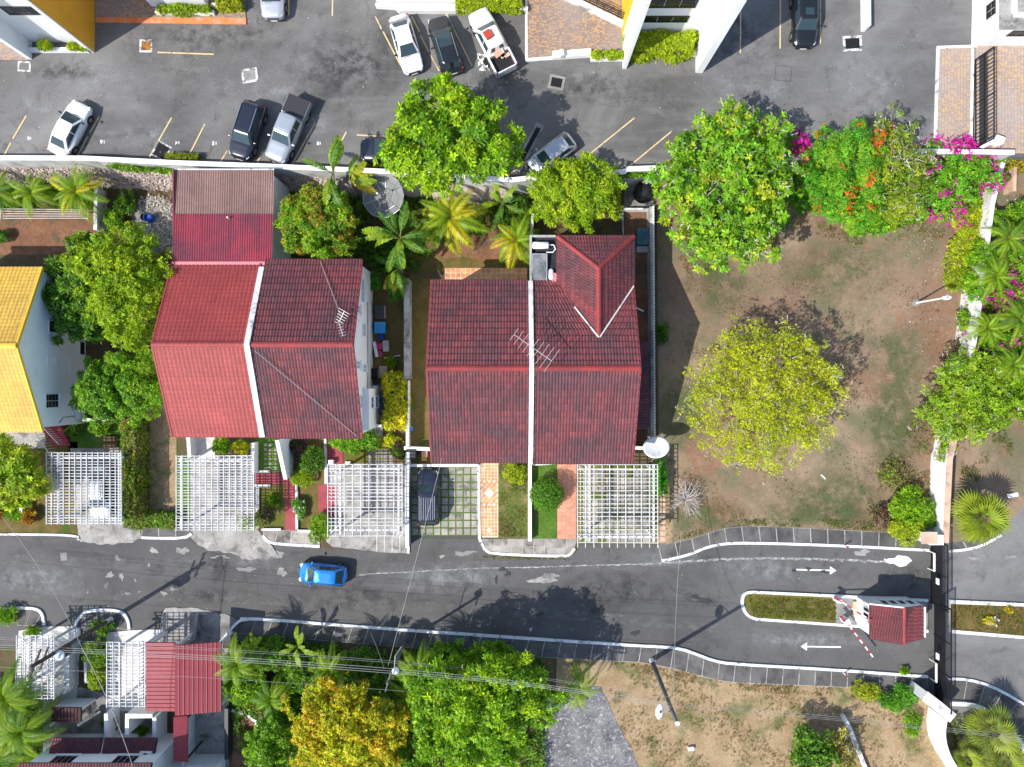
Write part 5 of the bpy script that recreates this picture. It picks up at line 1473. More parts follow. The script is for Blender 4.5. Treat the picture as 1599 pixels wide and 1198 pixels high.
# clothes lines over the red soil yard
cl = thing('clothes_line', 'white parallel clothes lines over the red soil yard', 'clothes line', P(70,340))
for i in range(5):
    MB().tube([P(-10,326+i*3.8,2.2), P(137,328+i*3.2,2.2)],0.018,5).build('line', M_WHITE, cl)
for u in (1,137):
    MB().tube([P(u+2,333,0), P(u,333,2.25)],0.04,6).build('post', M_WHITE, cl); MB().tube([P(u,325,2.25),P(u,343,2.25)],0.035,6).build('bar', M_WHITE, cl)
fp = thing('fallen_post', 'white post lying in the wash yard', 'post', P(609,557)); MB().tube([P(600,559,0.12),P(625,555,0.12)],0.05,6).build('shaft', M_WHITE, fp)
fp = thing('fallen_post', 'white pipe stub lying beside hipped rear roof', 'post', P(1000,484)); MB().tube([P(992,480,0.6),P(1005,486,0.6)],0.07,6).build('shaft', M_WHITE, fp)
fp = thing('fallen_post', 'pale plank lying on the vacant lot', 'plank', P(1286,744)); MB().beam(P(1282,741,0.1),P(1289,748,0.1),0.12,0.05).build('plank', M_CONCW, fp)
# ================================================================== SOUTH-WEST HOUSES AND THE APARTMENTS
cp = thing('carport', 'carport with plain and seamed red metal roof, lower left', 'carport', P(285,1060))
zl = 3.0
xa, xm, xb = P(228,0,zl).x, P(273,0,zl).x, P(345,0,3.0).x
ya, yb = P(0,1111,zl).y, P(0,1003,zl).y
n = 17
rf = MB().box(((xa+xm)/2,(ya+yb)/2,zl-0.06),(xm-xa,yb-ya,0.08)).build('roof', M_SEAM, cp)
for i in range(n):
    y0 = lerp(ya,yb,i/n); y1 = lerp(ya,yb,(i+1)/n)
    MB().add([(xa,y0,zl-0.01),(xm,y0,zl-0.01),(xm,y1-0.03,zl+0.04),(xa,y1-0.03,zl+0.04),(xa,y1,zl-0.01),(xm,y1,zl-0.01)],[(0,1,2,3),(3,2,5,4)]).build('roof_sheet', M_SEAM, rf)
x0 = P(273,0,3.7).x; xe = P(345,0,3.0).x; yA, yB = P(0,1118,3.7).y, P(0,1008,3.7).y
np_ = 10
rf2 = MB(); slab_roof(rf2, [(x0,yA,3.66),(xe,yA,2.96),(xe,yB,2.96),(x0,yB,3.66)],0.1); rf2 = rf2.build('roof', M_SEAM, cp)
for i in range(np_):
    ta, tb = i/np_, (i+1)/np_
    ax, bx = lerp(x0,xe,ta), lerp(x0,xe,tb); az, bz = lerp(3.7,3.0,ta), lerp(3.7,3.0,tb)
    MB().add([(ax,yA,az),(bx-0.05,yA,bz),(bx-0.05,yB,bz),(ax,yB,az),(bx-0.05,yA,bz+0.045),(bx,yA,bz+0.045),(bx,yB,bz+0.045),(bx-0.05,yB,bz+0.045),(bx,yA,bz-0.02),(bx,yB,bz-0.02)],
             [(0,1,2,3),(1,4,7,2),(4,5,6,7),(5,8,9,6)]).build('roof_panel', M_SEAM, rf2)
for (u, v) in ((232,1008),(232,1106),(340,1008),(340,1106),(275,1010),(275,1108)):
    p = P(u,v,2.9); MB().box((p.x,p.y,1.47),(0.2,0.2,2.8)).build('post', M_WHITE, cp)
MB().box(((xa+x0)/2, ya+0.1, 2.75),(xm-xa,0.12,0.3)).build('beam', M_WHITE, cp)
MB().box((xa+0.05,(ya+yb)/2, 2.75),(0.1,yb-ya,0.28)).build('beam', M_WHITE, cp)
# narrow link roof
lr = thing('link_roof', 'narrow red roof running down from the carport', 'roof', P(281,1155))
q = [P(271,1120,3.2),P(293,1118,2.9),P(293,1190,2.9),P(271,1188,3.2)]
rfl = MB(); slab_roof(rfl, q, 0.1); rfl = rfl.build('roof', M_SEAM, lr)
for i in range(14):
    a0, a1 = q[0].lerp(q[3],i/14), q[0].lerp(q[3],(i+1)/14); c0_, c1_ = q[1].lerp(q[2],i/14), q[1].lerp(q[2],(i+1)/14)
    up_ = Vector((0,0,0.03)); MB().add([a0+up_*.3,c0_+up_*.3,c1_+up_*1.6,a1+up_*1.6],[(3,2,1,0)]).build('roof_sheet', M_SEAM, rfl)
for (u,v) in ((275,1122),(275,1186),(291,1122),(291,1186)):
    p = P(u,v,2.8); MB().box((p.x,p.y,1.4),(0.14,0.14,2.7)).build('post', M_DGREY, lr)
# canopy gatehouse with maroon roof
gh = thing('entrance_canopy', 'small entrance canopy with dark maroon roof and white wall, lower left', 'canopy', P(118,1095))
a, b = P(104,1090), P(150,1090)
MB().box(((a.x+b.x)/2,a.y-0.08,1.1),(b.x-a.x,0.16,2.2)).build('wall', M_WHITE2, gh)
for (x, y) in ((a.x+.1,a.y-1.2),(b.x-.1,a.y-1.2)): MB().box((x,y,1.1),(0.12,0.12,2.2)).build('post', M_WHITE, gh)
y0 = P(0,1127,2.35).y; y1 = P(0,1105,2.35).y
xl, xr = P(79,0,2.35).x, P(127,0,2.35).x
rfg = MB().box(((xl+xr)/2,(y0+y1)/2,2.3),(xr-xl,y1-y0,0.1)).build('roof', M_WOODB, gh)
for i in range(9):
    x = lerp(xl,xr,(i+.5)/9); MB().box((x,(y0+y1)/2,2.37),((xr-xl)/9-0.06,y1-y0,0.05)).build('roof_sheet', M_WOODB, rfg)
# walls of the courts
wall_thing('court_wall', 'white court wall ending below slatted pergola beside carport', 'wall', [(186,1098),(186,1150)], 0.22, 1.8, M_WHITE2, cap=0.05)
wall_thing('court_wall', 'white court wall directly below the carport roof', 'wall', [(259,1104),(259,1176)], 0.24, 1.8, M_WHITE2, cap=0.05)
wall_thing('court_wall', 'L-shaped white court wall with grey ledge left of carport', 'wall', [(224,1124),(224,1096),(262,1096)], 0.24, 2.4, M_WHITE, cap=0.05)
wall_thing('court_wall', 'pale driveway side wall right of transformer pergola', 'wall', [(121,998),(120,1068),(98,1076)], 0.3, 1.3, M_WHITED, cap=0.06)
wall_thing('court_wall', 'weathered grey wall at left edge below corner pergola', 'wall', [(92,1074),(92,1160)], 0.2, 1.8, M_GREYW)
wall_thing('court_wall', 'white garden edging wall between forecourts', 'wall', [(138,1016),(140,1062),(152,1062)], 0.2, 0.5, M_WHITE)
wall_thing('court_wall', 'dark boundary wall beside concrete walk', 'wall', [(361,1098),(361,1176)], 0.3, 1.0, M_DGREY)
wall_thing('court_wall', 'slim grey post and wall right of narrow red link roof', 'wall', [(303,1108),(303,1182)], 0.18, 1.9, M_WHITE2)
wall_thing('forecourt_kerb', 'low grey kerb wall across carport entrance', 'wall', [(310,958),(306,996),(286,1006)], 0.16, 0.4, M_GREYW)
wall_thing('forecourt_kerb', 'curved white kerb wall at right of carport entrance', 'wall', arc_smooth([(388,966),(374,968),(360,984),(346,1002),(334,1008)],2), 0.2, 0.25, M_KERB)
for i, (u, v) in enumerate(((362,1108),(371,1109),(381,1112),(390,1116),(398,1122),(404,1130),(408,1139))):
    c = P(u,v); m_ = MB().box((c.x,c.y,0.16),(0.5,0.26,0.26),-0.12*i)
    tag(m_.build('edging_stone', M_WHITE, None, bevel=0.05), 'white painted stone edging the bare soil bed, %s from carport' % ('nearest','second','third','fourth','fifth','sixth','farthest')[i], 'stone', 'painted edging stones')
# terrace of houses at the bottom edge
YH = -29.2
hd = thing('house', 'house at the bottom edge with maroon porch roofs and white upper wall', 'house', (-32,-31,0))
X0, X1 = -37.2, -27.6
MB().box(((X0+X1)/2,(YH-38)/2,2.4),(X1-X0,38+YH,4.9)).build('wall', M_WHITE2, hd)
for (ua, ub) in ((80,158),(162,244)):
    xa_, xb_ = P(ua,0,2.9).x, P(ub,0,2.9).x
    pr = MB(); slab_roof(pr, [(xa_,YH-0.05,3.1),(xb_,YH-0.05,3.1),(xb_,YH+1.0,2.7),(xa_,YH+1.0,2.7)],0.1); pr = pr.build('porch_roof', M_DECK, hd)
    slope(pr, (xb_,YH+1.02,2.72),(xa_,YH+1.02,2.72),(xa_,YH,3.12),(xb_,YH,3.12), 4, 0.22, M_TILE_DK, 0.04, 0.06)
pr = MB(); slab_roof(pr, [(X0-0.3,YH+0.28,5.0),(X1+0.2,YH+0.28,5.0),(X1+0.2,YH-6,7.6),(X0-0.3,YH-6,7.6)],0.12); pr = pr.build('roof', M_DECK, hd)
slope(pr, (X1+0.2,YH+0.3,5.02),(X0-0.3,YH+0.3,5.02),(X0-0.3,YH-6,7.62),(X1+0.2,YH-6,7.62), 13, 0.225, M_TILE_DK, 0.05, 0.08)
for x in (-34.8,-30.0): window(hd, (x,YH,4.0),(0,1,0),1.8,1.1,4,1)
ac = P(228,1177,3.2)
acx = thing('air_conditioner', 'white air conditioner unit on wall at bottom left', 'air conditioner', (ac.x,ac.y,2.7))
MB().box((ac.x,ac.y-0.1,3.0),(0.95,0.55,0.6)).build('case', M_ACU, acx, bevel=0.03)
MB().lathe([(0.0,3.305),(0.2,3.305),(0.2,3.32),(0,3.32)],(ac.x,ac.y-0.1,0),14).build('fan_grille', M_DGREY, acx)
hd2 = thing('house', 'white flat fronted house below the narrow red link roof', 'house', (-27,-34,0))
MB().box((-26.2,-34.6,2.2),(4.6,7.4,4.3)).build('wall', M_WHITE2, hd2)
MB().box((-26.2,-34.6,4.4),(5.0,7.8,0.16)).build('roof', M_WHITE2, hd2)
window(hd2, (-25.6,-30.9,2.6),(0,1,0),1.2,1.0,2,1)

# ---- apartment blocks along the top of the car park (only their feet are in view)
def apt(name, label, u0, u1, vs, top, m=None, depth=14):
    t = thing(name, label, 'building', P((u0+u1)/2, vs, LZ))
    a, b = P(u0, vs, LZ), P(u1, vs, LZ)
    MB().box(((a.x+b.x)/2, a.y+depth/2, (LZ+top)/2), (b.x-a.x, depth, top-LZ)).build('wall', m or M_WHITE, t)
    MB().box(((a.x+b.x)/2, a.y+depth/2, top+0.1), (b.x-a.x+0.4, depth+0.4, 0.2)).build('roof', M_GREYW, t)
    return t, a.y
t, yw = apt('apartment_building', 'white apartment block with ochre side wall, top left corner', -60, 142, 66, 13.5)
a = P(141, 83, LZ); b = P(147, 83, LZ)
MB().box(((a.x+b.x)/2, a.y+7.2, 8.0),(b.x-a.x,14.4,10.6)).build('side_fin', M_WHITE, t)
MB().box((b.x+0.03, a.y+7.25, 8.0),(0.06,14.3,10.6)).build('ochre_cladding', M_ORANGE, t)
a = P(43, 93, LZ); b = P(50, 93, LZ)
MB().box(((a.x+b.x)/2, a.y+1.0, 8.0),(b.x-a.x,2.0,10.6)).build('side_fin', M_WHITE2, t)
window(t, (-35.2,yw,7.6),(0,-1,0),3.0,1.0,2,1,sill=False,m_frame=M_DGREY)
window(t, (-38.0,yw,9.0),(0,-1,0),2.2,0.9,2,1,sill=False,m_frame=M_DGREY)
MB().prism(px(rect(50,78,144,83),LZ),2.9,LZ+0.4).build('planter_wall', M_WHITE, t)
t, yw = apt('apartment_building', 'white wall foot of apartment behind small clipped hedge, top', 238, 326, 11, 12.0)
MB().prism(px([(246,18),(337,20),(337,26),(246,24)],LZ),2.9,LZ+0.4).build('planter_wall', M_WHITE, t)
MB().prism(px([(335,10),(382,10),(382,14),(335,14)],LZ),2.9,LZ+0.5).build('planter_wall', M_WHITE, t)
t, yw = apt('apartment_building', 'white wall foot of apartment above the white sedan', 590, 712, 8, 12.0)
MB().prism(px([(588,10),(712,12),(712,22),(624,22),(618,16),(588,14)],LZ),2.9,LZ+0.5).build('plinth', M_WHITE, t)
MB().prism(px(rect(712,15,824,20),LZ),2.9,LZ+0.45).build('planter_wall', M_WHITE, t)
t, yw = apt('apartment_building', 'white apartment block with yellow side wall and dark windows', 974, 1092, 58, 13.0)
a = P(972, 108, LZ); b = P(978, 108, LZ)
MB().box(((a.x+b.x)/2, a.y+8, 8.0),(b.x-a.x,16,10.2)).build('side_fin', M_WHITE, t)
MB().box((a.x-0.03, a.y+8.05+1.3, 8.0),(0.06,13.4,10.2)).build('yellow_cladding', M_YELLOWW, t)
a = P(1086, 114, LZ); b = P(1097, 114, LZ)
MB().box(((a.x+b.x)/2, a.y+8, 8.0),(b.x-a.x,16,10.2)).build('side_fin', M_WHITE, t)
window(t, (11.5,yw,5.7),(0,-1,0),3.4,0.8,3,1,sill=False,m_frame=M_DGREY)
window(t, (11.6,yw,7.9),(0,-1,0),3.4,1.2,3,1,sill=False,m_frame=M_DGREY)
MB().prism(px(rect(979,84,1086,89),LZ),2.9,LZ+0.5).build('planter_wall', M_WHITE, t)
# ramp with railing
rp_ = thing('ramp_railing', 'pale ramp parapet with black railing above brick forecourt', 'railing', P(930,20,LZ))
a, b = P(872,-6,LZ), P(972,42,LZ)
MB().beam(a+Vector((0,0,0.3)), b+Vector((0,0,0.3)),0.3,0.75).build('parapet', M_WHITED, rp_)
rb = MB()
for z in (0.8,1.05,1.3,1.55): rb.tube([a+Vector((0.1,0.15,z)), b+Vector((0.1,0.15,z))],0.03,5)
for i in range(10):
    q = a.lerp(b,i/9)+Vector((0.1,0.15,0)); rb.tube([q+Vector((0,0,0.6)),q+Vector((0,0,1.58))],0.028,5)
rb.build('rails', M_BLACK, rp_)
pl_ = thing('planter', 'low white planter with two clipped bushes on brick forecourt', 'planter', P(920,88,LZ))
MB().prism(px([(862,84),(922,80),(922,90),(862,94)],LZ),2.9,LZ+0.45).build('ledge', M_WHITE, pl_)
MB().prism(px([(922,90),(972,90),(972,96),(922,97)],LZ),2.9,LZ+0.3).build('box', M_WHITE, pl_)
MB().box(P(877,84,LZ+0.6),(0.3,0.5,0.5),0.2).build('meter_box', M_WHITED, pl_)
wall_thing('car_park_wall', 'short low white wall right of the top black SUV', 'wall', [(1346,-60),(1347,50)], 0.3, LZ+1.0, M_WHITE, 2.9, zp=LZ)
# gatehouse top right
ghs = thing('gatehouse', 'white flat roofed gatehouse in the top right corner', 'building', P(1570,30,LZ))
a = P(1523,72,LZ)
MB().box((a.x+5,a.y+6,(LZ+5.7)/2),(10,12,5.7-LZ)).build('wall', M_WHITE, ghs)
MB().box((a.x+5.05,a.y+6.0,5.75),(10.2,12.2,0.1)).build('roof', M_CONC, ghs)
pm = MB(); pm.box((a.x+0.95+4,a.y+0.9,5.9),(8,0.3,0.22)); pm.box((a.x+0.95,a.y+6,5.9),(0.3,9.9,0.22)); pm.build('parapet', M_WHITE, ghs)
window(ghs, (a.x, a.y+1.9, 4.8),(-1,0,0),1.0,0.9,2,2,sill=False,m_frame=M_DGREY)
window(ghs, (a.x+2.2, a.y, 5.0),(0,-1,0),1.8,0.7,3,1,sill=False,m_frame=M_DGREY)
wall_thing('car_park_wall', 'white kerb wall running up beside gatehouse', 'wall', [(1519,74),(1522,-60)], 0.25, LZ+0.5, M_WHITE, 2.9, zp=LZ)
bar_gate('tall black barred gate beside top right brick strip', P(1521,0,LZ).x, P(0,232,LZ).y, P(0,95,LZ).y, 2.2, LZ+0.07, 0.3, (0.5,1.3), 'entrance_gate')
wall_thing('car_park_wall', 'white wall end at foot of tall black gate', 'wall', [(1528,230),(1546,222),(1556,226)], 0.5, LZ+0.9, M_WHITE, 2.9, zp=LZ)
wall_thing('planter_wall', 'tan edged planting bed below gatehouse wall, right edge', 'wall', [(1570,250),(1568,305)], 0.25, 1.2, M_TAN)
# ================================================================== PLANTS
def leaf_material(name, trans=0.32, rough=0.5):
    m = bpy.data.materials.new(name); m.use_nodes = True
    nb = NB(m); bs = m.node_tree.nodes['Principled BSDF']
    at = nb.new('ShaderNodeAttribute'); at.attribute_name = 'tint'
    col = at.outputs['Color']
    nb.l.new(col, bs.inputs['Base Color'])
    bs.inputs['Roughness'].default_value = rough; bs.inputs['Specular IOR Level'].default_value = 0.28
    tr = nb.new('ShaderNodeBsdfTranslucent')
    nb.l.new(nb.hsv(col, 0.495, 1.1, 1.25), tr.inputs['Color'])
    mx = nb.new('ShaderNodeMixShader'); mx.inputs[0].default_value = trans
    nb.l.new(bs.outputs[0], mx.inputs[1]); nb.l.new(tr.outputs[0], mx.inputs[2])
    nb.l.new(mx.outputs[0], m.node_tree.nodes['Material Output'].inputs[0])
    return m
M_LEAF = leaf_material('foliage')
M_PETAL = leaf_material('petals', 0.25, 0.7)
M_BARK = material('grey_bark', mottled((0.20,0.18,0.155), (0.30,0.275,0.245), 3.0, grain=0.25), 0.9)
M_BARKD = material('dark_bark', mottled((0.07,0.055,0.042), (0.12,0.095,0.07), 3.0, grain=0.25), 0.9)
M_TWIG = material('bleached_twigs', mottled((0.40,0.36,0.32), (0.54,0.50,0.46), 3.0, grain=0.2), 0.9)

def np_mesh(name, verts, quads, tint, mat_):
    me = bpy.data.meshes.new(name)
    nv, nq = len(verts), len(quads)
    me.vertices.add(nv); me.vertices.foreach_set('co', verts.astype(np.float32).ravel())
    me.loops.add(nq*4); me.loops.foreach_set('vertex_index', quads.astype(np.int32).ravel())
    me.polygons.add(nq); me.polygons.foreach_set('loop_start', np.arange(0, nq*4, 4, dtype=np.int32))
    me.polygons.foreach_set('loop_total', np.full(nq, 4, dtype=np.int32))
    at = me.color_attributes.new('tint', 'FLOAT_COLOR', 'POINT')
    c4 = np.ones((nv, 4), dtype=np.float32); c4[:, :3] = tint
    at.data.foreach_set('color', c4.ravel())
    me.materials.append(mat_)
    me.update(calc_edges=True)
    return me

def unit(v): return v / np.maximum(1e-9, np.linalg.norm(v, axis=1, keepdims=True))

def leaf_quads(c, axis, per, L, W, ang, rs, fold=0.12, jitter=0.35):
    """rosettes: per leaves round each centre c, opening at ang (radians) from the axis"""
    n = len(c)
    ref = np.where(np.abs(axis[:, 2:3]) < 0.9, np.array([[0, 0, 1.0]]), np.array([[1.0, 0, 0]]))
    e1 = unit(np.cross(axis, ref)); e2 = np.cross(axis, e1)
    k = np.arange(per)[None, :]
    phi = 2*np.pi*k/per + rs.uniform(0, 6.28, (n, 1)) + rs.normal(0, jitter, (n, per))
    th = np.clip(ang + rs.normal(0, 0.22, (n, per)), 0.1, 1.9)
    d = (np.cos(th)[..., None]*axis[:, None] + np.sin(th)[..., None]*(np.cos(phi)[..., None]*e1[:, None] + np.sin(phi)[..., None]*e2[:, None]))
    ax = np.repeat(axis[:, None], per, 1)
    d = d.reshape(-1, 3); ax = ax.reshape(-1, 3); cc = np.repeat(c[:, None], per, 1).reshape(-1, 3)
    s = unit(np.cross(d, ax) + rs.normal(0, 0.25, d.shape))
    N = len(d)
    sc = np.repeat(rs.uniform(0.65, 1.35, (n, 1)), per, 1).reshape(-1, 1)
    l = L*sc*rs.uniform(0.7, 1.2, (N, 1)); w = W*sc*rs.uniform(0.75, 1.2, (N, 1))*0.5
    nrm = np.cross(s, d)
    b = cc + d*l*0.05
    m1 = cc + d*l*0.5 + s*w + nrm*fold*w; m2 = cc + d*l*0.5 - s*w + nrm*fold*w
    t = cc + d*l - np.array([[0, 0, 1.0]])*l*0.15
    v = np.stack([b, m1, t, m2], 1).reshape(-1, 3)
    q = np.arange(N*4).reshape(-1, 4)
    return v, q, N

def tints(pal, n_groups, per, rs, gsel=None, jit=0.16):
    """leaf colours: each rosette leans to one palette entry, each leaf varies a little"""
    pal = np.array(pal)
    g = rs.integers(0, len(pal), n_groups) if gsel is None else gsel
    g2 = rs.integers(0, len(pal), n_groups)
    t = rs.uniform(0, 0.35, (n_groups, 1))
    c = pal[g]*(1-t) + pal[g2]*t
    c = c*np.exp(rs.normal(0.02, 0.24, (n_groups, 1)))
    c = np.repeat(c[:, None], per, 1)*(1 + rs.normal(0, jit, (n_groups, per, 1)))
    return np.clip(np.repeat(c.reshape(-1, 1, 3), 4, 1).reshape(-1, 3), 0.002, 0.9)

def crown_points(clumps, n, rs, low=-0.25, shell=(0.66, 1.08)):
    cl = np.array(clumps)
    w = cl[:, 3]**2; w /= w.sum()
    i = rs.choice(len(cl), n, p=w)
    d = unit(rs.normal(0, 1, (n, 3)))
    d[:, 2] = np.where(d[:, 2] < low, np.abs(d[:, 2])*rs.uniform(0.5, 1.4, n), d[:, 2])
    d = unit(d)
    r = cl[i, 3]*rs.uniform(shell[0], shell[1], n)
    return cl[i, :3] + d*r[:, None]*np.array([1, 1, 0.85]), d, i

def make_clumps(c, R, n, cr, rs, low=-0.35, sep=0.62, irr=0.17):
    out = []
    pa = rs.uniform(0, 6.28, 3)
    tries = 0
    mean = (R[0]+R[1])/2
    while len(out) < n and tries < n*60:
        tries += 1
        d = rs.normal(0, 1, 3); d /= np.linalg.norm(d)
        if d[2] < low: continue
        r = mean*cr*rs.uniform(0.7, 1.3)
        k = rs.uniform(0.4, 1.0)**0.6
        ph = math.atan2(d[1], d[0]); f = 1 + irr*(0.5*math.sin(2*ph+pa[0]) + 0.5*math.sin(3*ph+pa[1]) + 0.4*math.sin(5*ph+pa[2]))
        p = np.array(c) + d*np.maximum(0.05, np.array(R)*np.array([f, f, 1]) - r*0.8)*k
        if all(np.linalg.norm((p - np.array(o[:3]))*np.array([1,1,1.3])) > sep*(r + o[3]) for o in out) or tries > n*45:
            out.append((p[0], p[1], p[2], r))
    if n > 12:
        for _ in range(int(n*0.9)):          # sprigs that break the outline
            ph = rs.uniform(0, 6.28); el = rs.uniform(-0.1, 0.75)
            f = 1 + irr*(0.5*math.sin(2*ph+pa[0]) + 0.5*math.sin(3*ph+pa[1]) + 0.4*math.sin(5*ph+pa[2]))
            k = rs.uniform(0.93, 1.07); r = mean*cr*rs.uniform(0.22, 0.5)
            out.append((c[0]+R[0]*f*k*math.cos(ph)*math.cos(el), c[1]+R[1]*f*k*math.sin(ph)*math.cos(el), c[2]+R[2]*k*math.sin(el), r))
    out.append((c[0], c[1], c[2]-R[2]*0.15, mean*0.45))
    return out

LIME = [(0.25,0.43,0.008),(0.18,0.36,0.008),(0.33,0.48,0.010),(0.09,0.23,0.008)]
MANGO = [(0.288,0.425,0.011),(0.388,0.483,0.013),(0.172,0.322,0.009),(0.244,0.381,0.011)]
ALMOND = [(0.15,0.34,0.012),(0.22,0.41,0.014),(0.10,0.25,0.012),(0.40,0.46,0.02),(0.17,0.36,0.012),(0.12,0.30,0.012)]
MID = [(0.130,0.293,0.009),(0.188,0.366,0.011),(0.086,0.220,0.009),(0.244,0.395,0.011)]
DARK = [(0.065,0.176,0.011),(0.100,0.234,0.013),(0.044,0.124,0.011),(0.158,0.293,0.018)]
OLIVE = [(0.342,0.348,0.022),(0.427,0.408,0.030),(0.244,0.276,0.020),(0.366,0.372,0.020)]
YELL = [(0.604,0.542,0.011),(0.490,0.498,0.011),(0.316,0.410,0.009),(0.620,0.527,0.013)]
ORNG = [(0.488,0.288,0.012),(0.415,0.348,0.012),(0.561,0.264,0.015),(0.317,0.336,0.012)]
EMER = [(0.09,0.34,0.020),(0.14,0.40,0.018),(0.06,0.25,0.018),(0.24,0.42,0.015),(0.17,0.38,0.016)]
PURP = [(0.09,0.035,0.045),(0.06,0.05,0.025),(0.12,0.045,0.05)]
DRY = [(0.24,0.17,0.09),(0.30,0.22,0.13),(0.16,0.11,0.06)]
MAGE = [(0.50,0.012,0.26),(0.60,0.03,0.34),(0.42,0.010,0.20)]
FLAME = [(0.60,0.12,0.012),(0.55,0.17,0.02),(0.5,0.08,0.015)]
CROTON = [(0.46,0.26,0.012),(0.40,0.08,0.02),(0.2,0.22,0.012),(0.5,0.34,0.02)]
KHAKI = [(0.22,0.19,0.06),(0.28,0.24,0.09),(0.16,0.17,0.03)]

def limbs(base, clumps, r0, rs, m, parent, name='trunk', n=7, bend=0.35, seg=6):
    mb = MB()
    b = Vector(base)
    cl = sorted(clumps, key=lambda k: -k[3])[:n]
    cen = Vector((sum(k[0] for k in clumps)/len(clumps), sum(k[1] for k in clumps)/len(clumps), sum(k[2] for k in clumps)/len(clumps)))
    fork = b.lerp(cen, 0.5)
    mb.tube([b - Vector((0,0,0.1)), b.lerp(fork, 0.5), fork], [r0*1.15, r0*0.9, r0*0.75], 8)
    for k in cl:
        t = Vector(k[:3])
        md = fork.lerp(t, 0.5) + Vector((rs.uniform(-bend,bend), rs.uniform(-bend,bend), 0.2))
        mb.tube([fork, md, t], [r0*0.55, r0*0.35, r0*0.1], seg)
    return mb.build(name, m, parent, smooth=True)

TRI = 0
def tree(label, u, v, zc, ru, rv, rz, n, per, L, W, pal, seed, nc=22, cr=0.36, ang=1.15, base=None, bark=None, cat='tree', name='tree', r0=0.16, up=0.55, low=-0.25, gz=0.0, twigs=0, group=None, flowers=None, clump_pal=True, jit=0.16, irr=0.17):
    rs = np.random.default_rng(seed)
    k = (H-zc)/F
    c = P(u, v, zc)
    R = (ru*k, rv*k, rz)
    bs_ = Vector(base) if base is not None else Vector((c.x, c.y, gz))
    t = thing(name, label, cat, bs_, group)
    cl = make_clumps((c.x, c.y, c.z), R, nc, cr, rs, irr=irr)
    pts, d, ci = crown_points(cl, n, rs, low)
    ok = pts[:, 2] > gz + 0.06
    pts, d, ci = pts[ok], d[ok], ci[ok]
    ax = unit(d + np.array([[0, 0, up]]) + rs.normal(0, 0.2, d.shape))
    vtx, q, N = leaf_quads(pts, ax, per, L, W, ang, rs)
    gsel = None
    if clump_pal:
        cp_ = rs.integers(0, len(pal), len(cl))
        gsel = np.where(rs.random(len(pts)) < 0.6, cp_[ci], rs.integers(0, len(pal), len(pts)))
    tt = tints(pal, len(pts), per, rs, gsel, jit)
    link('crown', np_mesh('crown', vtx, q, tt, M_LEAF), t)
    limbs(bs_, cl, r0, rs, bark or M_BARKD, t)
    if twigs:
        mb = MB()
        for i in range(twigs):
            kx = cl[rs.integers(0, len(cl))]
            a = Vector(kx[:3]) + Vector((rs.normal(0,.3),rs.normal(0,.3),kx[3]*0.3))*1.0
            dd = Vector((rs.normal(0,1), rs.normal(0,1), abs(rs.normal(0.4,0.4)))).normalized()
            e = a + dd*kx[3]*rs.uniform(0.5,1.1)
            mb.tube([a, a.lerp(e,0.5)+Vector((rs.normal(0,.12),rs.normal(0,.12),rs.normal(0,.08))), e], [0.035,0.024,0.01], 4, cap=False)
        mb.build('branches', M_TWIG, t)['kind'] = 'stuff'
    if flowers:
        fp_, fn, fL, fpal, spots = flowers
        fc = []
        for s in range(spots):
            kx = cl[rs.integers(0, len(cl))]
            dd = rs.normal(0, 1, 3); dd[2] = abs(dd[2])+0.3; dd /= np.linalg.norm(dd)
            fc.append(np.array(kx[:3]) + dd*kx[3]*1.02)
        fc = np.array(fc)
        idx = rs.integers(0, len(fc), fn)
        pp = fc[idx] + rs.normal(0, fp_, (fn, 3))*np.array([1, 1, 0.5])
        aa = unit(rs.normal(0, 0.5, (fn, 3)) + np.array([[0, 0, 1.0]]))
        fv, fq, _ = leaf_quads(pp, aa, 3, fL, fL*0.8, 1.1, rs)
        link('flowers', np_mesh('flowers', fv, fq, tints(fpal, fn, 3, rs), M_PETAL), t)['kind'] = 'stuff'
    return t

def shrub(label, u, v, ru, rv, h, n, pal, seed, per=5, L=0.16, W=0.07, gz=0.05, cat='shrub', name='shrub', **kw):
    k = dict(nc=9, cr=0.42, r0=0.04, low=-0.1, ang=1.0)
    k.update(kw)
    return tree(label, u, v, gz + h*0.5, ru, rv, h*0.5, n, per, L, W, pal, seed, cat=cat, name=name, gz=gz, **k)

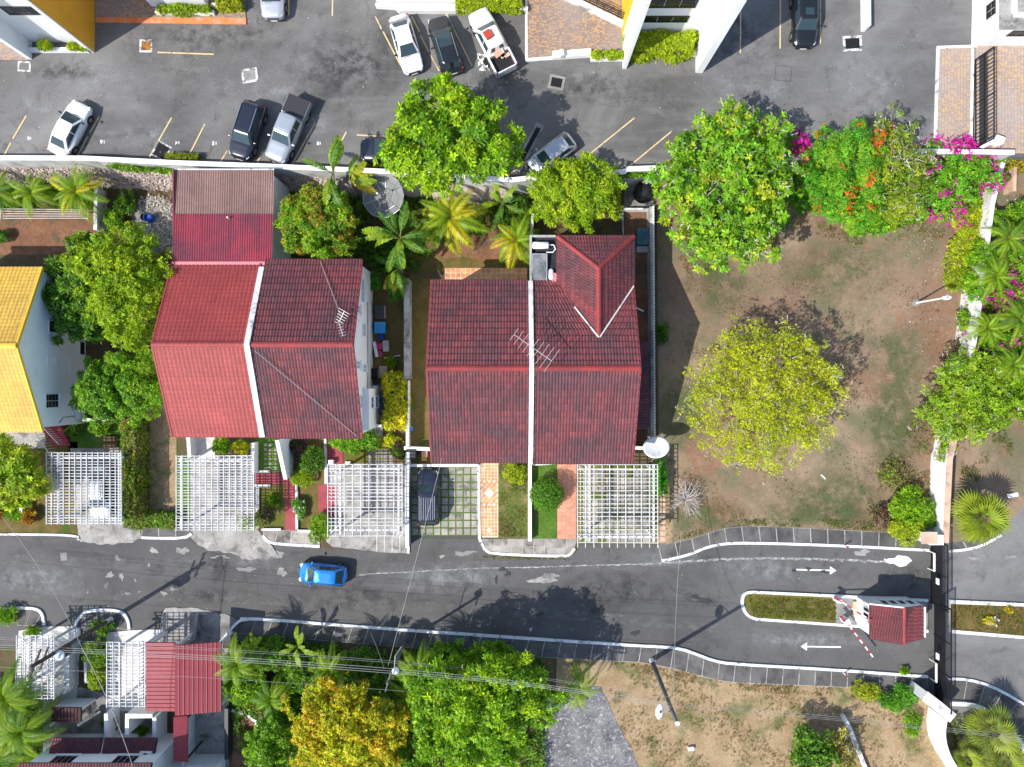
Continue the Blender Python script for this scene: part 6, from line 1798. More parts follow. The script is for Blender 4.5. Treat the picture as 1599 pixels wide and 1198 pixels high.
def hedge(label, u0, v0, u1, v1, z0, z1, n, pal, seed, L=0.14, W=0.07, per=5, bumps=0.12, cat='hedge', name='hedge', zp=None, jit=0.16):
    rs = np.random.default_rng(seed)
    zt = z1 if zp is None else zp
    a = P(u0, v1, zt); b = P(u1, v0, zt)
    t = thing(name, label, cat, ((a.x+b.x)/2, (a.y+b.y)/2, z0))
    w, d, h = b.x-a.x, b.y-a.y, z1-z0
    at_, as1, as2 = w*d, 2*w*h, 2*d*h
    pr = np.array([at_*1.6, as1, as2]); pr /= pr.sum()
    face = rs.choice(3, n, p=pr)
    p = np.stack([rs.uniform(a.x, b.x, n), rs.uniform(a.y, b.y, n), rs.uniform(z0+0.05, z1, n)], 1)
    nr = np.zeros((n, 3))
    s = rs.choice([-1, 1], n)
    p[face == 0, 2] = z1; nr[face == 0, 2] = 1
    p[face == 1, 1] = np.where(s[face == 1] > 0, b.y, a.y); nr[face == 1, 1] = s[face == 1]
    p[face == 2, 0] = np.where(s[face == 2] > 0, b.x, a.x); nr[face == 2, 0] = s[face == 2]
    wob = np.sin(p[:, 0]*2.3+seed)*np.sin(p[:, 1]*2.1+seed*2)*bumps + rs.normal(0, bumps*0.5, n)
    p = p + nr*wob[:, None]
    # round the shoulders
    ax = unit(nr + rs.normal(0, 0.35, (n, 3)) + np.array([[0, 0, 0.4]]))
    vtx, q, N = leaf_quads(p, ax, per, L, W, 1.1, rs)
    gs = ((np.sin(p[:, 0]*1.7+seed)+np.sin(p[:, 1]*1.3+seed*3)+2)/4*len(pal)).astype(int).clip(0, len(pal)-1)
    gs = np.where(rs.random(n) < 0.5, gs, rs.integers(0, len(pal), n))
    link('foliage', np_mesh('foliage', vtx, q, tints(pal, n, per, rs, gs, jit), M_LEAF), t)
    mb = MB().box(((a.x+b.x)/2, (a.y+b.y)/2, z0+h*0.42), (max(0.05,w-0.25), max(0.05,d-0.25), h*0.8))
    mb.build('stems', M_BARKD, t)
    return t

def scatter(name, label, poly, n, z0, z1, pal, seed, L=0.2, W=0.08, per=5, dens=0.35, zp=0.0):
    """ground cover nobody could count"""
    rs = np.random.default_rng(seed)
    pts = np.array(px(poly, zp))
    lo, hi = pts.min(0), pts.max(0)
    q = rs.uniform(lo, hi, (n*3, 2))
    inside = np.zeros(len(q), bool)
    j = len(pts)-1
    for i in range(len(pts)):
        c1 = (pts[i,1] > q[:,1]) != (pts[j,1] > q[:,1])
        xx = (pts[j,0]-pts[i,0])*(q[:,1]-pts[i,1])/(pts[j,1]-pts[i,1]+1e-9)+pts[i,0]
        inside ^= c1 & (q[:,0] < xx); j = i
    q = q[inside]
    hfield = (np.sin(q[:,0]*1.9+seed)*np.cos(q[:,1]*2.3+seed)+np.sin(q[:,0]*0.8+q[:,1]*1.1+seed))*0.25+0.5
    keep = hfield > dens*rs.uniform(0.4,1.3,len(q))
    q, hfield = q[keep][:n], hfield[keep][:n]
    z = z0 + (z1-z0)*np.clip(hfield,0,1)*rs.uniform(0.2,1,len(q))
    c = np.column_stack([q, z])
    ax = unit(rs.normal(0,0.4,(len(c),3))+np.array([[0,0,1.0]]))
    vtx, qd, N = leaf_quads(c, ax, per, L, W, 1.0, rs)
    gs = (hfield*len(pal)).astype(int).clip(0,len(pal)-1)
    gs = np.where(rs.random(len(c)) < 0.5, gs, rs.integers(0,len(pal),len(c)))
    o = link(name, np_mesh(name, vtx, qd, tints(pal, len(c), per, rs, gs), M_LEAF))
    o['kind'] = 'stuff'; o['label'] = label; o['category'] = 'plants'
    return o

# ---- palms and bananas: every frond a part
def frond_mesh(seed, pal, n=27, arch=0.6, droop=1.0, leaf=0.29, w=0.040, vee=0.25, curl=0.15):
    rs = np.random.default_rng(seed)
    def rach(t): return np.array([t*(1-0.12*t), curl*t*t, arch*t - droop*t*t])
    V, Q, T = [], [], []
    pal = np.array(pal)
    base_c = pal[rs.integers(0, len(pal))]
    def quad(a, b, c, d, col):
        i = len(V); V.extend([a, b, c, d]); Q.append((i, i+1, i+2, i+3)); T.extend([col]*4)
    ts = np.linspace(0, 1, 9)
    for t0, t1 in zip(ts[:-1], ts[1:]):
        p0, p1 = rach(t0), rach(t1); ww = 0.007*(1-t0)+0.003
        quad(p0+[0,-ww,0.004], p0+[0,ww,0.004], p1+[0,ww*.8,0.004], p1+[0,-ww*.8,0.004], np.array([0.26,0.27,0.03]))
    for i in range(n):
        t = 0.12 + 0.88*(i+0.5)/n
        p = rach(t); tan = rach(min(1, t+0.03))-rach(t-0.03); tan /= np.linalg.norm(tan)
        for s in (-1, 1):
            Lf = leaf*(math.sin(math.pi*min(1, 0.18+0.78*t))**0.7)*rs.uniform(0.85, 1.1)
            side = np.array([0, s, 0.0])
            fwd = 0.55+0.5*t
            d = tan*fwd + side*1.0 + np.array([0, 0, vee*(1-t)])
            d /= np.linalg.norm(d)
            e = p + d*Lf - np.array([0, 0, Lf*rs.uniform(0.25, 0.55)])
            m = p + d*Lf*0.5
            wv = tan*w*0.5
            c_ = np.clip((base_c*0.5+pal[rs.integers(0, len(pal))]*0.5)*(1+rs.normal(0, 0.12)), 0.003, 0.8)
            quad(p-wv*0.6, m-wv, e, m+wv, c_)
    return np_mesh('frond', np.array(V), np.array(Q), np.array(T), M_LEAF)

def fan_mesh(seed, pal, seg=20, spread=1.95, w=0.062, pet=0.42):
    rs = np.random.default_rng(seed)
    V, Q, T = [], [], []
    pal = np.array(pal); base_c = pal[rs.integers(0, len(pal))]
    def quad(a, b, c, d, col):
        i = len(V); V.extend([a, b, c, d]); Q.append((i, i+1, i+2, i+3)); T.extend([col]*4)
    hub = np.array([pet, 0, 0.10])
    quad(np.array([0,-.012,0]), np.array([0,.012,0]), hub+[0,.01,0], hub+[0,-.01,0], np.array([0.28,0.28,0.05]))
    for i in range(seg):
        a = lerp(-spread, spread, (i+.5)/seg)
        Lf = (1-pet)*(0.72+0.28*math.cos(a*0.7))*rs.uniform(0.92, 1.05)
        d = np.array([math.cos(a), math.sin(a), 0.05]); s = np.array([-math.sin(a), math.cos(a), 0])
        m = hub + d*Lf*0.55; e = hub + d*Lf - np.array([0, 0, Lf*0.28])
        wz = np.array([0, 0, 0.012*(-1)**i])
        c_ = np.clip((base_c*0.6+pal[rs.integers(0, len(pal))]*0.4)*(1+rs.normal(0, 0.12)), 0.003, 0.8)
        quad(hub, m - s*w*.5 + wz, e, m + s*w*.5 + wz, c_)
    return np_mesh('frond', np.array(V), np.array(Q), np.array(T), M_LEAF)

def paddle_mesh(seed, pal, n=13, w=0.15, arch=0.6, droop=0.75, torn=0.5):
    rs = np.random.default_rng(seed)
    def rach(t): return np.array([t*(1-0.1*t), 0.05*t*t, arch*t - droop*t*t])
    V, Q, T = [], [], []
    pal = np.array(pal); base_c = pal[rs.integers(0, len(pal))]
    def quad(a, b, c, d, col):
        i = len(V); V.extend([a, b, c, d]); Q.append((i, i+1, i+2, i+3)); T.extend([col]*4)
    def wid(t): return w*math.sin(math.pi*min(1, max(0, (t-0.15)/0.87)))**0.55 if 0.15 < t < 1.0 else 0.0
    quad(np.array([0,-.018,0]), np.array([0,.018,0]), rach(0.2)+[0,.012,0], rach(0.2)+[0,-.012,0], np.array([0.2,0.22,0.04]))
    for i in range(n):
        t0 = 0.16+0.84*i/n; t1 = 0.16+0.84*(i+1)/n
        p0, p1 = rach(t0), rach(t1)
        for s in (-1, 1):
            gap = rs.uniform(0, torn)*(t1-t0)
            sag0, sag1 = rs.uniform(0.1, 0.5), rs.uniform(0.1, 0.5)
            f = np.array([0.06, 0, 0])
            q0 = p0 + np.array([0, s*wid(t0+0.01), -wid(t0)*sag0]) + f
            q1 = p1 + np.array([0, s*wid(t1-0.01), -wid(t1)*sag1]) + f - np.array([gap, 0, 0])
            c_ = np.clip((base_c*0.7+pal[rs.integers(0, len(pal))]*0.3)*(1+rs.normal(0, 0.1)), 0.003, 0.8)
            quad(p0, q0, q1, p1, c_) if s > 0 else quad(p0, p1, q1, q0, c_)
    for i in range(6):
        t0, t1 = 0.15+i*0.13, 0.15+(i+1)*0.13
        a, b = rach(t0), rach(t1); quad(a+[0,-.008,.006], a+[0,.008,.006], b+[0,.007,.006], b+[0,-.007,.006], np.array([0.26,0.30,0.08]))
    return np_mesh('leaf', np.array(V), np.array(Q), np.array(T), M_LEAF)

PG = [(0.12,0.27,0.012),(0.17,0.33,0.014),(0.25,0.36,0.015)]
PY = [(0.38,0.42,0.012),(0.52,0.46,0.014),(0.30,0.38,0.012),(0.58,0.42,0.012)]
PD = [(0.045,0.14,0.012),(0.07,0.19,0.014),(0.12,0.25,0.016)]
PL = [(0.20,0.36,0.012),(0.28,0.42,0.014),(0.15,0.30,0.012)]
FR = {'green': [frond_mesh(s, PG, n=32, leaf=0.23, w=0.032, droop=1.1) for s in (1,2,3)], 'gold': [frond_mesh(s, PY, leaf=0.26) for s in (4,5,6)], 'dark': [frond_mesh(s, PD, n=32, leaf=0.23, w=0.032, droop=1.1) for s in (7,8,9)],
      'lime': [frond_mesh(s, PL, n=32, leaf=0.24, w=0.032, droop=1.1) for s in (10,11,12)],
      'fan': [fan_mesh(s, [(0.26,0.32,0.02),(0.34,0.37,0.025),(0.18,0.26,0.02)]) for s in (13,14)], 'fandark': [fan_mesh(s, [(0.10,0.17,0.02),(0.16,0.22,0.03),(0.24,0.27,0.05)]) for s in (15,16)],
      'banana': [paddle_mesh(s, PG, w=0.12) for s in (17,18)], 'bananad': [paddle_mesh(s, PD, torn=0.8, w=0.11, n=18) for s in (19,20,21)], 'bananay': [paddle_mesh(s, PY) for s in (22,23)]}
def palm(label, u, v, z, R, nf, kinds, seed, gz=0.05, base=None, pitch=(-0.15,0.9), az=None, cat='palm', name='palm', r0=0.12, pname='frond', group=None):
    r = random.Random(seed)
    top = P(u, v, z)
    b = Vector(base) if base is not None else Vector((top.x, top.y, gz))
    t = thing(name, label, cat, b, group)
    mb = MB(); mb.tube([b, b.lerp(top,0.5), top], [r0*1.2, r0, r0*0.8], 8)
    mb.build('trunk' if cat == 'palm' else 'stem', M_BARK, t, smooth=True)
    for i in range(nf):
        k = kinds[r.randrange(len(kinds))]
        me = r.choice(FR[k])
        if az is None: a = i*2.39996 + r.uniform(-0.25,0.25)
        else: a = r.choice(az) + r.gauss(0, 0.22)
        pt = lerp(pitch[1], pitch[0], (i+0.5)/nf) + r.uniform(-0.12,0.12)
        s = R*r.uniform(0.82,1.1)*(0.8 if pt > 0.7 else 1.0)
        o = link(pname, me, t)
        Mx = Matrix.Rotation(a,4,'Z') @ Matrix.Rotation(-pt,4,'Y') @ Matrix.Rotation(r.uniform(-0.3,0.3),4,'X') @ Matrix.Scale(s,4)
        Mx.translation = top
        o.matrix_basis = Mx
    return t
# ---- the big trees
tree('bright lime green tree overhanging the car park wall in the middle', 708, 214, 7.8, 98, 90, 3.0, 4300, 7, 0.34, 0.13, LIME, 11, nc=40, cr=0.22, base=P(712,268), r0=0.22, gz=0.0)
tree('round mango tree right of the lime green tree, beside silver hatchback', 899, 304, 4.3, 76, 56, 1.9, 5200, 6, 0.24, 0.075, MANGO, 12, nc=40, cr=0.2, irr=0.05, base=P(893,318), r0=0.16, ang=1.0)
tree('large glossy leaved tree with pale branches at top of vacant lot', 1136, 294, 6.0, 112, 124, 2.7, 3700, 6, 0.33, 0.16, ALMOND, 13, nc=64, cr=0.17, irr=0.10, base=P(1120,310), r0=0.25, bark=M_TWIG, twigs=360, ang=1.25)
tree('feathery yellow-green tree standing alone on the vacant lot', 1190, 620, 3.8, 120, 118, 3.2, 13000, 6, 0.18, 0.042, [(0.46,0.52,0.016),(0.56,0.58,0.02),(0.32,0.42,0.014),(0.50,0.54,0.016)], 14, nc=90, cr=0.135, irr=0.03, base=P(1196,622,0.05), r0=0.2, bark=M_TWIG, twigs=260, ang=0.7, up=0.9, jit=0.2)
tree('bright green fern leaved tree with orange blossom above the vacant lot', 1318, 272, 4.6, 70, 76, 2.4, 5200, 6, 0.22, 0.06, EMER, 15, nc=34, cr=0.22, base=P(1318,290), r0=0.14, flowers=(0.26,300,0.17,FLAME,26))
tree('olive twiggy shrub tree with bare branches above vacant lot', 1392, 264, 4.3, 58, 78, 2.2, 2900, 6, 0.18, 0.06, [(0.208,0.297,0.015),(0.312,0.365,0.020),(0.130,0.243,0.012)], 16, nc=26, cr=0.26, base=P(1392,280), r0=0.12, bark=M_TWIG, twigs=230, flowers=(0.12,60,0.15,MAGE,7))
tree('magenta bougainvillea bush left of black gate', 1478, 278, 2.8, 76, 52, 1.8, 4300, 6, 0.17, 0.08, EMER[:2]+MID[:2], 17, nc=36, cr=0.21, base=P(1478,290), r0=0.1, cat='shrub', name='bougainvillea', flowers=(0.30,1100,0.17,MAGE,34), twigs=40)
tree('small dark magenta bougainvillea tucked between two big trees', 1236, 236, 3.4, 24, 26, 1.2, 500, 6, 0.16, 0.08, MID, 18, nc=10, cr=0.4, base=P(1240,250), r0=0.06, cat='shrub', name='bougainvillea', flowers=(0.26,420,0.16,MAGE,9))
tree('dense mango tree with lime clumps left of bright red roof', 196, 446, 4.6, 76, 96, 2.4, 6800, 6, 0.25, 0.08, MANGO, 19, nc=46, cr=0.2, base=P(205,452), r0=0.22, ang=1.0)
tree('dark glossy tree against pale gable of the yellow house', 131, 455, 3.9, 52, 86, 2.2, 2800, 7, 0.36, 0.12, DARK, 20, nc=40, cr=0.21, base=P(135,470), r0=0.18, twigs=30)
tree('round clipped looking green tree beside pale gable wall', 160, 612, 3.2, 40, 50, 1.9, 3600, 6, 0.2, 0.08, [(0.130,0.297,0.012),(0.169,0.351,0.012),(0.104,0.243,0.010)], 21, nc=16, cr=0.36, base=P(163,612), r0=0.12)
tree('round green tree touching left edge of bright red roof', 221, 602, 3.3, 42, 62, 1.9, 4200, 6, 0.2, 0.08, [(0.117,0.297,0.012),(0.182,0.365,0.012),(0.234,0.378,0.012)], 22, nc=18, cr=0.34, base=P(224,604), r0=0.12)
tree('mango tree with red tipped leaves right of the corrugated roof', 498, 348, 4.3, 64, 58, 2.0, 4600, 6, 0.22, 0.08, MID+[(0.286,0.405,0.012),(0.28,0.20,0.02)], 23, nc=34, cr=0.23, base=P(505,352), r0=0.16)
tree('yellow-green leafy tree at left edge below yellow roof', 20, 738, 3.0, 54, 56, 1.9, 2200, 6, 0.3, 0.13, [(0.286,0.405,0.015),(0.208,0.351,0.012),(0.364,0.432,0.020)], 24, nc=18, cr=0.34, base=P(20,740), r0=0.12)
tree('large bright green tree at bottom centre beside concrete pad', 748, 1106, 5.6, 106, 96, 2.8, 5400, 6, 0.33, 0.12, LIME+MID[1:2], 25, nc=52, cr=0.18, base=P(745,1080), r0=0.24, twigs=30)
tree('golden orange flowering tree at bottom centre left', 540, 1136, 5.2, 94, 74, 2.3, 5800, 6, 0.23, 0.1, [(0.46,0.48,0.012),(0.40,0.46,0.012),(0.54,0.43,0.014),(0.34,0.43,0.014),(0.56,0.34,0.012),(0.50,0.46,0.012)], 26, nc=52, cr=0.18, base=P(545,1110), r0=0.2)
tree('green tree at the lower left of the golden tree', 424, 1166, 3.6, 42, 46, 1.8, 2600, 6, 0.2, 0.08, MID, 27, nc=16, cr=0.34, base=P(430,1150), r0=0.1)
tree('bushy green tree below golden tree at bottom edge', 640, 1180, 3.5, 50, 42, 1.8, 1900, 6, 0.24, 0.09, MID+DARK[:1], 28, nc=16, cr=0.34, base=P(640,1170), r0=0.1)
tree('broad light green shrub tree beside white boundary wall, right', 1512, 622, 2.2, 72, 74, 1.6, 4300, 6, 0.2, 0.08, [(0.221,0.365,0.014),(0.143,0.284,0.012),(0.286,0.405,0.018)], 29, nc=40, cr=0.2, base=P(1505,622,0.05), r0=0.1, bark=M_TWIG, twigs=80)
# ---- shrubs and hedges
shrub('yellow-green cushion shrub in the corner of vacant lot wall', 1512, 358, 34, 42, 1.6, 2300, [(0.390,0.419,0.012),(0.468,0.459,0.014),(0.286,0.365,0.012)], 41, L=0.16)
shrub('low green shrub strip below yellow-green cushion shrub', 1488, 425, 17, 38, 1.1, 1000, [(0.260,0.338,0.014),(0.182,0.270,0.012),(0.351,0.365,0.020)], 42)
shrub('pink flowering bush between the right edge palms', 1588, 455, 26, 40, 2.0, 900, MID, 43, flowers=(0.2,200,0.15,MAGE,10), L=0.2)
shrub('pink dotted bush left of right edge palms', 1505, 428, 12, 16, 1.4, 360, MID, 44, flowers=(0.14,70,0.15,MAGE,4))
shrub('lush green shrub below broad light green shrub', 1425, 792, 34, 34, 1.8, 1500, MID+LIME[:1], 45, L=0.2, W=0.08)
shrub('yellow-green shrub overhanging pavement near gate pillar', 1418, 824, 38, 24, 1.3, 1700, [(0.286,0.392,0.014),(0.364,0.419,0.016),(0.182,0.297,0.012)], 46, L=0.17)
shrub('reddish brown dry shrub at lower right of vacant lot', 1380, 806, 22, 20, 0.7, 500, DRY+PURP, 47, L=0.14)
shrub('loose olive shrub at right side of vacant lot', 1392, 742, 26, 22, 0.6, 420, KHAKI+MID[:1], 48, L=0.16)
shrub('dry brown twiggy shrub against right boundary', 1494, 548, 18, 22, 1.0, 420, DRY, 49, L=0.15, twigs=40)
shrub('small green shrub beside picket wall in vacant lot', 1034, 520, 10, 18, 0.8, 360, DARK, 50)
hedge('golden yellow clipped hedge beside picket wall', 601, 584, 632, 668, 0.06, 1.7, 1500, YELL, 51, L=0.17, W=0.09, bumps=0.2)
shrub('pale yellow bush at foot of golden hedge', 614, 690, 18, 12, 0.9, 420, YELL[:3], 52)
hedge('long mixed green and yellow hedge left of dry strip', 189, 660, 212, 812, 0.06, 2.1, 3300, [(0.104,0.230,0.012),(0.390,0.392,0.012),(0.156,0.270,0.012),(0.091,0.189,0.012),(0.312,0.297,0.060)], 53, bumps=0.16)
hedge('low hedge along pavement beside first driveway', 194, 802, 272, 824, 0.06, 0.9, 1500, [(0.104,0.243,0.012),(0.156,0.297,0.012),(0.234,0.230,0.060)], 54, bumps=0.12)
tree('dark green clipped topiary ball on the front lawn', 853, 770, 1.15, 22, 25, 1.05, 3300, 5, 0.10, 0.05, [(0.072,0.203,0.010),(0.104,0.257,0.012),(0.065,0.162,0.010)], 55, nc=1, cr=0.98, irr=0, gz=0.06, r0=0.06, cat='shrub', name='topiary_ball', low=-0.6, jit=0.1)
shrub('fluffy yellow-green bush at head of the front lawn', 805, 740, 20, 16, 1.2, 900, [(0.312,0.405,0.012),(0.390,0.446,0.014),(0.208,0.338,0.012)], 56, L=0.15, W=0.05)
shrub('small dark round shrub behind white gable corner', 584, 440, 11, 15, 1.3, 700, [(0.065,0.230,0.012),(0.091,0.270,0.014)], 57, L=0.12)
shrub('bright green spreading bush below weathered roof corner', 552, 690, 36, 18, 1.3, 1100, [(0.156,0.351,0.012),(0.234,0.405,0.014),(0.104,0.270,0.012)], 58, L=0.22, W=0.08)
shrub('dark purple leaved shrub beside white wing wall', 468, 700, 14, 16, 1.2, 500, PURP+DARK[:1], 59, L=0.26, W=0.07)
shrub('dark green bed of shrubs in front of weathered roof', 488, 716, 18, 24, 1.3, 900, DARK, 60, L=0.24, W=0.08)
shrub('strappy light green plant beside terracotta bowl', 474, 746, 16, 12, 0.9, 420, [(0.260,0.378,0.014),(0.364,0.446,0.020),(0.130,0.270,0.012)], 61, L=0.32, W=0.05, per=7)
shrub('purple leaved shrub at end of golden hedge', 622, 702, 12, 14, 1.1, 450, PURP+MID[:1], 62, L=0.22)
shrub('white flowered bush beside lower red path', 468, 792, 11, 16, 0.9, 520, [(0.104,0.270,0.020),(0.156,0.338,0.030)], 63, flowers=(0.1,60,0.1,[(0.7,0.72,0.74),(0.6,0.66,0.7)],14))
shrub('green creeper tumbling over the corner of gappy pergola', 500, 824, 20, 26, 1.4, 900, [(0.182,0.351,0.012),(0.286,0.405,0.014),(0.104,0.243,0.012)], 64, L=0.16)
shrub('thin creeper on pergola corner beside bright red roof', 390, 812, 26, 16, 3.2, 330, [(0.286,0.378,0.030),(0.208,0.297,0.020)], 65, L=0.16, W=0.05, twigs=20)
shrub('small green bush in front of white tiled entrance', 346, 696, 15, 12, 1.2, 520, MID, 66, L=0.2)
shrub('yellow leaved bush right of white tiled entrance', 378, 698, 14, 11, 1.1, 460, YELL[:2]+MID[:1], 67, L=0.2)
shrub('weedy brown bush at corner of the flower bed', 412, 808, 12, 14, 0.6, 340, DRY+MID[:1], 68)
shrub('small green plant in middle of flower bed', 426, 782, 10, 9, 0.5, 260, MID, 69)
shrub('green garden bush below pale gable wall', 156, 668, 16, 13, 1.1, 480, MID, 70, L=0.2)
shrub('grey-green bush below pale gable steps', 118, 672, 14, 11, 0.9, 400, DARK, 71, L=0.2)
shrub('orange croton bush near left kerb', 46, 806, 12, 11, 0.9, 420, CROTON, 72, L=0.2, W=0.08)
shrub('green bush beside orange croton', 22, 800, 16, 14, 1.0, 520, MID, 73, L=0.2)
shrub('gold and red croton at the left edge', -2, 800, 12, 12, 1.0, 400, CROTON, 74, L=0.2, W=0.08)
shrub('small dark ball shrub on red soil yard', 4, 370, 10, 11, 0.9, 360, DARK, 75, L=0.13)
shrub('green vine clump at rubbish yard fence', 178, 345, 16, 20, 1.4, 620, MID, 76, L=0.18)
shrub('dark leafy bush behind mango and rubbish yard', 196, 318, 16, 18, 1.6, 520, DARK, 77, L=0.22)
shrub('round dark bushes heaped at the rear of mesh dish', 575, 320, 16, 14, 1.2, 420, DARK, 78, L=0.24)
shrub('green bush at foot of dark banana', 622, 452, 16, 20, 1.4, 700, [(0.091,0.270,0.012),(0.130,0.324,0.014)], 79, L=0.18)
shrub('small leafy weed on side yard path', 610, 566, 10, 10, 0.5, 260, MID, 80)
shrub('green climbers on inside of right pergola', 1032, 744, 8, 34, 1.6, 520, [(0.078,0.324,0.016),(0.130,0.378,0.016)], 81, L=0.18)
shrub('leafy bush at lower right of dry plot by white wall', 1402, 1092, 30, 22, 1.1, 1100, [(0.091,0.297,0.014),(0.156,0.378,0.016),(0.065,0.203,0.012)], 82, L=0.2)
shrub('yellow-green bush at pavement edge of dry plot', 1352, 1078, 22, 16, 1.1, 620, [(0.312,0.378,0.014),(0.195,0.297,0.012),(0.390,0.405,0.020)], 83, L=0.17)
shrub('green bush hugging wall below leafy dry plot bush', 1424, 1128, 14, 22, 1.0, 460, MID, 84, L=0.18)
shrub('small weed growing from lower kerb near gate', 1412, 1048, 7, 6, 0.4, 200, MID, 85)
tree('dense green bush at the bottom edge of dry plot', 1268, 1176, 2.0, 38, 40, 1.5, 1500, 6, 0.2, 0.09, DARK+MID[:1], 86, nc=14, cr=0.36, r0=0.08, cat='shrub', name='shrub')
tree('twiggy yellow bush right of dense green bush', 1312, 1176, 1.8, 30, 34, 1.3, 900, 6, 0.16, 0.06, KHAKI+YELL[:1], 87, nc=14, cr=0.34, r0=0.06, cat='shrub', name='shrub', twigs=50)
shrub('yellow grassy tuft on right traffic island', 1545, 969, 9, 7, 0.4, 180, [(0.5,0.38,0.02),(0.520,0.486,0.020)], 88, flowers=(0.15,30,0.14,[(0.75,0.75,0.72)],4))
shrub('small yellow tuft at upper part of right traffic island', 1575, 952, 7, 5, 0.3, 120, [(0.45,0.36,0.02)], 89)
shrub('shrub between driveways of lower left houses', 150, 1018, 18, 26, 1.4, 900, [(0.182,0.324,0.012),(0.260,0.378,0.014),(0.104,0.216,0.012)], 90, L=0.2)
shrub('green bush along lower left driveway', 152, 1058, 13, 22, 1.3, 620, [(0.208,0.351,0.012),(0.286,0.392,0.014)], 91, L=0.2)
shrub('dark bush under lower left pole', 162, 978, 20, 12, 1.0, 520, DARK, 92, L=0.18)
shrub('small green bush beside left kerb arch', 52, 985, 14, 9, 0.8, 360, MID, 93)
shrub('bush in the lower left court', 172, 1128, 10, 18, 1.2, 420, DARK+MID[:1], 94, L=0.2)
shrub('bush behind canopy in lower left court', 222, 1140, 9, 9, 0.9, 240, DARK, 95)
shrub('shrub under palms at far left pavement', 8, 962, 22, 14, 0.9, 520, MID, 96)
shrub('bright green shrub right of carport', 378, 1075, 26, 22, 1.6, 900, [(0.156,0.351,0.012),(0.208,0.405,0.014)], 97, L=0.2)
hedge('clipped lime hedge in front of apartment with yellow side', 981, 50, 1084, 82, LZ, LZ+1.3, 3600, [(0.338,0.446,0.012),(0.260,0.378,0.012),(0.416,0.486,0.014)], 101, L=0.15, bumps=0.2)
shrub('small lime ball bush on white forecourt planter', 931, 86, 10, 8, 0.9, 420, [(0.286,0.405,0.012),(0.364,0.459,0.014)], 102, gz=LZ+0.25, L=0.13)
shrub('wider lime bush next to ball bush on forecourt planter', 957, 86, 15, 8, 0.9, 560, [(0.286,0.405,0.012),(0.364,0.459,0.014)], 103, gz=LZ+0.25, L=0.13)
hedge('lime hedge in planter above the white pickup', 713, -4, 814, 13, LZ, LZ+0.8, 1700, [(0.338,0.432,0.012),(0.260,0.378,0.012)], 104, L=0.14)
hedge('small green hedge at foot of top apartment', 246, 8, 326, 17, LZ, LZ+0.7, 1000, [(0.182,0.324,0.012),(0.260,0.365,0.012)], 105, L=0.14)
hedge('yellow-green hedge right of top apartment foot', 337, -6, 374, 9, LZ, LZ+0.9, 800, [(0.312,0.378,0.012),(0.390,0.405,0.014)], 106, L=0.14)
shrub('planter plants below ochre walled apartment, left clump', 70, 72, 14, 7, 1.0, 360, MID+YELL[:1], 107, gz=LZ+0.2, L=0.18)
shrub('planter plants below ochre walled apartment, right clump', 122, 74, 16, 6, 0.9, 360, YELL[1:3]+MID[:1], 108, gz=LZ+0.2, L=0.18)
hedge('short dark hedge on car park at wall beside dark drain', 258, 240, 309, 249, LZ, LZ+0.5, 700, [(0.169,0.216,0.012),(0.234,0.270,0.014)], 109, L=0.12, bumps=0.05)
hedge('low hedge on the car park under parked dark SUV nose', 568, 258, 606, 265, LZ, LZ+0.35, 420, [(0.078,0.121,0.012),(0.130,0.176,0.014)], 110, L=0.12, bumps=0.05)
hedge('trimmed yellow hedge at far right edge below gate wall', 1574, 238, 1640, 256, 0.05, 2.2, 900, [(0.36,0.28,0.012),(0.390,0.365,0.012)], 111, L=0.14)
hedge('trimmed green hedge along foot of black gate wall', 1536, 240, 1578, 252, 0.05, 2.6, 800, [(0.156,0.297,0.012),(0.234,0.338,0.012)], 112, L=0.14)
scatter('wall_creeper', 'green creeper hanging over top of the retaining wall', [(150,252),(230,250),(312,258),(312,266),(260,268),(180,264)], 900, 2.4, 3.95, MID, 120, L=0.14, zp=3.4)
scatter('wall_creeper', 'creeper on wall right of the round mango', [(960,268),(1028,264),(1028,276),(965,280)], 420, 3.2, 3.95, MID, 121, L=0.14, zp=3.4)
# undergrowth on the south side and in the back gardens
scatter('undergrowth', 'dense dark undergrowth below the roadside palms', [(350,996),(420,993),(600,1010),(850,1028),(852,1230),(410,1230),(352,1080)], 7000, 0.1, 1.3, DARK+MID[:2], 122, L=0.34, W=0.1)
scatter('undergrowth', 'brown leaf litter between golden and bright green trees', [(610,1080),(670,1080),(680,1170),(620,1180)], 1300, 0.8, 2.2, [(0.10,0.06,0.04),(0.16,0.09,0.055),(0.06,0.035,0.025)], 123, L=0.3, W=0.06)
scatter('undergrowth', 'dark undergrowth in the back gardens below palms', [(440,285),(830,300),(826,360),(700,372),(640,430),(598,430),(560,400),(440,385)], 3000, 0.1, 0.9, DARK, 124, L=0.3, W=0.1)
scatter('undergrowth', 'green plants under bottom left palms', [(-40,1040),(90,1090),(90,1240),(-40,1240)], 1900, 0.1, 0.9, DARK+MID[:1], 125, L=0.34, W=0.09)
scatter('undergrowth', 'green plants at foot of rubble slope', [(-20,288),(168,288),(168,326),(-20,326)], 1300, 0.1, 0.8, DARK+MID[:1], 126, L=0.3, W=0.09)
scatter('undergrowth', 'green growth beneath bougainvillea and fern trees', [(1040,262),(1530,246),(1530,330),(1440,345),(1400,356),(1360,372),(1330,352),(1260,330),(1220,340),(1180,300)], 6000, 0.15, 1.5, MID+EMER[:2], 127, L=0.24, W=0.09)
scatter('undergrowth', 'green growth between the right edge palms', [(1500,380),(1640,380),(1640,680),(1540,640),(1500,560)], 4200, 0.1, 1.3, MID+DARK[:1], 128, L=0.26, W=0.08)
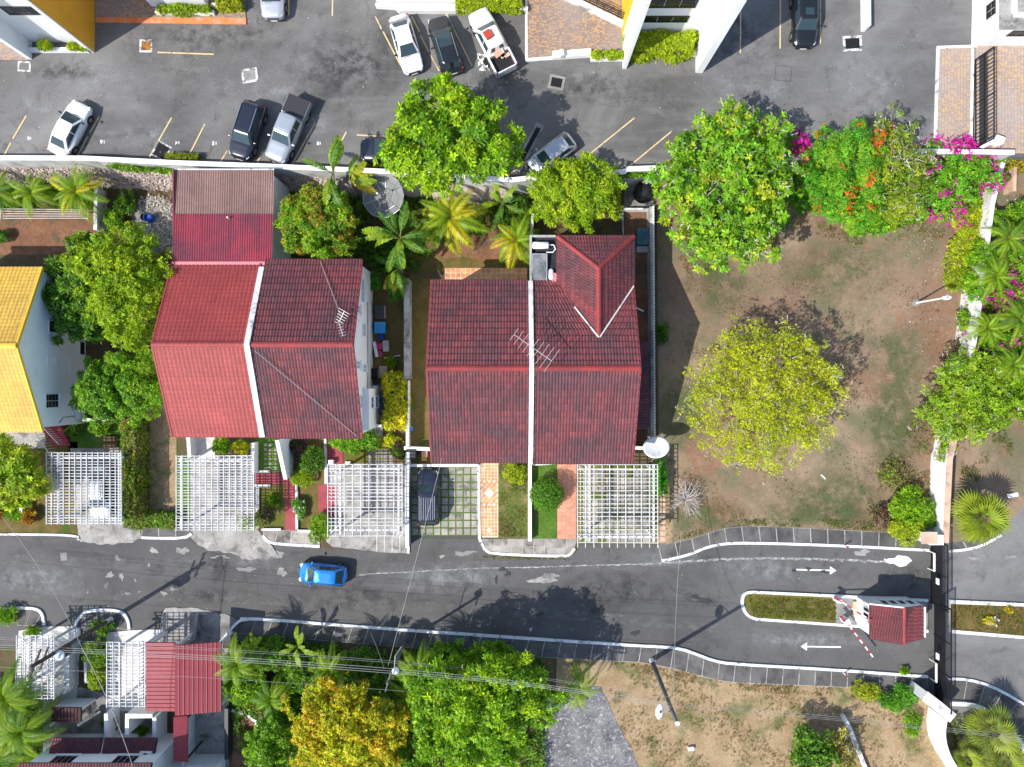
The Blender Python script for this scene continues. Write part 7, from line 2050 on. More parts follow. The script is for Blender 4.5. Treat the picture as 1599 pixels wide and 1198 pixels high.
scatter('undergrowth', 'plants beneath lower right fan palms', [(1480,1110),(1560,1120),(1640,1240),(1490,1240)], 1200, 0.1, 0.6, DARK+KHAKI, 129, L=0.24, W=0.07)
scatter('grass', 'short weeds along edge of vacant lot and pavement', [(1030,846),(1140,812),(1250,808),(1460,820),(1460,834),(1150,819),(1060,844)], 1300, 0.06, 0.13, [(0.12,0.17,0.02),(0.2,0.18,0.06),(0.09,0.14,0.015)], 130, L=0.13, W=0.04, dens=0.6)
scatter('grass', 'weeds along lower edge of the dry plot pavement', [(950,1032),(1062,1046),(1130,1064),(1330,1076),(1330,1088),(1130,1078),(1050,1060),(960,1046)], 1500, 0.05, 0.16, [(0.12,0.17,0.02),(0.22,0.17,0.06),(0.28,0.2,0.09)], 131, L=0.15, W=0.04, dens=0.55)
scatter('grass', 'dry tussocks over the dry plot', [(940,1050),(1440,1090),(1440,1230),(1000,1230)], 2600, 0.03, 0.14, [(0.26,0.19,0.09),(0.17,0.15,0.04),(0.32,0.24,0.12)], 132, L=0.15, W=0.04, dens=0.75)
scatter('grass', 'short grass over left traffic island', [(1168,930),(1304,936),(1304,968),(1176,962)], 1800, 0.11, 0.16, [(0.13,0.14,0.015),(0.10,0.13,0.012),(0.17,0.15,0.03)], 133, L=0.1, W=0.03, dens=0.2)
scatter('grass', 'grass on right traffic island', [(1486,944),(1640,950),(1640,994),(1486,982)], 1500, 0.11, 0.16, [(0.14,0.12,0.02),(0.18,0.14,0.04),(0.09,0.12,0.012)], 134, L=0.1, W=0.03, dens=0.3)
scatter('grass', 'grass growing over front lawn beside terracotta path', [(779,724),(824,724),(824,838),(779,838)], 1100, 0.06, 0.14, [(0.09,0.18,0.015),(0.14,0.2,0.02),(0.24,0.18,0.08)], 135, L=0.12, W=0.035, dens=0.6)
scatter('grass', 'grass at kerb foot of the right front gardens', [(752,866),(890,870),(888,874),(756,872)], 260, 0.0, 0.05, KHAKI, 136, L=0.12, W=0.035, dens=0.3)
scatter('grass', 'dry grass tufts over the vacant lot', [(1040,440),(1200,400),(1460,360),(1480,800),(1160,815),(1040,840)], 4200, 0.05, 0.12, [(0.22,0.16,0.09),(0.13,0.13,0.05),(0.28,0.2,0.12)], 137, L=0.11, W=0.03, dens=0.75)
scatter('weeds', 'brown and green weeds along right side of vacant lot', [(1372,730),(1400,690),(1440,640),(1476,600),(1484,700),(1466,836),(1380,826),(1350,800)], 1500, 0.06, 0.4, [(0.2,0.13,0.07),(0.26,0.2,0.08),(0.15,0.22,0.03),(0.3,0.2,0.12)], 160, L=0.2, W=0.05, dens=0.62)
scatter('weeds', 'weedy green edge under trees at top of vacant lot', [(1060,400),(1180,390),(1240,335),(1330,365),(1440,345),(1480,350),(1470,372),(1330,384),(1240,356),(1180,410),(1070,430)], 1100, 0.06, 0.3, [(0.12,0.2,0.02),(0.2,0.22,0.05),(0.24,0.17,0.09)], 161, L=0.2, W=0.05, dens=0.6)
scatter('weeds', 'tall weeds on outer verge beside boundary wall', [(1492,650),(1560,650),(1590,720),(1500,760)], 500, 0.06, 0.2, [(0.2,0.17,0.06),(0.12,0.16,0.03)], 162, L=0.18, W=0.05, dens=0.75)
# fallen leaves and litter
scatter('leaf_litter', 'pale leaf litter along right side of vacant lot', [(1400,350),(1480,350),(1490,560),(1450,620),(1420,520),(1410,440)], 420, 0.06, 0.09, [(0.55,0.42,0.33),(0.62,0.5,0.4),(0.4,0.28,0.2)], 138, L=0.13, W=0.07, per=1, dens=0.5)
scatter('leaf_litter', 'pale rubbish strewn behind corrugated roof', [(216,310),(270,305),(270,400),(230,380)], 900, 0.07, 0.25, [(0.6,0.55,0.48),(0.7,0.68,0.64),(0.3,0.22,0.15)], 139, L=0.24, W=0.12, per=2, dens=0.2)
shrub('bright green shrub under the orange blossom tree', 1345, 344, 34, 24, 1.3, 1300, [(0.16,0.38,0.015),(0.22,0.44,0.016),(0.10,0.28,0.014)], 141, L=0.18)
shrub('olive green bush below twiggy shrub tree', 1408, 322, 40, 26, 1.6, 1300, [(0.24,0.34,0.018),(0.17,0.28,0.014),(0.3,0.36,0.03)], 142, L=0.17, twigs=40)
shrub('green bush right of magenta bougainvillea', 1536, 276, 34, 24, 2.2, 1300, [(0.16,0.36,0.014),(0.24,0.40,0.014),(0.12,0.26,0.014)], 143, L=0.18, flowers=(0.2,60,0.15,MAGE,4))
shrub('pink flowered bush below magenta bougainvillea', 1462, 322, 36, 22, 1.9, 1100, [(0.15,0.34,0.014),(0.22,0.38,0.014)], 144, L=0.18, flowers=(0.3,260,0.15,MAGE,6))
shrub('tall green bush over white wall below cushion shrub', 1528, 402, 22, 30, 2.9, 900, MID, 145, L=0.2)
shrub('tall leafy bush over white wall beside pink dotted bush', 1524, 455, 20, 26, 2.9, 800, MID+EMER[:1], 146, L=0.2, flowers=(0.15,60,0.15,MAGE,4))
shrub('leafy bush over white wall above dry brown shrub', 1514, 572, 20, 26, 2.7, 700, MID, 147, L=0.2)
shrub('low dark shrub below large glossy tree', 1210, 344, 22, 14, 0.7, 420, DARK+DRY[:1], 148, L=0.18)
shrub('light bush spilling over tan coping of white wall', 1474, 702, 16, 20, 2.6, 420, [(0.26,0.36,0.02),(0.18,0.28,0.014)], 149, L=0.15, twigs=20)
scatter('leaf_litter', 'brown fallen leaves along upper car park wall foot', [(0,238),(270,246),(430,252),(610,260),(830,268),(1030,255),(1440,228),(1440,222),(1030,244),(830,258),(430,244),(0,230)], 420, LZ+0.01, LZ+0.03, [(0.28,0.18,0.08),(0.4,0.3,0.15),(0.2,0.12,0.06)], 150, L=0.12, W=0.06, per=1, dens=0.5, zp=LZ)
scatter('leaf_litter', 'fallen leaves on lower pavement and gutter', [(400,960),(1000,1000),(1140,1030),(1440,1050),(1440,1062),(1130,1046),(1000,1016),(400,982)], 700, 0.11, 0.125, [(0.28,0.18,0.08),(0.42,0.32,0.16),(0.2,0.12,0.06),(0.2,0.22,0.05)], 151, L=0.11, W=0.06, per=1, dens=0.5)
scatter('leaf_litter', 'small pale litter scattered over the road', [(-20,845),(1440,870),(1440,1040),(1000,1000),(-20,940)], 420, 0.012, 0.02, [(0.5,0.48,0.44),(0.3,0.26,0.2),(0.62,0.6,0.58)], 152, L=0.09, W=0.06, per=1, dens=0.1)
scatter('leaf_litter', 'small pale litter scattered over the car park', [(0,20),(1450,20),(1450,230),(0,230)], 520, LZ+0.012, LZ+0.02, [(0.5,0.48,0.44),(0.3,0.26,0.2),(0.62,0.6,0.58)], 153, L=0.09, W=0.06, per=1, dens=0.1, zp=LZ)
scatter('leaf_litter', 'fallen leaves around feathery tree', [(1060,560),(1190,740),(1320,720),(1360,560),(1250,470),(1120,490)], 700, 0.06, 0.075, [(0.34,0.26,0.12),(0.42,0.34,0.16),(0.26,0.17,0.09)], 154, L=0.09, W=0.045, per=1, dens=0.3)
# ---- palms
palm('golden yellow palm behind left half of the right roof pair', 704, 340, 3.4, 3.1, 17, ['gold','gold','gold','lime'], 201, pitch=(-0.35,1.0), base=P(706,352))
palm('smaller golden palm beside the solar heater corner', 806, 376, 2.6, 2.3, 15, ['gold','lime'], 202, pitch=(-0.3,1.0))
palm('dark banana plant right of the golden palm', 784, 318, 2.4, 2.2, 9, ['bananad','banana'], 203, pitch=(0.0,1.0), cat='banana plant', name='banana_plant', pname='leaf')
palm('tall dark traveller palm between the two roof pairs', 624, 372, 4.6, 2.9, 22, ['bananad','bananad','bananad','banana'], 204, pitch=(-0.6,0.9), base=P(626,376), cat='palm', az=(1.57,1.2,1.95,-1.57,-1.1,-2.0,0.1,3.0), pname='leaf')
palm('lower fan of dark traveller palm leaves with yellow hanging leaves', 622, 418, 3.0, 2.4, 14, ['bananad','bananad','bananay','banana'], 205, pitch=(-0.7,0.5), az=(-1.7,-1.4,-2.0,1.2,2.6), pname='leaf')
palm('traveller palm with upright torn leaves beside silver pickup', 520, 272, 5.2, 3.0, 9, ['bananad','banana'], 206, pitch=(0.0,0.7), az=(1.3,1.5,1.1,-1.4,-1.7,3.0), base=P(522,300), pname='leaf')
palm('banana plant with yellow leaves left of mesh dish', 546, 284, 3.4, 2.4, 8, ['banana','bananay','banana'], 207, pitch=(-0.1,0.7), az=(0.3,0.6,0.1,-0.4,2.4), cat='banana plant', name='banana_plant', pname='leaf')
palm('green palm behind yellow house, left of the pair', 52, 302, 2.4, 2.2, 14, ['green','lime'], 208, pitch=(-0.3,1.0))
palm('full green palm behind yellow house, right of the pair', 124, 300, 3.0, 2.5, 20, ['lime','green','gold'], 209, pitch=(-0.35,1.0))
palm('green palm cut by left edge above red soil yard', 0, 300, 2.4, 2.3, 14, ['green','dark'], 210, pitch=(-0.3,1.0))
for i, (u, v, z, R, k, lb) in enumerate([(1572,372,3.0,2.0,['green','dark'],'uppermost of the right edge palms'), (1552,432,2.8,1.9,['lime','green'],'palm left of pink flowers'),
        (1590,500,3.0,2.1,['green','dark'],'right edge palm below pink flowers'), (1540,512,2.6,1.9,['lime','green'],'palm with fronds over white wall'), (1580,570,2.8,2.0,['green','lime'],'lowest of right edge palms')]):
    palm('green feather palm, ' + lb, u, v, z, R, 17, k, 220+i, pitch=(-0.3,1.0), group='right edge palms')
for i, (u, v, ru, rv, h, pal, fl, lb) in enumerate([(1596,340,30,26,2.0,MID,0,'dark green bush at right edge above the uppermost palm'), (1548,350,24,22,2.2,MID+LIME[:1],0,'green bush beside top of the right edge palms'),
        (1600,412,26,28,2.4,EMER,120,'pink and green bush cut by right edge'), (1566,400,26,20,2.5,MID,60,'tangled bush between upper right edge palms'), (1530,440,26,24,2.4,EMER[1:],50,'tangled bush left of middle right edge palms'),
        (1572,462,28,24,2.6,MID,260,'bougainvillea with brightest pink flowers at right edge'), (1512,500,22,22,1.9,MID+KHAKI[:1],30,'loose bush at wall foot left of right edge palms'), (1560,540,30,26,2.4,MID+EMER[:1],80,'flowering bush between lower right edge palms'),
        (1596,545,26,30,2.2,DARK+MID[:1],40,'dark bush cut by right edge beside lower palms'), (1540,580,26,24,2.0,MID,0,'bush joining lowest palm to broad shrub tree'), (1592,610,26,30,1.9,MID+LIME[:1],30,'bush at right edge right of broad shrub tree'),
        (1502,400,18,34,1.5,[(0.26,0.36,0.014),(0.34,0.40,0.016)],20,'yellow-green bush strip along inner side of wall')]):
    shrub(lb, u, v, ru, rv, h, int(ru*rv*1.35), pal, 700+i, L=0.2, W=0.08, nc=14, cr=0.3, twigs=14, flowers=(0.24,fl,0.15,MAGE,max(3,fl//14)) if fl else None)
for i, (u, v, ru, rv, h, pal, fl, lb) in enumerate([(1252,262,34,44,3.4,MID+DARK[:1],0,'dark green bush filling gap between glossy and fern trees'), (1266,312,40,24,1.6,EMER,0,'low fern bush below gap between the two trees'), (1440,262,40,40,3.4,[(0.2,0.32,0.016),(0.28,0.36,0.02),(0.13,0.26,0.012)],60,'twiggy green bush between olive tree and bougainvillea'),
        (1382,330,46,26,1.4,[(0.2,0.36,0.014),(0.27,0.38,0.016)],0,'low bright bush under olive shrub tree'), (1500,318,36,26,2.2,[(0.24,0.36,0.014),(0.3,0.38,0.016),(0.16,0.3,0.012)],90,'bush joining bougainvillea to cushion shrub')]):
    shrub(lb, u, v, ru, rv, h, int(ru*rv*1.0), pal, 730+i, L=0.2, W=0.075, nc=16, cr=0.28, twigs=24, flowers=(0.24,fl,0.15,MAGE,max(3,fl//14)) if fl else None)
palm('bright fan palm right of white gate pillar', 1530, 806, 2.3, 2.6, 20, ['fan'], 231, pitch=(-0.35,1.1))
palm('upper fan palm in lower right corner', 1545, 1138, 2.2, 2.3, 18, ['fandark','fandark','fan'], 232, pitch=(-0.3,1.0))
palm('lower fan palm in lower right corner', 1568, 1186, 2.0, 2.2, 18, ['fan','fandark'], 233, pitch=(-0.3,1.0))
palm('small fan palm at bottom right beside white wall', 1508, 1186, 1.6, 1.7, 12, ['fandark','fan'], 234, pitch=(-0.2,1.0))
palm('small palm standing on the concrete pad', 905, 1076, 3.6, 2.0, 12, ['lime','green'], 235, pitch=(-0.35,0.9), base=P(900,1060))
for i, (u, v, z, R, k, lb) in enumerate([(372,1036,3.8,2.2,['green','dark'],'nearest the carport'), (515,1046,3.4,2.0,['lime','green'],'left of slim pole'),
        (425,1092,3.0,2.0,['dark','green'],'above lower green tree'), (655,1050,3.8,2.2,['lime','green'],'right of the slim pole'), (640,1088,3.6,2.0,['lime','gold'],'between golden and bright green trees')]):
    palm('green roadside palm, ' + lb, u, v, z, R, 17, k, 240+i, pitch=(-0.3,1.0), group='roadside palms')
for i, (u, v, ru, rv, h, pal, lb) in enumerate([(420,1024,40,24,2.8,MID+DARK,'leafy thicket bush right of carport palms'), (478,1050,38,30,3.0,DARK+MID[:2],'dark thicket bush above golden tree, left'), (565,1038,40,26,2.6,DARK+MID[:1],'dark thicket bush left of slim pole'),
        (610,1066,34,26,2.8,DARK+MID[:1],'dark thicket bush below slim pole'), (695,1022,38,20,2.4,MID+DARK[:1],'leafy thicket bush above bright green tree'), (385,1066,34,26,2.6,MID+LIME[:1],'light thicket bush beside carport roof'), (770,1020,46,18,2.2,MID,'leafy thicket bush at pavement right of thicket'), (445,1110,30,26,2.6,MID,'green thicket bush left of golden tree')]):
    tree(lb, u, v, h*0.55, ru, rv, h*0.5, int(ru*rv*1.1), 6, 0.26, 0.09, pal, 760+i, nc=18, cr=0.28, cat='shrub', name='shrub', r0=0.06, gz=0.05)
palm('young banana plant beside the lower pavement', 466, 1008, 1.8, 1.8, 8, ['banana'], 250, pitch=(0.1,1.0), cat='banana plant', name='banana_plant', pname='leaf')
palm('banana plants left of the carport tree', 398, 1010, 1.8, 1.6, 8, ['banana','green'], 251, pitch=(0.1,1.0), cat='banana plant', name='banana_plant', pname='leaf')
for i, (u, v, z, R, lb) in enumerate([(14,1086,3.4,2.9,'uppermost'), (38,1140,3.2,2.8,'middle'), (4,1180,3.0,2.8,'lowest')]):
    palm('big green palm at bottom left edge, %s of three' % lb, u, v, z, R, 24, ['green','dark','lime'], 260+i, pitch=(-0.35,1.0), group='bottom left palms')
# ---- dead thorn bush with bleached branches
db = thing('dead_bush', 'leafless dead bush with bleached branches on vacant lot', 'shrub', P(1068,776,0.05))
rs = np.random.default_rng(77); c = P(1068,776,0.05)
mb = MB(); mb.tube([c, c+Vector((0,-0.1,0.7))],[0.09,0.06],6)
for i in range(62):
    a = rs.uniform(0,6.28); L_ = rs.uniform(0.7,2.0); up_ = rs.uniform(0.3,1.5)
    e = c + Vector((math.cos(a)*L_, math.sin(a)*L_-0.15, up_))
    s_ = c + Vector((0,-0.1,rs.uniform(0.3,0.7)))
    m_ = s_.lerp(e,0.5)+Vector((rs.normal(0,.1),rs.normal(0,.1),0.25))
    mb.tube([s_, m_, e],[0.032,0.022,0.008],4,cap=False)
    for k in range(2):
        f = m_.lerp(e,rs.uniform(0.2,0.8)); g_ = f + Vector((rs.normal(0,.3),rs.normal(0,.3),rs.uniform(0,0.3)))
        mb.tube([f,g_],[0.014,0.006],4,cap=False)
mb.build('branches', M_TWIG, db)
# ================================================================== VEHICLES
def paint(name, c, metal=0.0, rough=0.32, coat=0.8):
    return material(name, c, rough, spec=0.5, metal=metal, coat=coat)
P_WHITE = paint('car_white', (0.74,0.74,0.74))
P_BLACK = paint('car_black', (0.010,0.011,0.013), 0.0, 0.25)
P_NAVY = paint('car_dark_navy', (0.016,0.020,0.034), 0.2, 0.28)
P_SILVER = paint('car_silver', (0.46,0.49,0.52), 0.55, 0.34)
P_BLUE = paint('car_blue', (0.005,0.20,0.60), 0.35, 0.26)
P_GREY = paint('car_pale_grey', (0.50,0.52,0.56), 0.45, 0.34)
M_CGLASS = material('car_glass', (0.030,0.052,0.062), 0.05, spec=0.45)
M_TYRE = material('tyre_rubber', (0.018,0.018,0.018), 0.9)
M_RIM = material('alloy_rim', (0.35,0.35,0.36), 0.35, metal=0.8)
M_TRIM = material('black_trim', (0.015,0.015,0.016), 0.6)
M_LAMP = material('headlight_glass', (0.62,0.66,0.70), 0.12, spec=0.7)
M_TAIL = material('taillight_red', (0.36,0.012,0.012), 0.25, spec=0.6)
M_PLATE = material('number_plate', (0.7,0.7,0.66), 0.6)
M_CHROME = material('rail_metal', (0.55,0.56,0.57), 0.25, metal=0.9)

SPEC = {
 'sedan': dict(L=4.55, W=1.79, Ht=1.45, xf0=1.12, xf1=0.28, xr1=-1.02, xr0=-1.72, g0=0.80, g1=0.58, hood=0.92, deck=1.0, wb=1.33),
 'hatch': dict(L=4.0, W=1.70, Ht=1.50, xf0=1.15, xf1=0.40, xr1=-1.18, xr0=-1.80, g0=0.76, g1=0.57, hood=0.93, deck=0.98, wb=1.24),
 'suv': dict(L=4.55, W=1.86, Ht=1.70, xf0=1.18, xf1=0.50, xr1=-1.78, xr0=-2.10, g0=0.83, g1=0.64, hood=1.06, deck=1.08, wb=1.32),
 'pickup': dict(L=5.25, W=1.86, Ht=1.76, xf0=1.30, xf1=0.55, xr1=-0.92, xr0=-1.08, g0=0.82, g1=0.63, hood=1.10, deck=1.06, wb=1.58),
}
def vehicle(label, cat, kind, u, v, head, paint_m, zg=0.0, rails=False, cover=False, sunroof=False, glass_roof=None, stripes=False, bed_open=False, name=None, zc=0.7):
    S = SPEC[kind]; L, W = S['L'], S['W']; hw = W/2; hl = L/2
    c = P(u, v, zg + zc)
    rz = math.atan2(head[1], head[0])
    t = thing(name or {'sedan':'car','hatch':'car','suv':'suv','pickup':'pickup_truck'}[kind], label, cat, (c.x, c.y, zg), None, rz, local=True)
    def B(mb, nm, m, par=None, **kw):
        return mb.build(nm, m, par or t, **kw)
    hood, deck = S['hood'], S['deck']
    xb = S['xr0']
    st = [(-hl, .60, .42, .70, deck-.20), (-hl+.05, .74, .32, .80, deck-.08), (-hl+.22, .89, .25, .86, deck-.01), (-hl+.6, .965, .21, .90, deck),
          (xb, .985, .20, .90, deck), (0, 1.0, .20, .90, deck), (S['xf0'], .99, .20, .88, hood+.035), (S['xf0']+.25, .98, .20, .86, hood+.01), (hl-.55, .945, .21, .80, hood-.07),
          (hl-.22, .87, .25, .70, hood-.18), (hl-.06, .74, .32, .60, hood-.30), (hl, .56, .40, .52, hood-.42)]
    if kind in ('suv', 'pickup'):
        st = [(x, w_, zl+.06, zb_+.1, zt) for x, w_, zl, zb_, zt in st]
        st[-3] = st[-3][:3] + (.86, hood-.08); st[-2] = st[-2][:3] + (.78, hood-.16); st[-1] = st[-1][:3] + (.66, hood-.30)
    if kind == 'pickup':
        st = [s for s in st if s[0] >= -1.06]
        st = [(-1.12, .985, .26, 1.0, deck)] + [s for s in st if s[0] > -1.1]
    vs_ = []; n = 13
    for (x, wf, zl, zb_, zt) in st:
        w = hw*wf
        zb2 = min(zb_, zt-0.05)
        half = [(w*.80, zl), (w*.97, zl+.08), (w, lerp(zl, zb2, .55)), (w*.975, zb2), (w*.86, zt-.02), (w*.5, zt+.012), (0, zt+.022)]
        ring = [(x, -y, z) for y, z in half] + [(x, y, z) for y, z in reversed(half[:-1])]
        vs_ += ring
    fs = []
    for i in range(len(st)-1):
        for k in range(n-1): fs.append((i*n+k, i*n+k+1, (i+1)*n+k+1, (i+1)*n+k))
        fs.append((i*n+n-1, i*n, (i+1)*n, (i+1)*n+n-1))
    fs.append(tuple(range(n-1, -1, -1))); fs.append(tuple((len(st)-1)*n+k for k in range(n)))
    body = B(MB().add(vs_, [f[::-1] for f in fs]), 'body', paint_m, smooth=True)
    # cabin
    zb_ = deck-.02; zr = S['Ht']
    xf0, xf1, xr0, xr1, g0, g1 = S['xf0'], S['xf1'], S['xr0'], S['xr1'], S['g0']*hw/.9, S['g1']*hw/.9
    def ringp(z, xa, xb2, g, k=.12):
        return [(xb2, -g+k, z), (xb2+k*1.3, -g, z), (xa-k*1.3, -g, z), (xa, -g+k, z), (xa+.02, 0, z), (xa, g-k, z), (xa-k*1.3, g, z), (xb2+k*1.3, g, z), (xb2, g-k, z), (xb2-.02, 0, z)]
    rings = [ringp(zb_, xf0, xr0, g0), ringp(lerp(zb_, zr, .9), lerp(xf0, xf1, .9), lerp(xr0, xr1, .9), lerp(g0, g1, .9)), ringp(zr-.02, xf1-.04, xr1+.04, g1-.04), ringp(zr+.01, xf1-.3, xr1+.3, g1-.25)]
    m = len(rings[0]); cv = [p for r_ in rings for p in r_]
    cf = [(i*m+k, i*m+(k+1) % m, (i+1)*m+(k+1) % m, (i+1)*m+k) for i in range(3) for k in range(m)] + [tuple(3*m+k for k in range(m))]
    cab = B(MB().add(cv, cf), 'cabin', paint_m, smooth=False)
    def panel(nm, a, b, c_, d, out, mtl=M_CGLASS, par=None):
        a, b, c_, d = [Vector(p) for p in (a, b, c_, d)]
        o = Vector(out).normalized()*0.014
        mb = MB().add([a+o, b+o, c_+o, d+o, a-o, b-o, c_-o, d-o], [(0,1,2,3),(7,6,5,4),(0,4,5,1),(1,5,6,2),(2,6,7,3),(3,7,4,0)])
        return B(mb, nm, mtl, par)
    def at(tz, x0, x1, yf):   # point on the tilted face
        return (lerp(x0, x1, tz), yf*lerp(g0, g1, tz), lerp(zb_, zr, tz))
    panel('windscreen', at(.06,xf0,xf1,-.86), at(.06,xf0,xf1,.86), at(.90,xf0,xf1,.84), at(.90,xf0,xf1,-.84), (zr-zb_, 0, xf0-xf1))
    if kind != 'pickup':
        panel('rear_window', at(.10,xr0,xr1,.82), at(.10,xr0,xr1,-.82), at(.88,xr0,xr1,-.80), at(.88,xr0,xr1,.80), (-(zr-zb_), 0, xr1-xr0))
    else:
        panel('rear_window', at(.3,xr0,xr1,.7), at(.3,xr0,xr1,-.7), at(.85,xr0,xr1,-.7), at(.85,xr0,xr1,.7), (-(zr-zb_), 0, xr1-xr0))
    xm = (xf1+xr1)/2 + .1
    for s in (-1, 1):
        for (xa, xb2, xa1, xb1) in ((xf0-.28, xm+.04, xf1-.14, xm+.04), (xm-.04, xr0+.3, xm-.04, xr1+.16)):
            panel('side_window', (xa, s*lerp(g0,g1,.10), lerp(zb_,zr,.10)), (xb2, s*lerp(g0,g1,.10), lerp(zb_,zr,.10)), (xb1, s*lerp(g0,g1,.84), lerp(zb_,zr,.84)), (xa1, s*lerp(g0,g1,.84), lerp(zb_,zr,.84)), (0, s*(zr-zb_), g0-g1))
    if glass_roof: panel('roof_panel', (xf1-.05,-g1*.78,zr+.014), (xf1-.05,g1*.78,zr+.014), (xr1+glass_roof,g1*.78,zr+.014), (xr1+glass_roof,-g1*.78,zr+.014), (0,0,1), M_CGLASS)
    if sunroof: panel('sunroof', (xf1-.2,-g1*.5,zr+.016), (xf1-.2,g1*.5,zr+.016), (xf1-.75,g1*.5,zr+.016), (xf1-.75,-g1*.5,zr+.016), (0,0,1), M_CGLASS)
    if rails or stripes:
        for s in (-1, 1): B(MB().beam((xf1-.2, s*g1*.93, zr+.05), (xr1+.2, s*g1*.93, zr+.05), .05, .05), 'roof_rail', M_CHROME)
    if stripes:
        for k in range(6): B(MB().box(((xf1+xr1)/2-.1, (k-2.5)*g1*.28, zr+.03), (xf1-xr1-.5, .045, .03)), 'roof_ridge', M_CHROME)
    # mirrors, lamps, grille, plates
    for s in (-1, 1):
        B(MB().box((xf0-.32, s*(hw+.09), deck+.06), (.13, .22, .13)), 'mirror', paint_m if paint_m is not P_WHITE else M_TRIM, bevel=.03)
        z_ = .62 if kind in ('sedan', 'hatch') else .80
        B(MB().box((hl-.27, s*hw*.68, hood-.215), (.30, .34, .10), -s*.55), 'headlight', M_LAMP, bevel=.04)
        if kind == 'pickup': B(MB().box((-hl+.03, s*(hw-.07), .95), (.08, .12, .34)), 'taillight', M_TAIL)
        else: B(MB().box((-hl+.17, s*hw*.76, deck-.17), (.16, .26, .15), s*.45), 'taillight', M_TAIL, bevel=.03)
    B(MB().box((hl-.06, 0, .56 if kind in ('sedan','hatch') else .70), (.16, W*.5, .14)), 'grille', M_TRIM)
    B(MB().box((hl-.02, 0, .40), (.12, W*.62, .10)), 'bumper', M_TRIM, bevel=.03)
    B(MB().box((hl+.05, 0, .46), (.02, .5, .12)), 'number_plate', M_PLATE)
    if kind != 'pickup':
        B(MB().box((-hl-.005, 0, .62), (.03, .5, .12)), 'number_plate', M_PLATE)
        B(MB().box((-hl+.04, 0, .42), (.14, W*.7, .14)), 'bumper', M_TRIM, bevel=.03)
    B(MB().beam((xf0+.03, -g0*.55, zb_+.035), (xf0+.0, g0*.1, zb_+.05), .03, .02), 'wiper', M_TRIM)
    # wheels
    R = .31 if kind in ('sedan', 'hatch') else .37
    tw_ = MB()
    def ringx(prof, seg=18):
        mb = MB(); v2 = []
        for r_, y in prof:
            for k in range(seg):
                a = 2*math.pi*k/seg; v2.append((r_*math.cos(a), y, r_*math.sin(a)))
        f2 = [(i*seg+k, i*seg+(k+1) % seg, (i+1)*seg+(k+1) % seg, (i+1)*seg+k) for i in range(len(prof)-1) for k in range(seg)]
        f2 += [tuple(range(seg)), tuple((len(prof)-1)*seg+k for k in range(seg-1,-1,-1))]
        return mb.add(v2, f2)
    mt = ringx([(R*.62,-.10),(R*.96,-.10),(R,-.07),(R,.07),(R*.96,.10),(R*.62,.10)]).mesh('tyre', M_TYRE)
    mr = ringx([(R*.60,-.105),(R*.62,-.09),(R*.62,.09),(R*.60,.105)]).mesh('rim', M_RIM)
    ma = ringx([(R*1.16,-.02),(R*1.16,.02)]).mesh('arch', M_TRIM)  # dark disc stands in for the shade of the uncut wheel arch
    for sx in (1, -1):
        for s in (-1, 1):
            w = link('wheel', mt, t, local=True); w.location = (sx*S['wb'], s*(hw-.10), R)
            r_ = link('rim', mr, w, local=True)
            a_ = link('arch_shade_disc', ma, t, local=True); a_.location = (sx*S['wb'], s*(hw-.028), R+.02)
    if kind == 'pickup':
        x0, x1 = -hl, -1.12
        B(MB().box(((x0+x1)/2, 0, .66), (x1-x0, W-.06, .1)), 'bed_floor', M_TRIM)
        for s in (-1, 1): B(MB().box(((x0+x1)/2, s*(hw-.06), .80), (x1-x0, .12, .56)), 'bed_side', paint_m, bevel=.03)
        B(MB().box((x0+.05, 0, .82), (.1, W-.25, .52)), 'tailgate', paint_m, bevel=.02)
        B(MB().box((x1-.04, 0, .84), (.08, W-.25, .5)), 'bed_front', paint_m)
        B(MB().box((x0+.02, 0, .5), (.2, W*.9, .14)), 'bumper', M_CHROME, bevel=.03)
        if cover:
            B(MB().box(((x0+x1)/2, 0, 1.10), (x1-x0-.04, W-.1, .05)), 'bed_cover', M_DGREY, bevel=.02)
        else:
            for k in range(9): B(MB().box(((x0+x1)/2, lerp(-hw+.22, hw-.22, k/8), .72), (x1-x0-.16, .05, .03)), 'bed_rib', M_DGREY)
    return t
LG = LZ + 0.004
vehicle('white sedan parked alone at left of the car park', 'car', 'sedan', 109, 201, (42, 84), P_WHITE, LG)
vehicle('black SUV with roof rails beside silver pickup', 'SUV', 'suv', 387, 204, (-26, -80), P_NAVY, LG, rails=True)
vehicle('silver pickup truck with dark bed cover', 'pickup truck', 'pickup', 449, 203, (-42, -98), P_SILVER, LG, cover=True, zc=.8)
vehicle('dark SUV half hidden under the lime green tree', 'SUV', 'suv', 609, 235, (-90, 2), P_NAVY, LG, sunroof=True, rails=True)
vehicle('silver hatchback parked beside slot drain and mango tree', 'car', 'hatch', 862, 241, (-60, -46), P_SILVER, LG)
vehicle('white sedan parked next to black SUV below apartment plinth', 'car', 'sedan', 634, 69, (27, -92), P_WHITE, LG)
vehicle('black SUV with chrome rails between white sedan and white pickup', 'SUV', 'suv', 696, 71, (-26, 86), P_BLACK, LG, rails=True, glass_roof=1.2)
pk = vehicle('white pickup truck loaded with junk, red box on its roof', 'pickup truck', 'pickup', 768, 64, (-40, 78), P_WHITE, LG, zc=.8)
vehicle('silver SUV cut off by the top edge', 'SUV', 'suv', 426, -16, (1, -90), P_GREY, LG)
vehicle('black SUV parked between yellow lines at top right', 'SUV', 'suv', 1256, 28, (0, -90), P_BLACK, LG, sunroof=True)
vehicle('bright blue hatchback driving on the road', 'car', 'hatch', 504, 896, (-76, 7), P_BLUE, 0.006, glass_roof=None, zc=.6)
vehicle('black SUV with ridged roof on grass paver drive', 'SUV', 'suv', 669, 777, (0, 90), P_NAVY, 0.09, stripes=True)
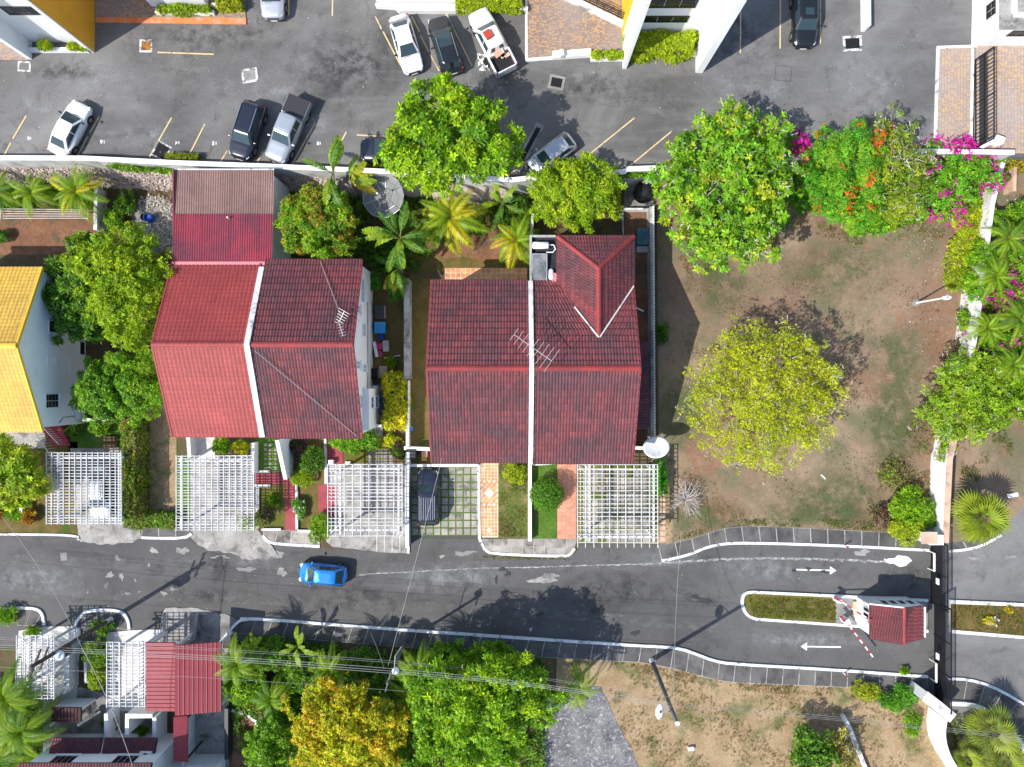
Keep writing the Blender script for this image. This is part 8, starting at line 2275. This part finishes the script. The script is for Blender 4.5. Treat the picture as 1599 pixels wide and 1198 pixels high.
vehicle('pale silver car parked beneath pergola below yellow roof', 'car', 'sedan', 157, 770, (2, -90), P_GREY, 0.075)
# load and litter of the white pickup
def onto(u, v, z): return P(u, v, z)
rb = thing('storage_box', 'red box lying on roof of the white pickup', 'box', P(762,54,LZ+1.78))
p = P(762,54,LZ+1.9); MB().box((p.x,p.y,p.z),(0.65,0.55,0.24),-1.0).build('body', material('red_box',(0.42,0.05,0.03),0.6), rb, bevel=.03)
pn = thing('plywood_sheet', 'wooden panel resting in the bed of the white pickup', 'panel', P(775,77,LZ+1.0))
p = P(774,76,LZ+1.2); MB().box((p.x,p.y,p.z),(1.3,0.7,0.05), mat=Matrix.Rotation(-1.0,3,'Z')@Matrix.Rotation(0.25,3,'X')).build('board', M_TERRAP, pn)
MB().box((p.x+.15,p.y+.18,p.z+.05),(1.4,0.35,0.04), mat=Matrix.Rotation(-1.0,3,'Z')@Matrix.Rotation(0.2,3,'X')).build('glass_pane', M_WHITE2, pn)
jk = thing('scrap_pile', 'pale scrap heaped in bed of the white pickup', 'scrap', P(786,82,LZ+.8))
r_ = random.Random(4)
for k in range(9):
    q = P(786+r_.uniform(-5,7),82+r_.uniform(-6,6),LZ+.85); MB().box((q.x,q.y,q.z),(r_.uniform(.2,.5),r_.uniform(.15,.35),.15),r_.uniform(0,3)).build('scrap_piece', [M_TAN,M_WHITED,M_GREYW][k%3], jk, bevel=.03)
sw = thing('spare_wheel', 'loose wheel lying on asphalt beside white pickup', 'wheel', P(761,97,LG))
p = P(761,97,LG); MB().lathe([(0.18,0.0),(0.33,0.02),(0.35,0.1),(0.33,0.2),(0.2,0.22),(0.18,0.2)],(p.x,p.y,LG),20).build('tyre', M_TYRE, sw); MB().lathe([(0.0,0.1),(0.17,0.14),(0.19,0.19)],(p.x,p.y,LG),16).build('rim', M_RIM, sw)
tp = thing('plastic_sheet', 'crumpled pale plastic sheeting beside white pickup wheel', 'plastic sheet', P(752,95,LG))
r_ = random.Random(9); mb = MB()
gw = 9
pts = [[None]*gw for _ in range(gw)]
for i in range(gw):
    for j in range(gw):
        q = P(744+i*2.0+r_.uniform(-1,1)+j*0.6, 84+j*3.4+r_.uniform(-1,1), LG); pts[i][j] = (q.x,q.y,LG+0.02+r_.random()*0.28*(0.3 if i in (0,gw-1) or j in (0,gw-1) else 1))
flat = [p for row in pts for p in row]
mb.add(flat, [(i*gw+j,(i+1)*gw+j,(i+1)*gw+j+1,i*gw+j+1) for i in range(gw-1) for j in range(gw-1) if (i+j*2) % 7 < 5])
mb.build('sheet', M_WHITED, tp)
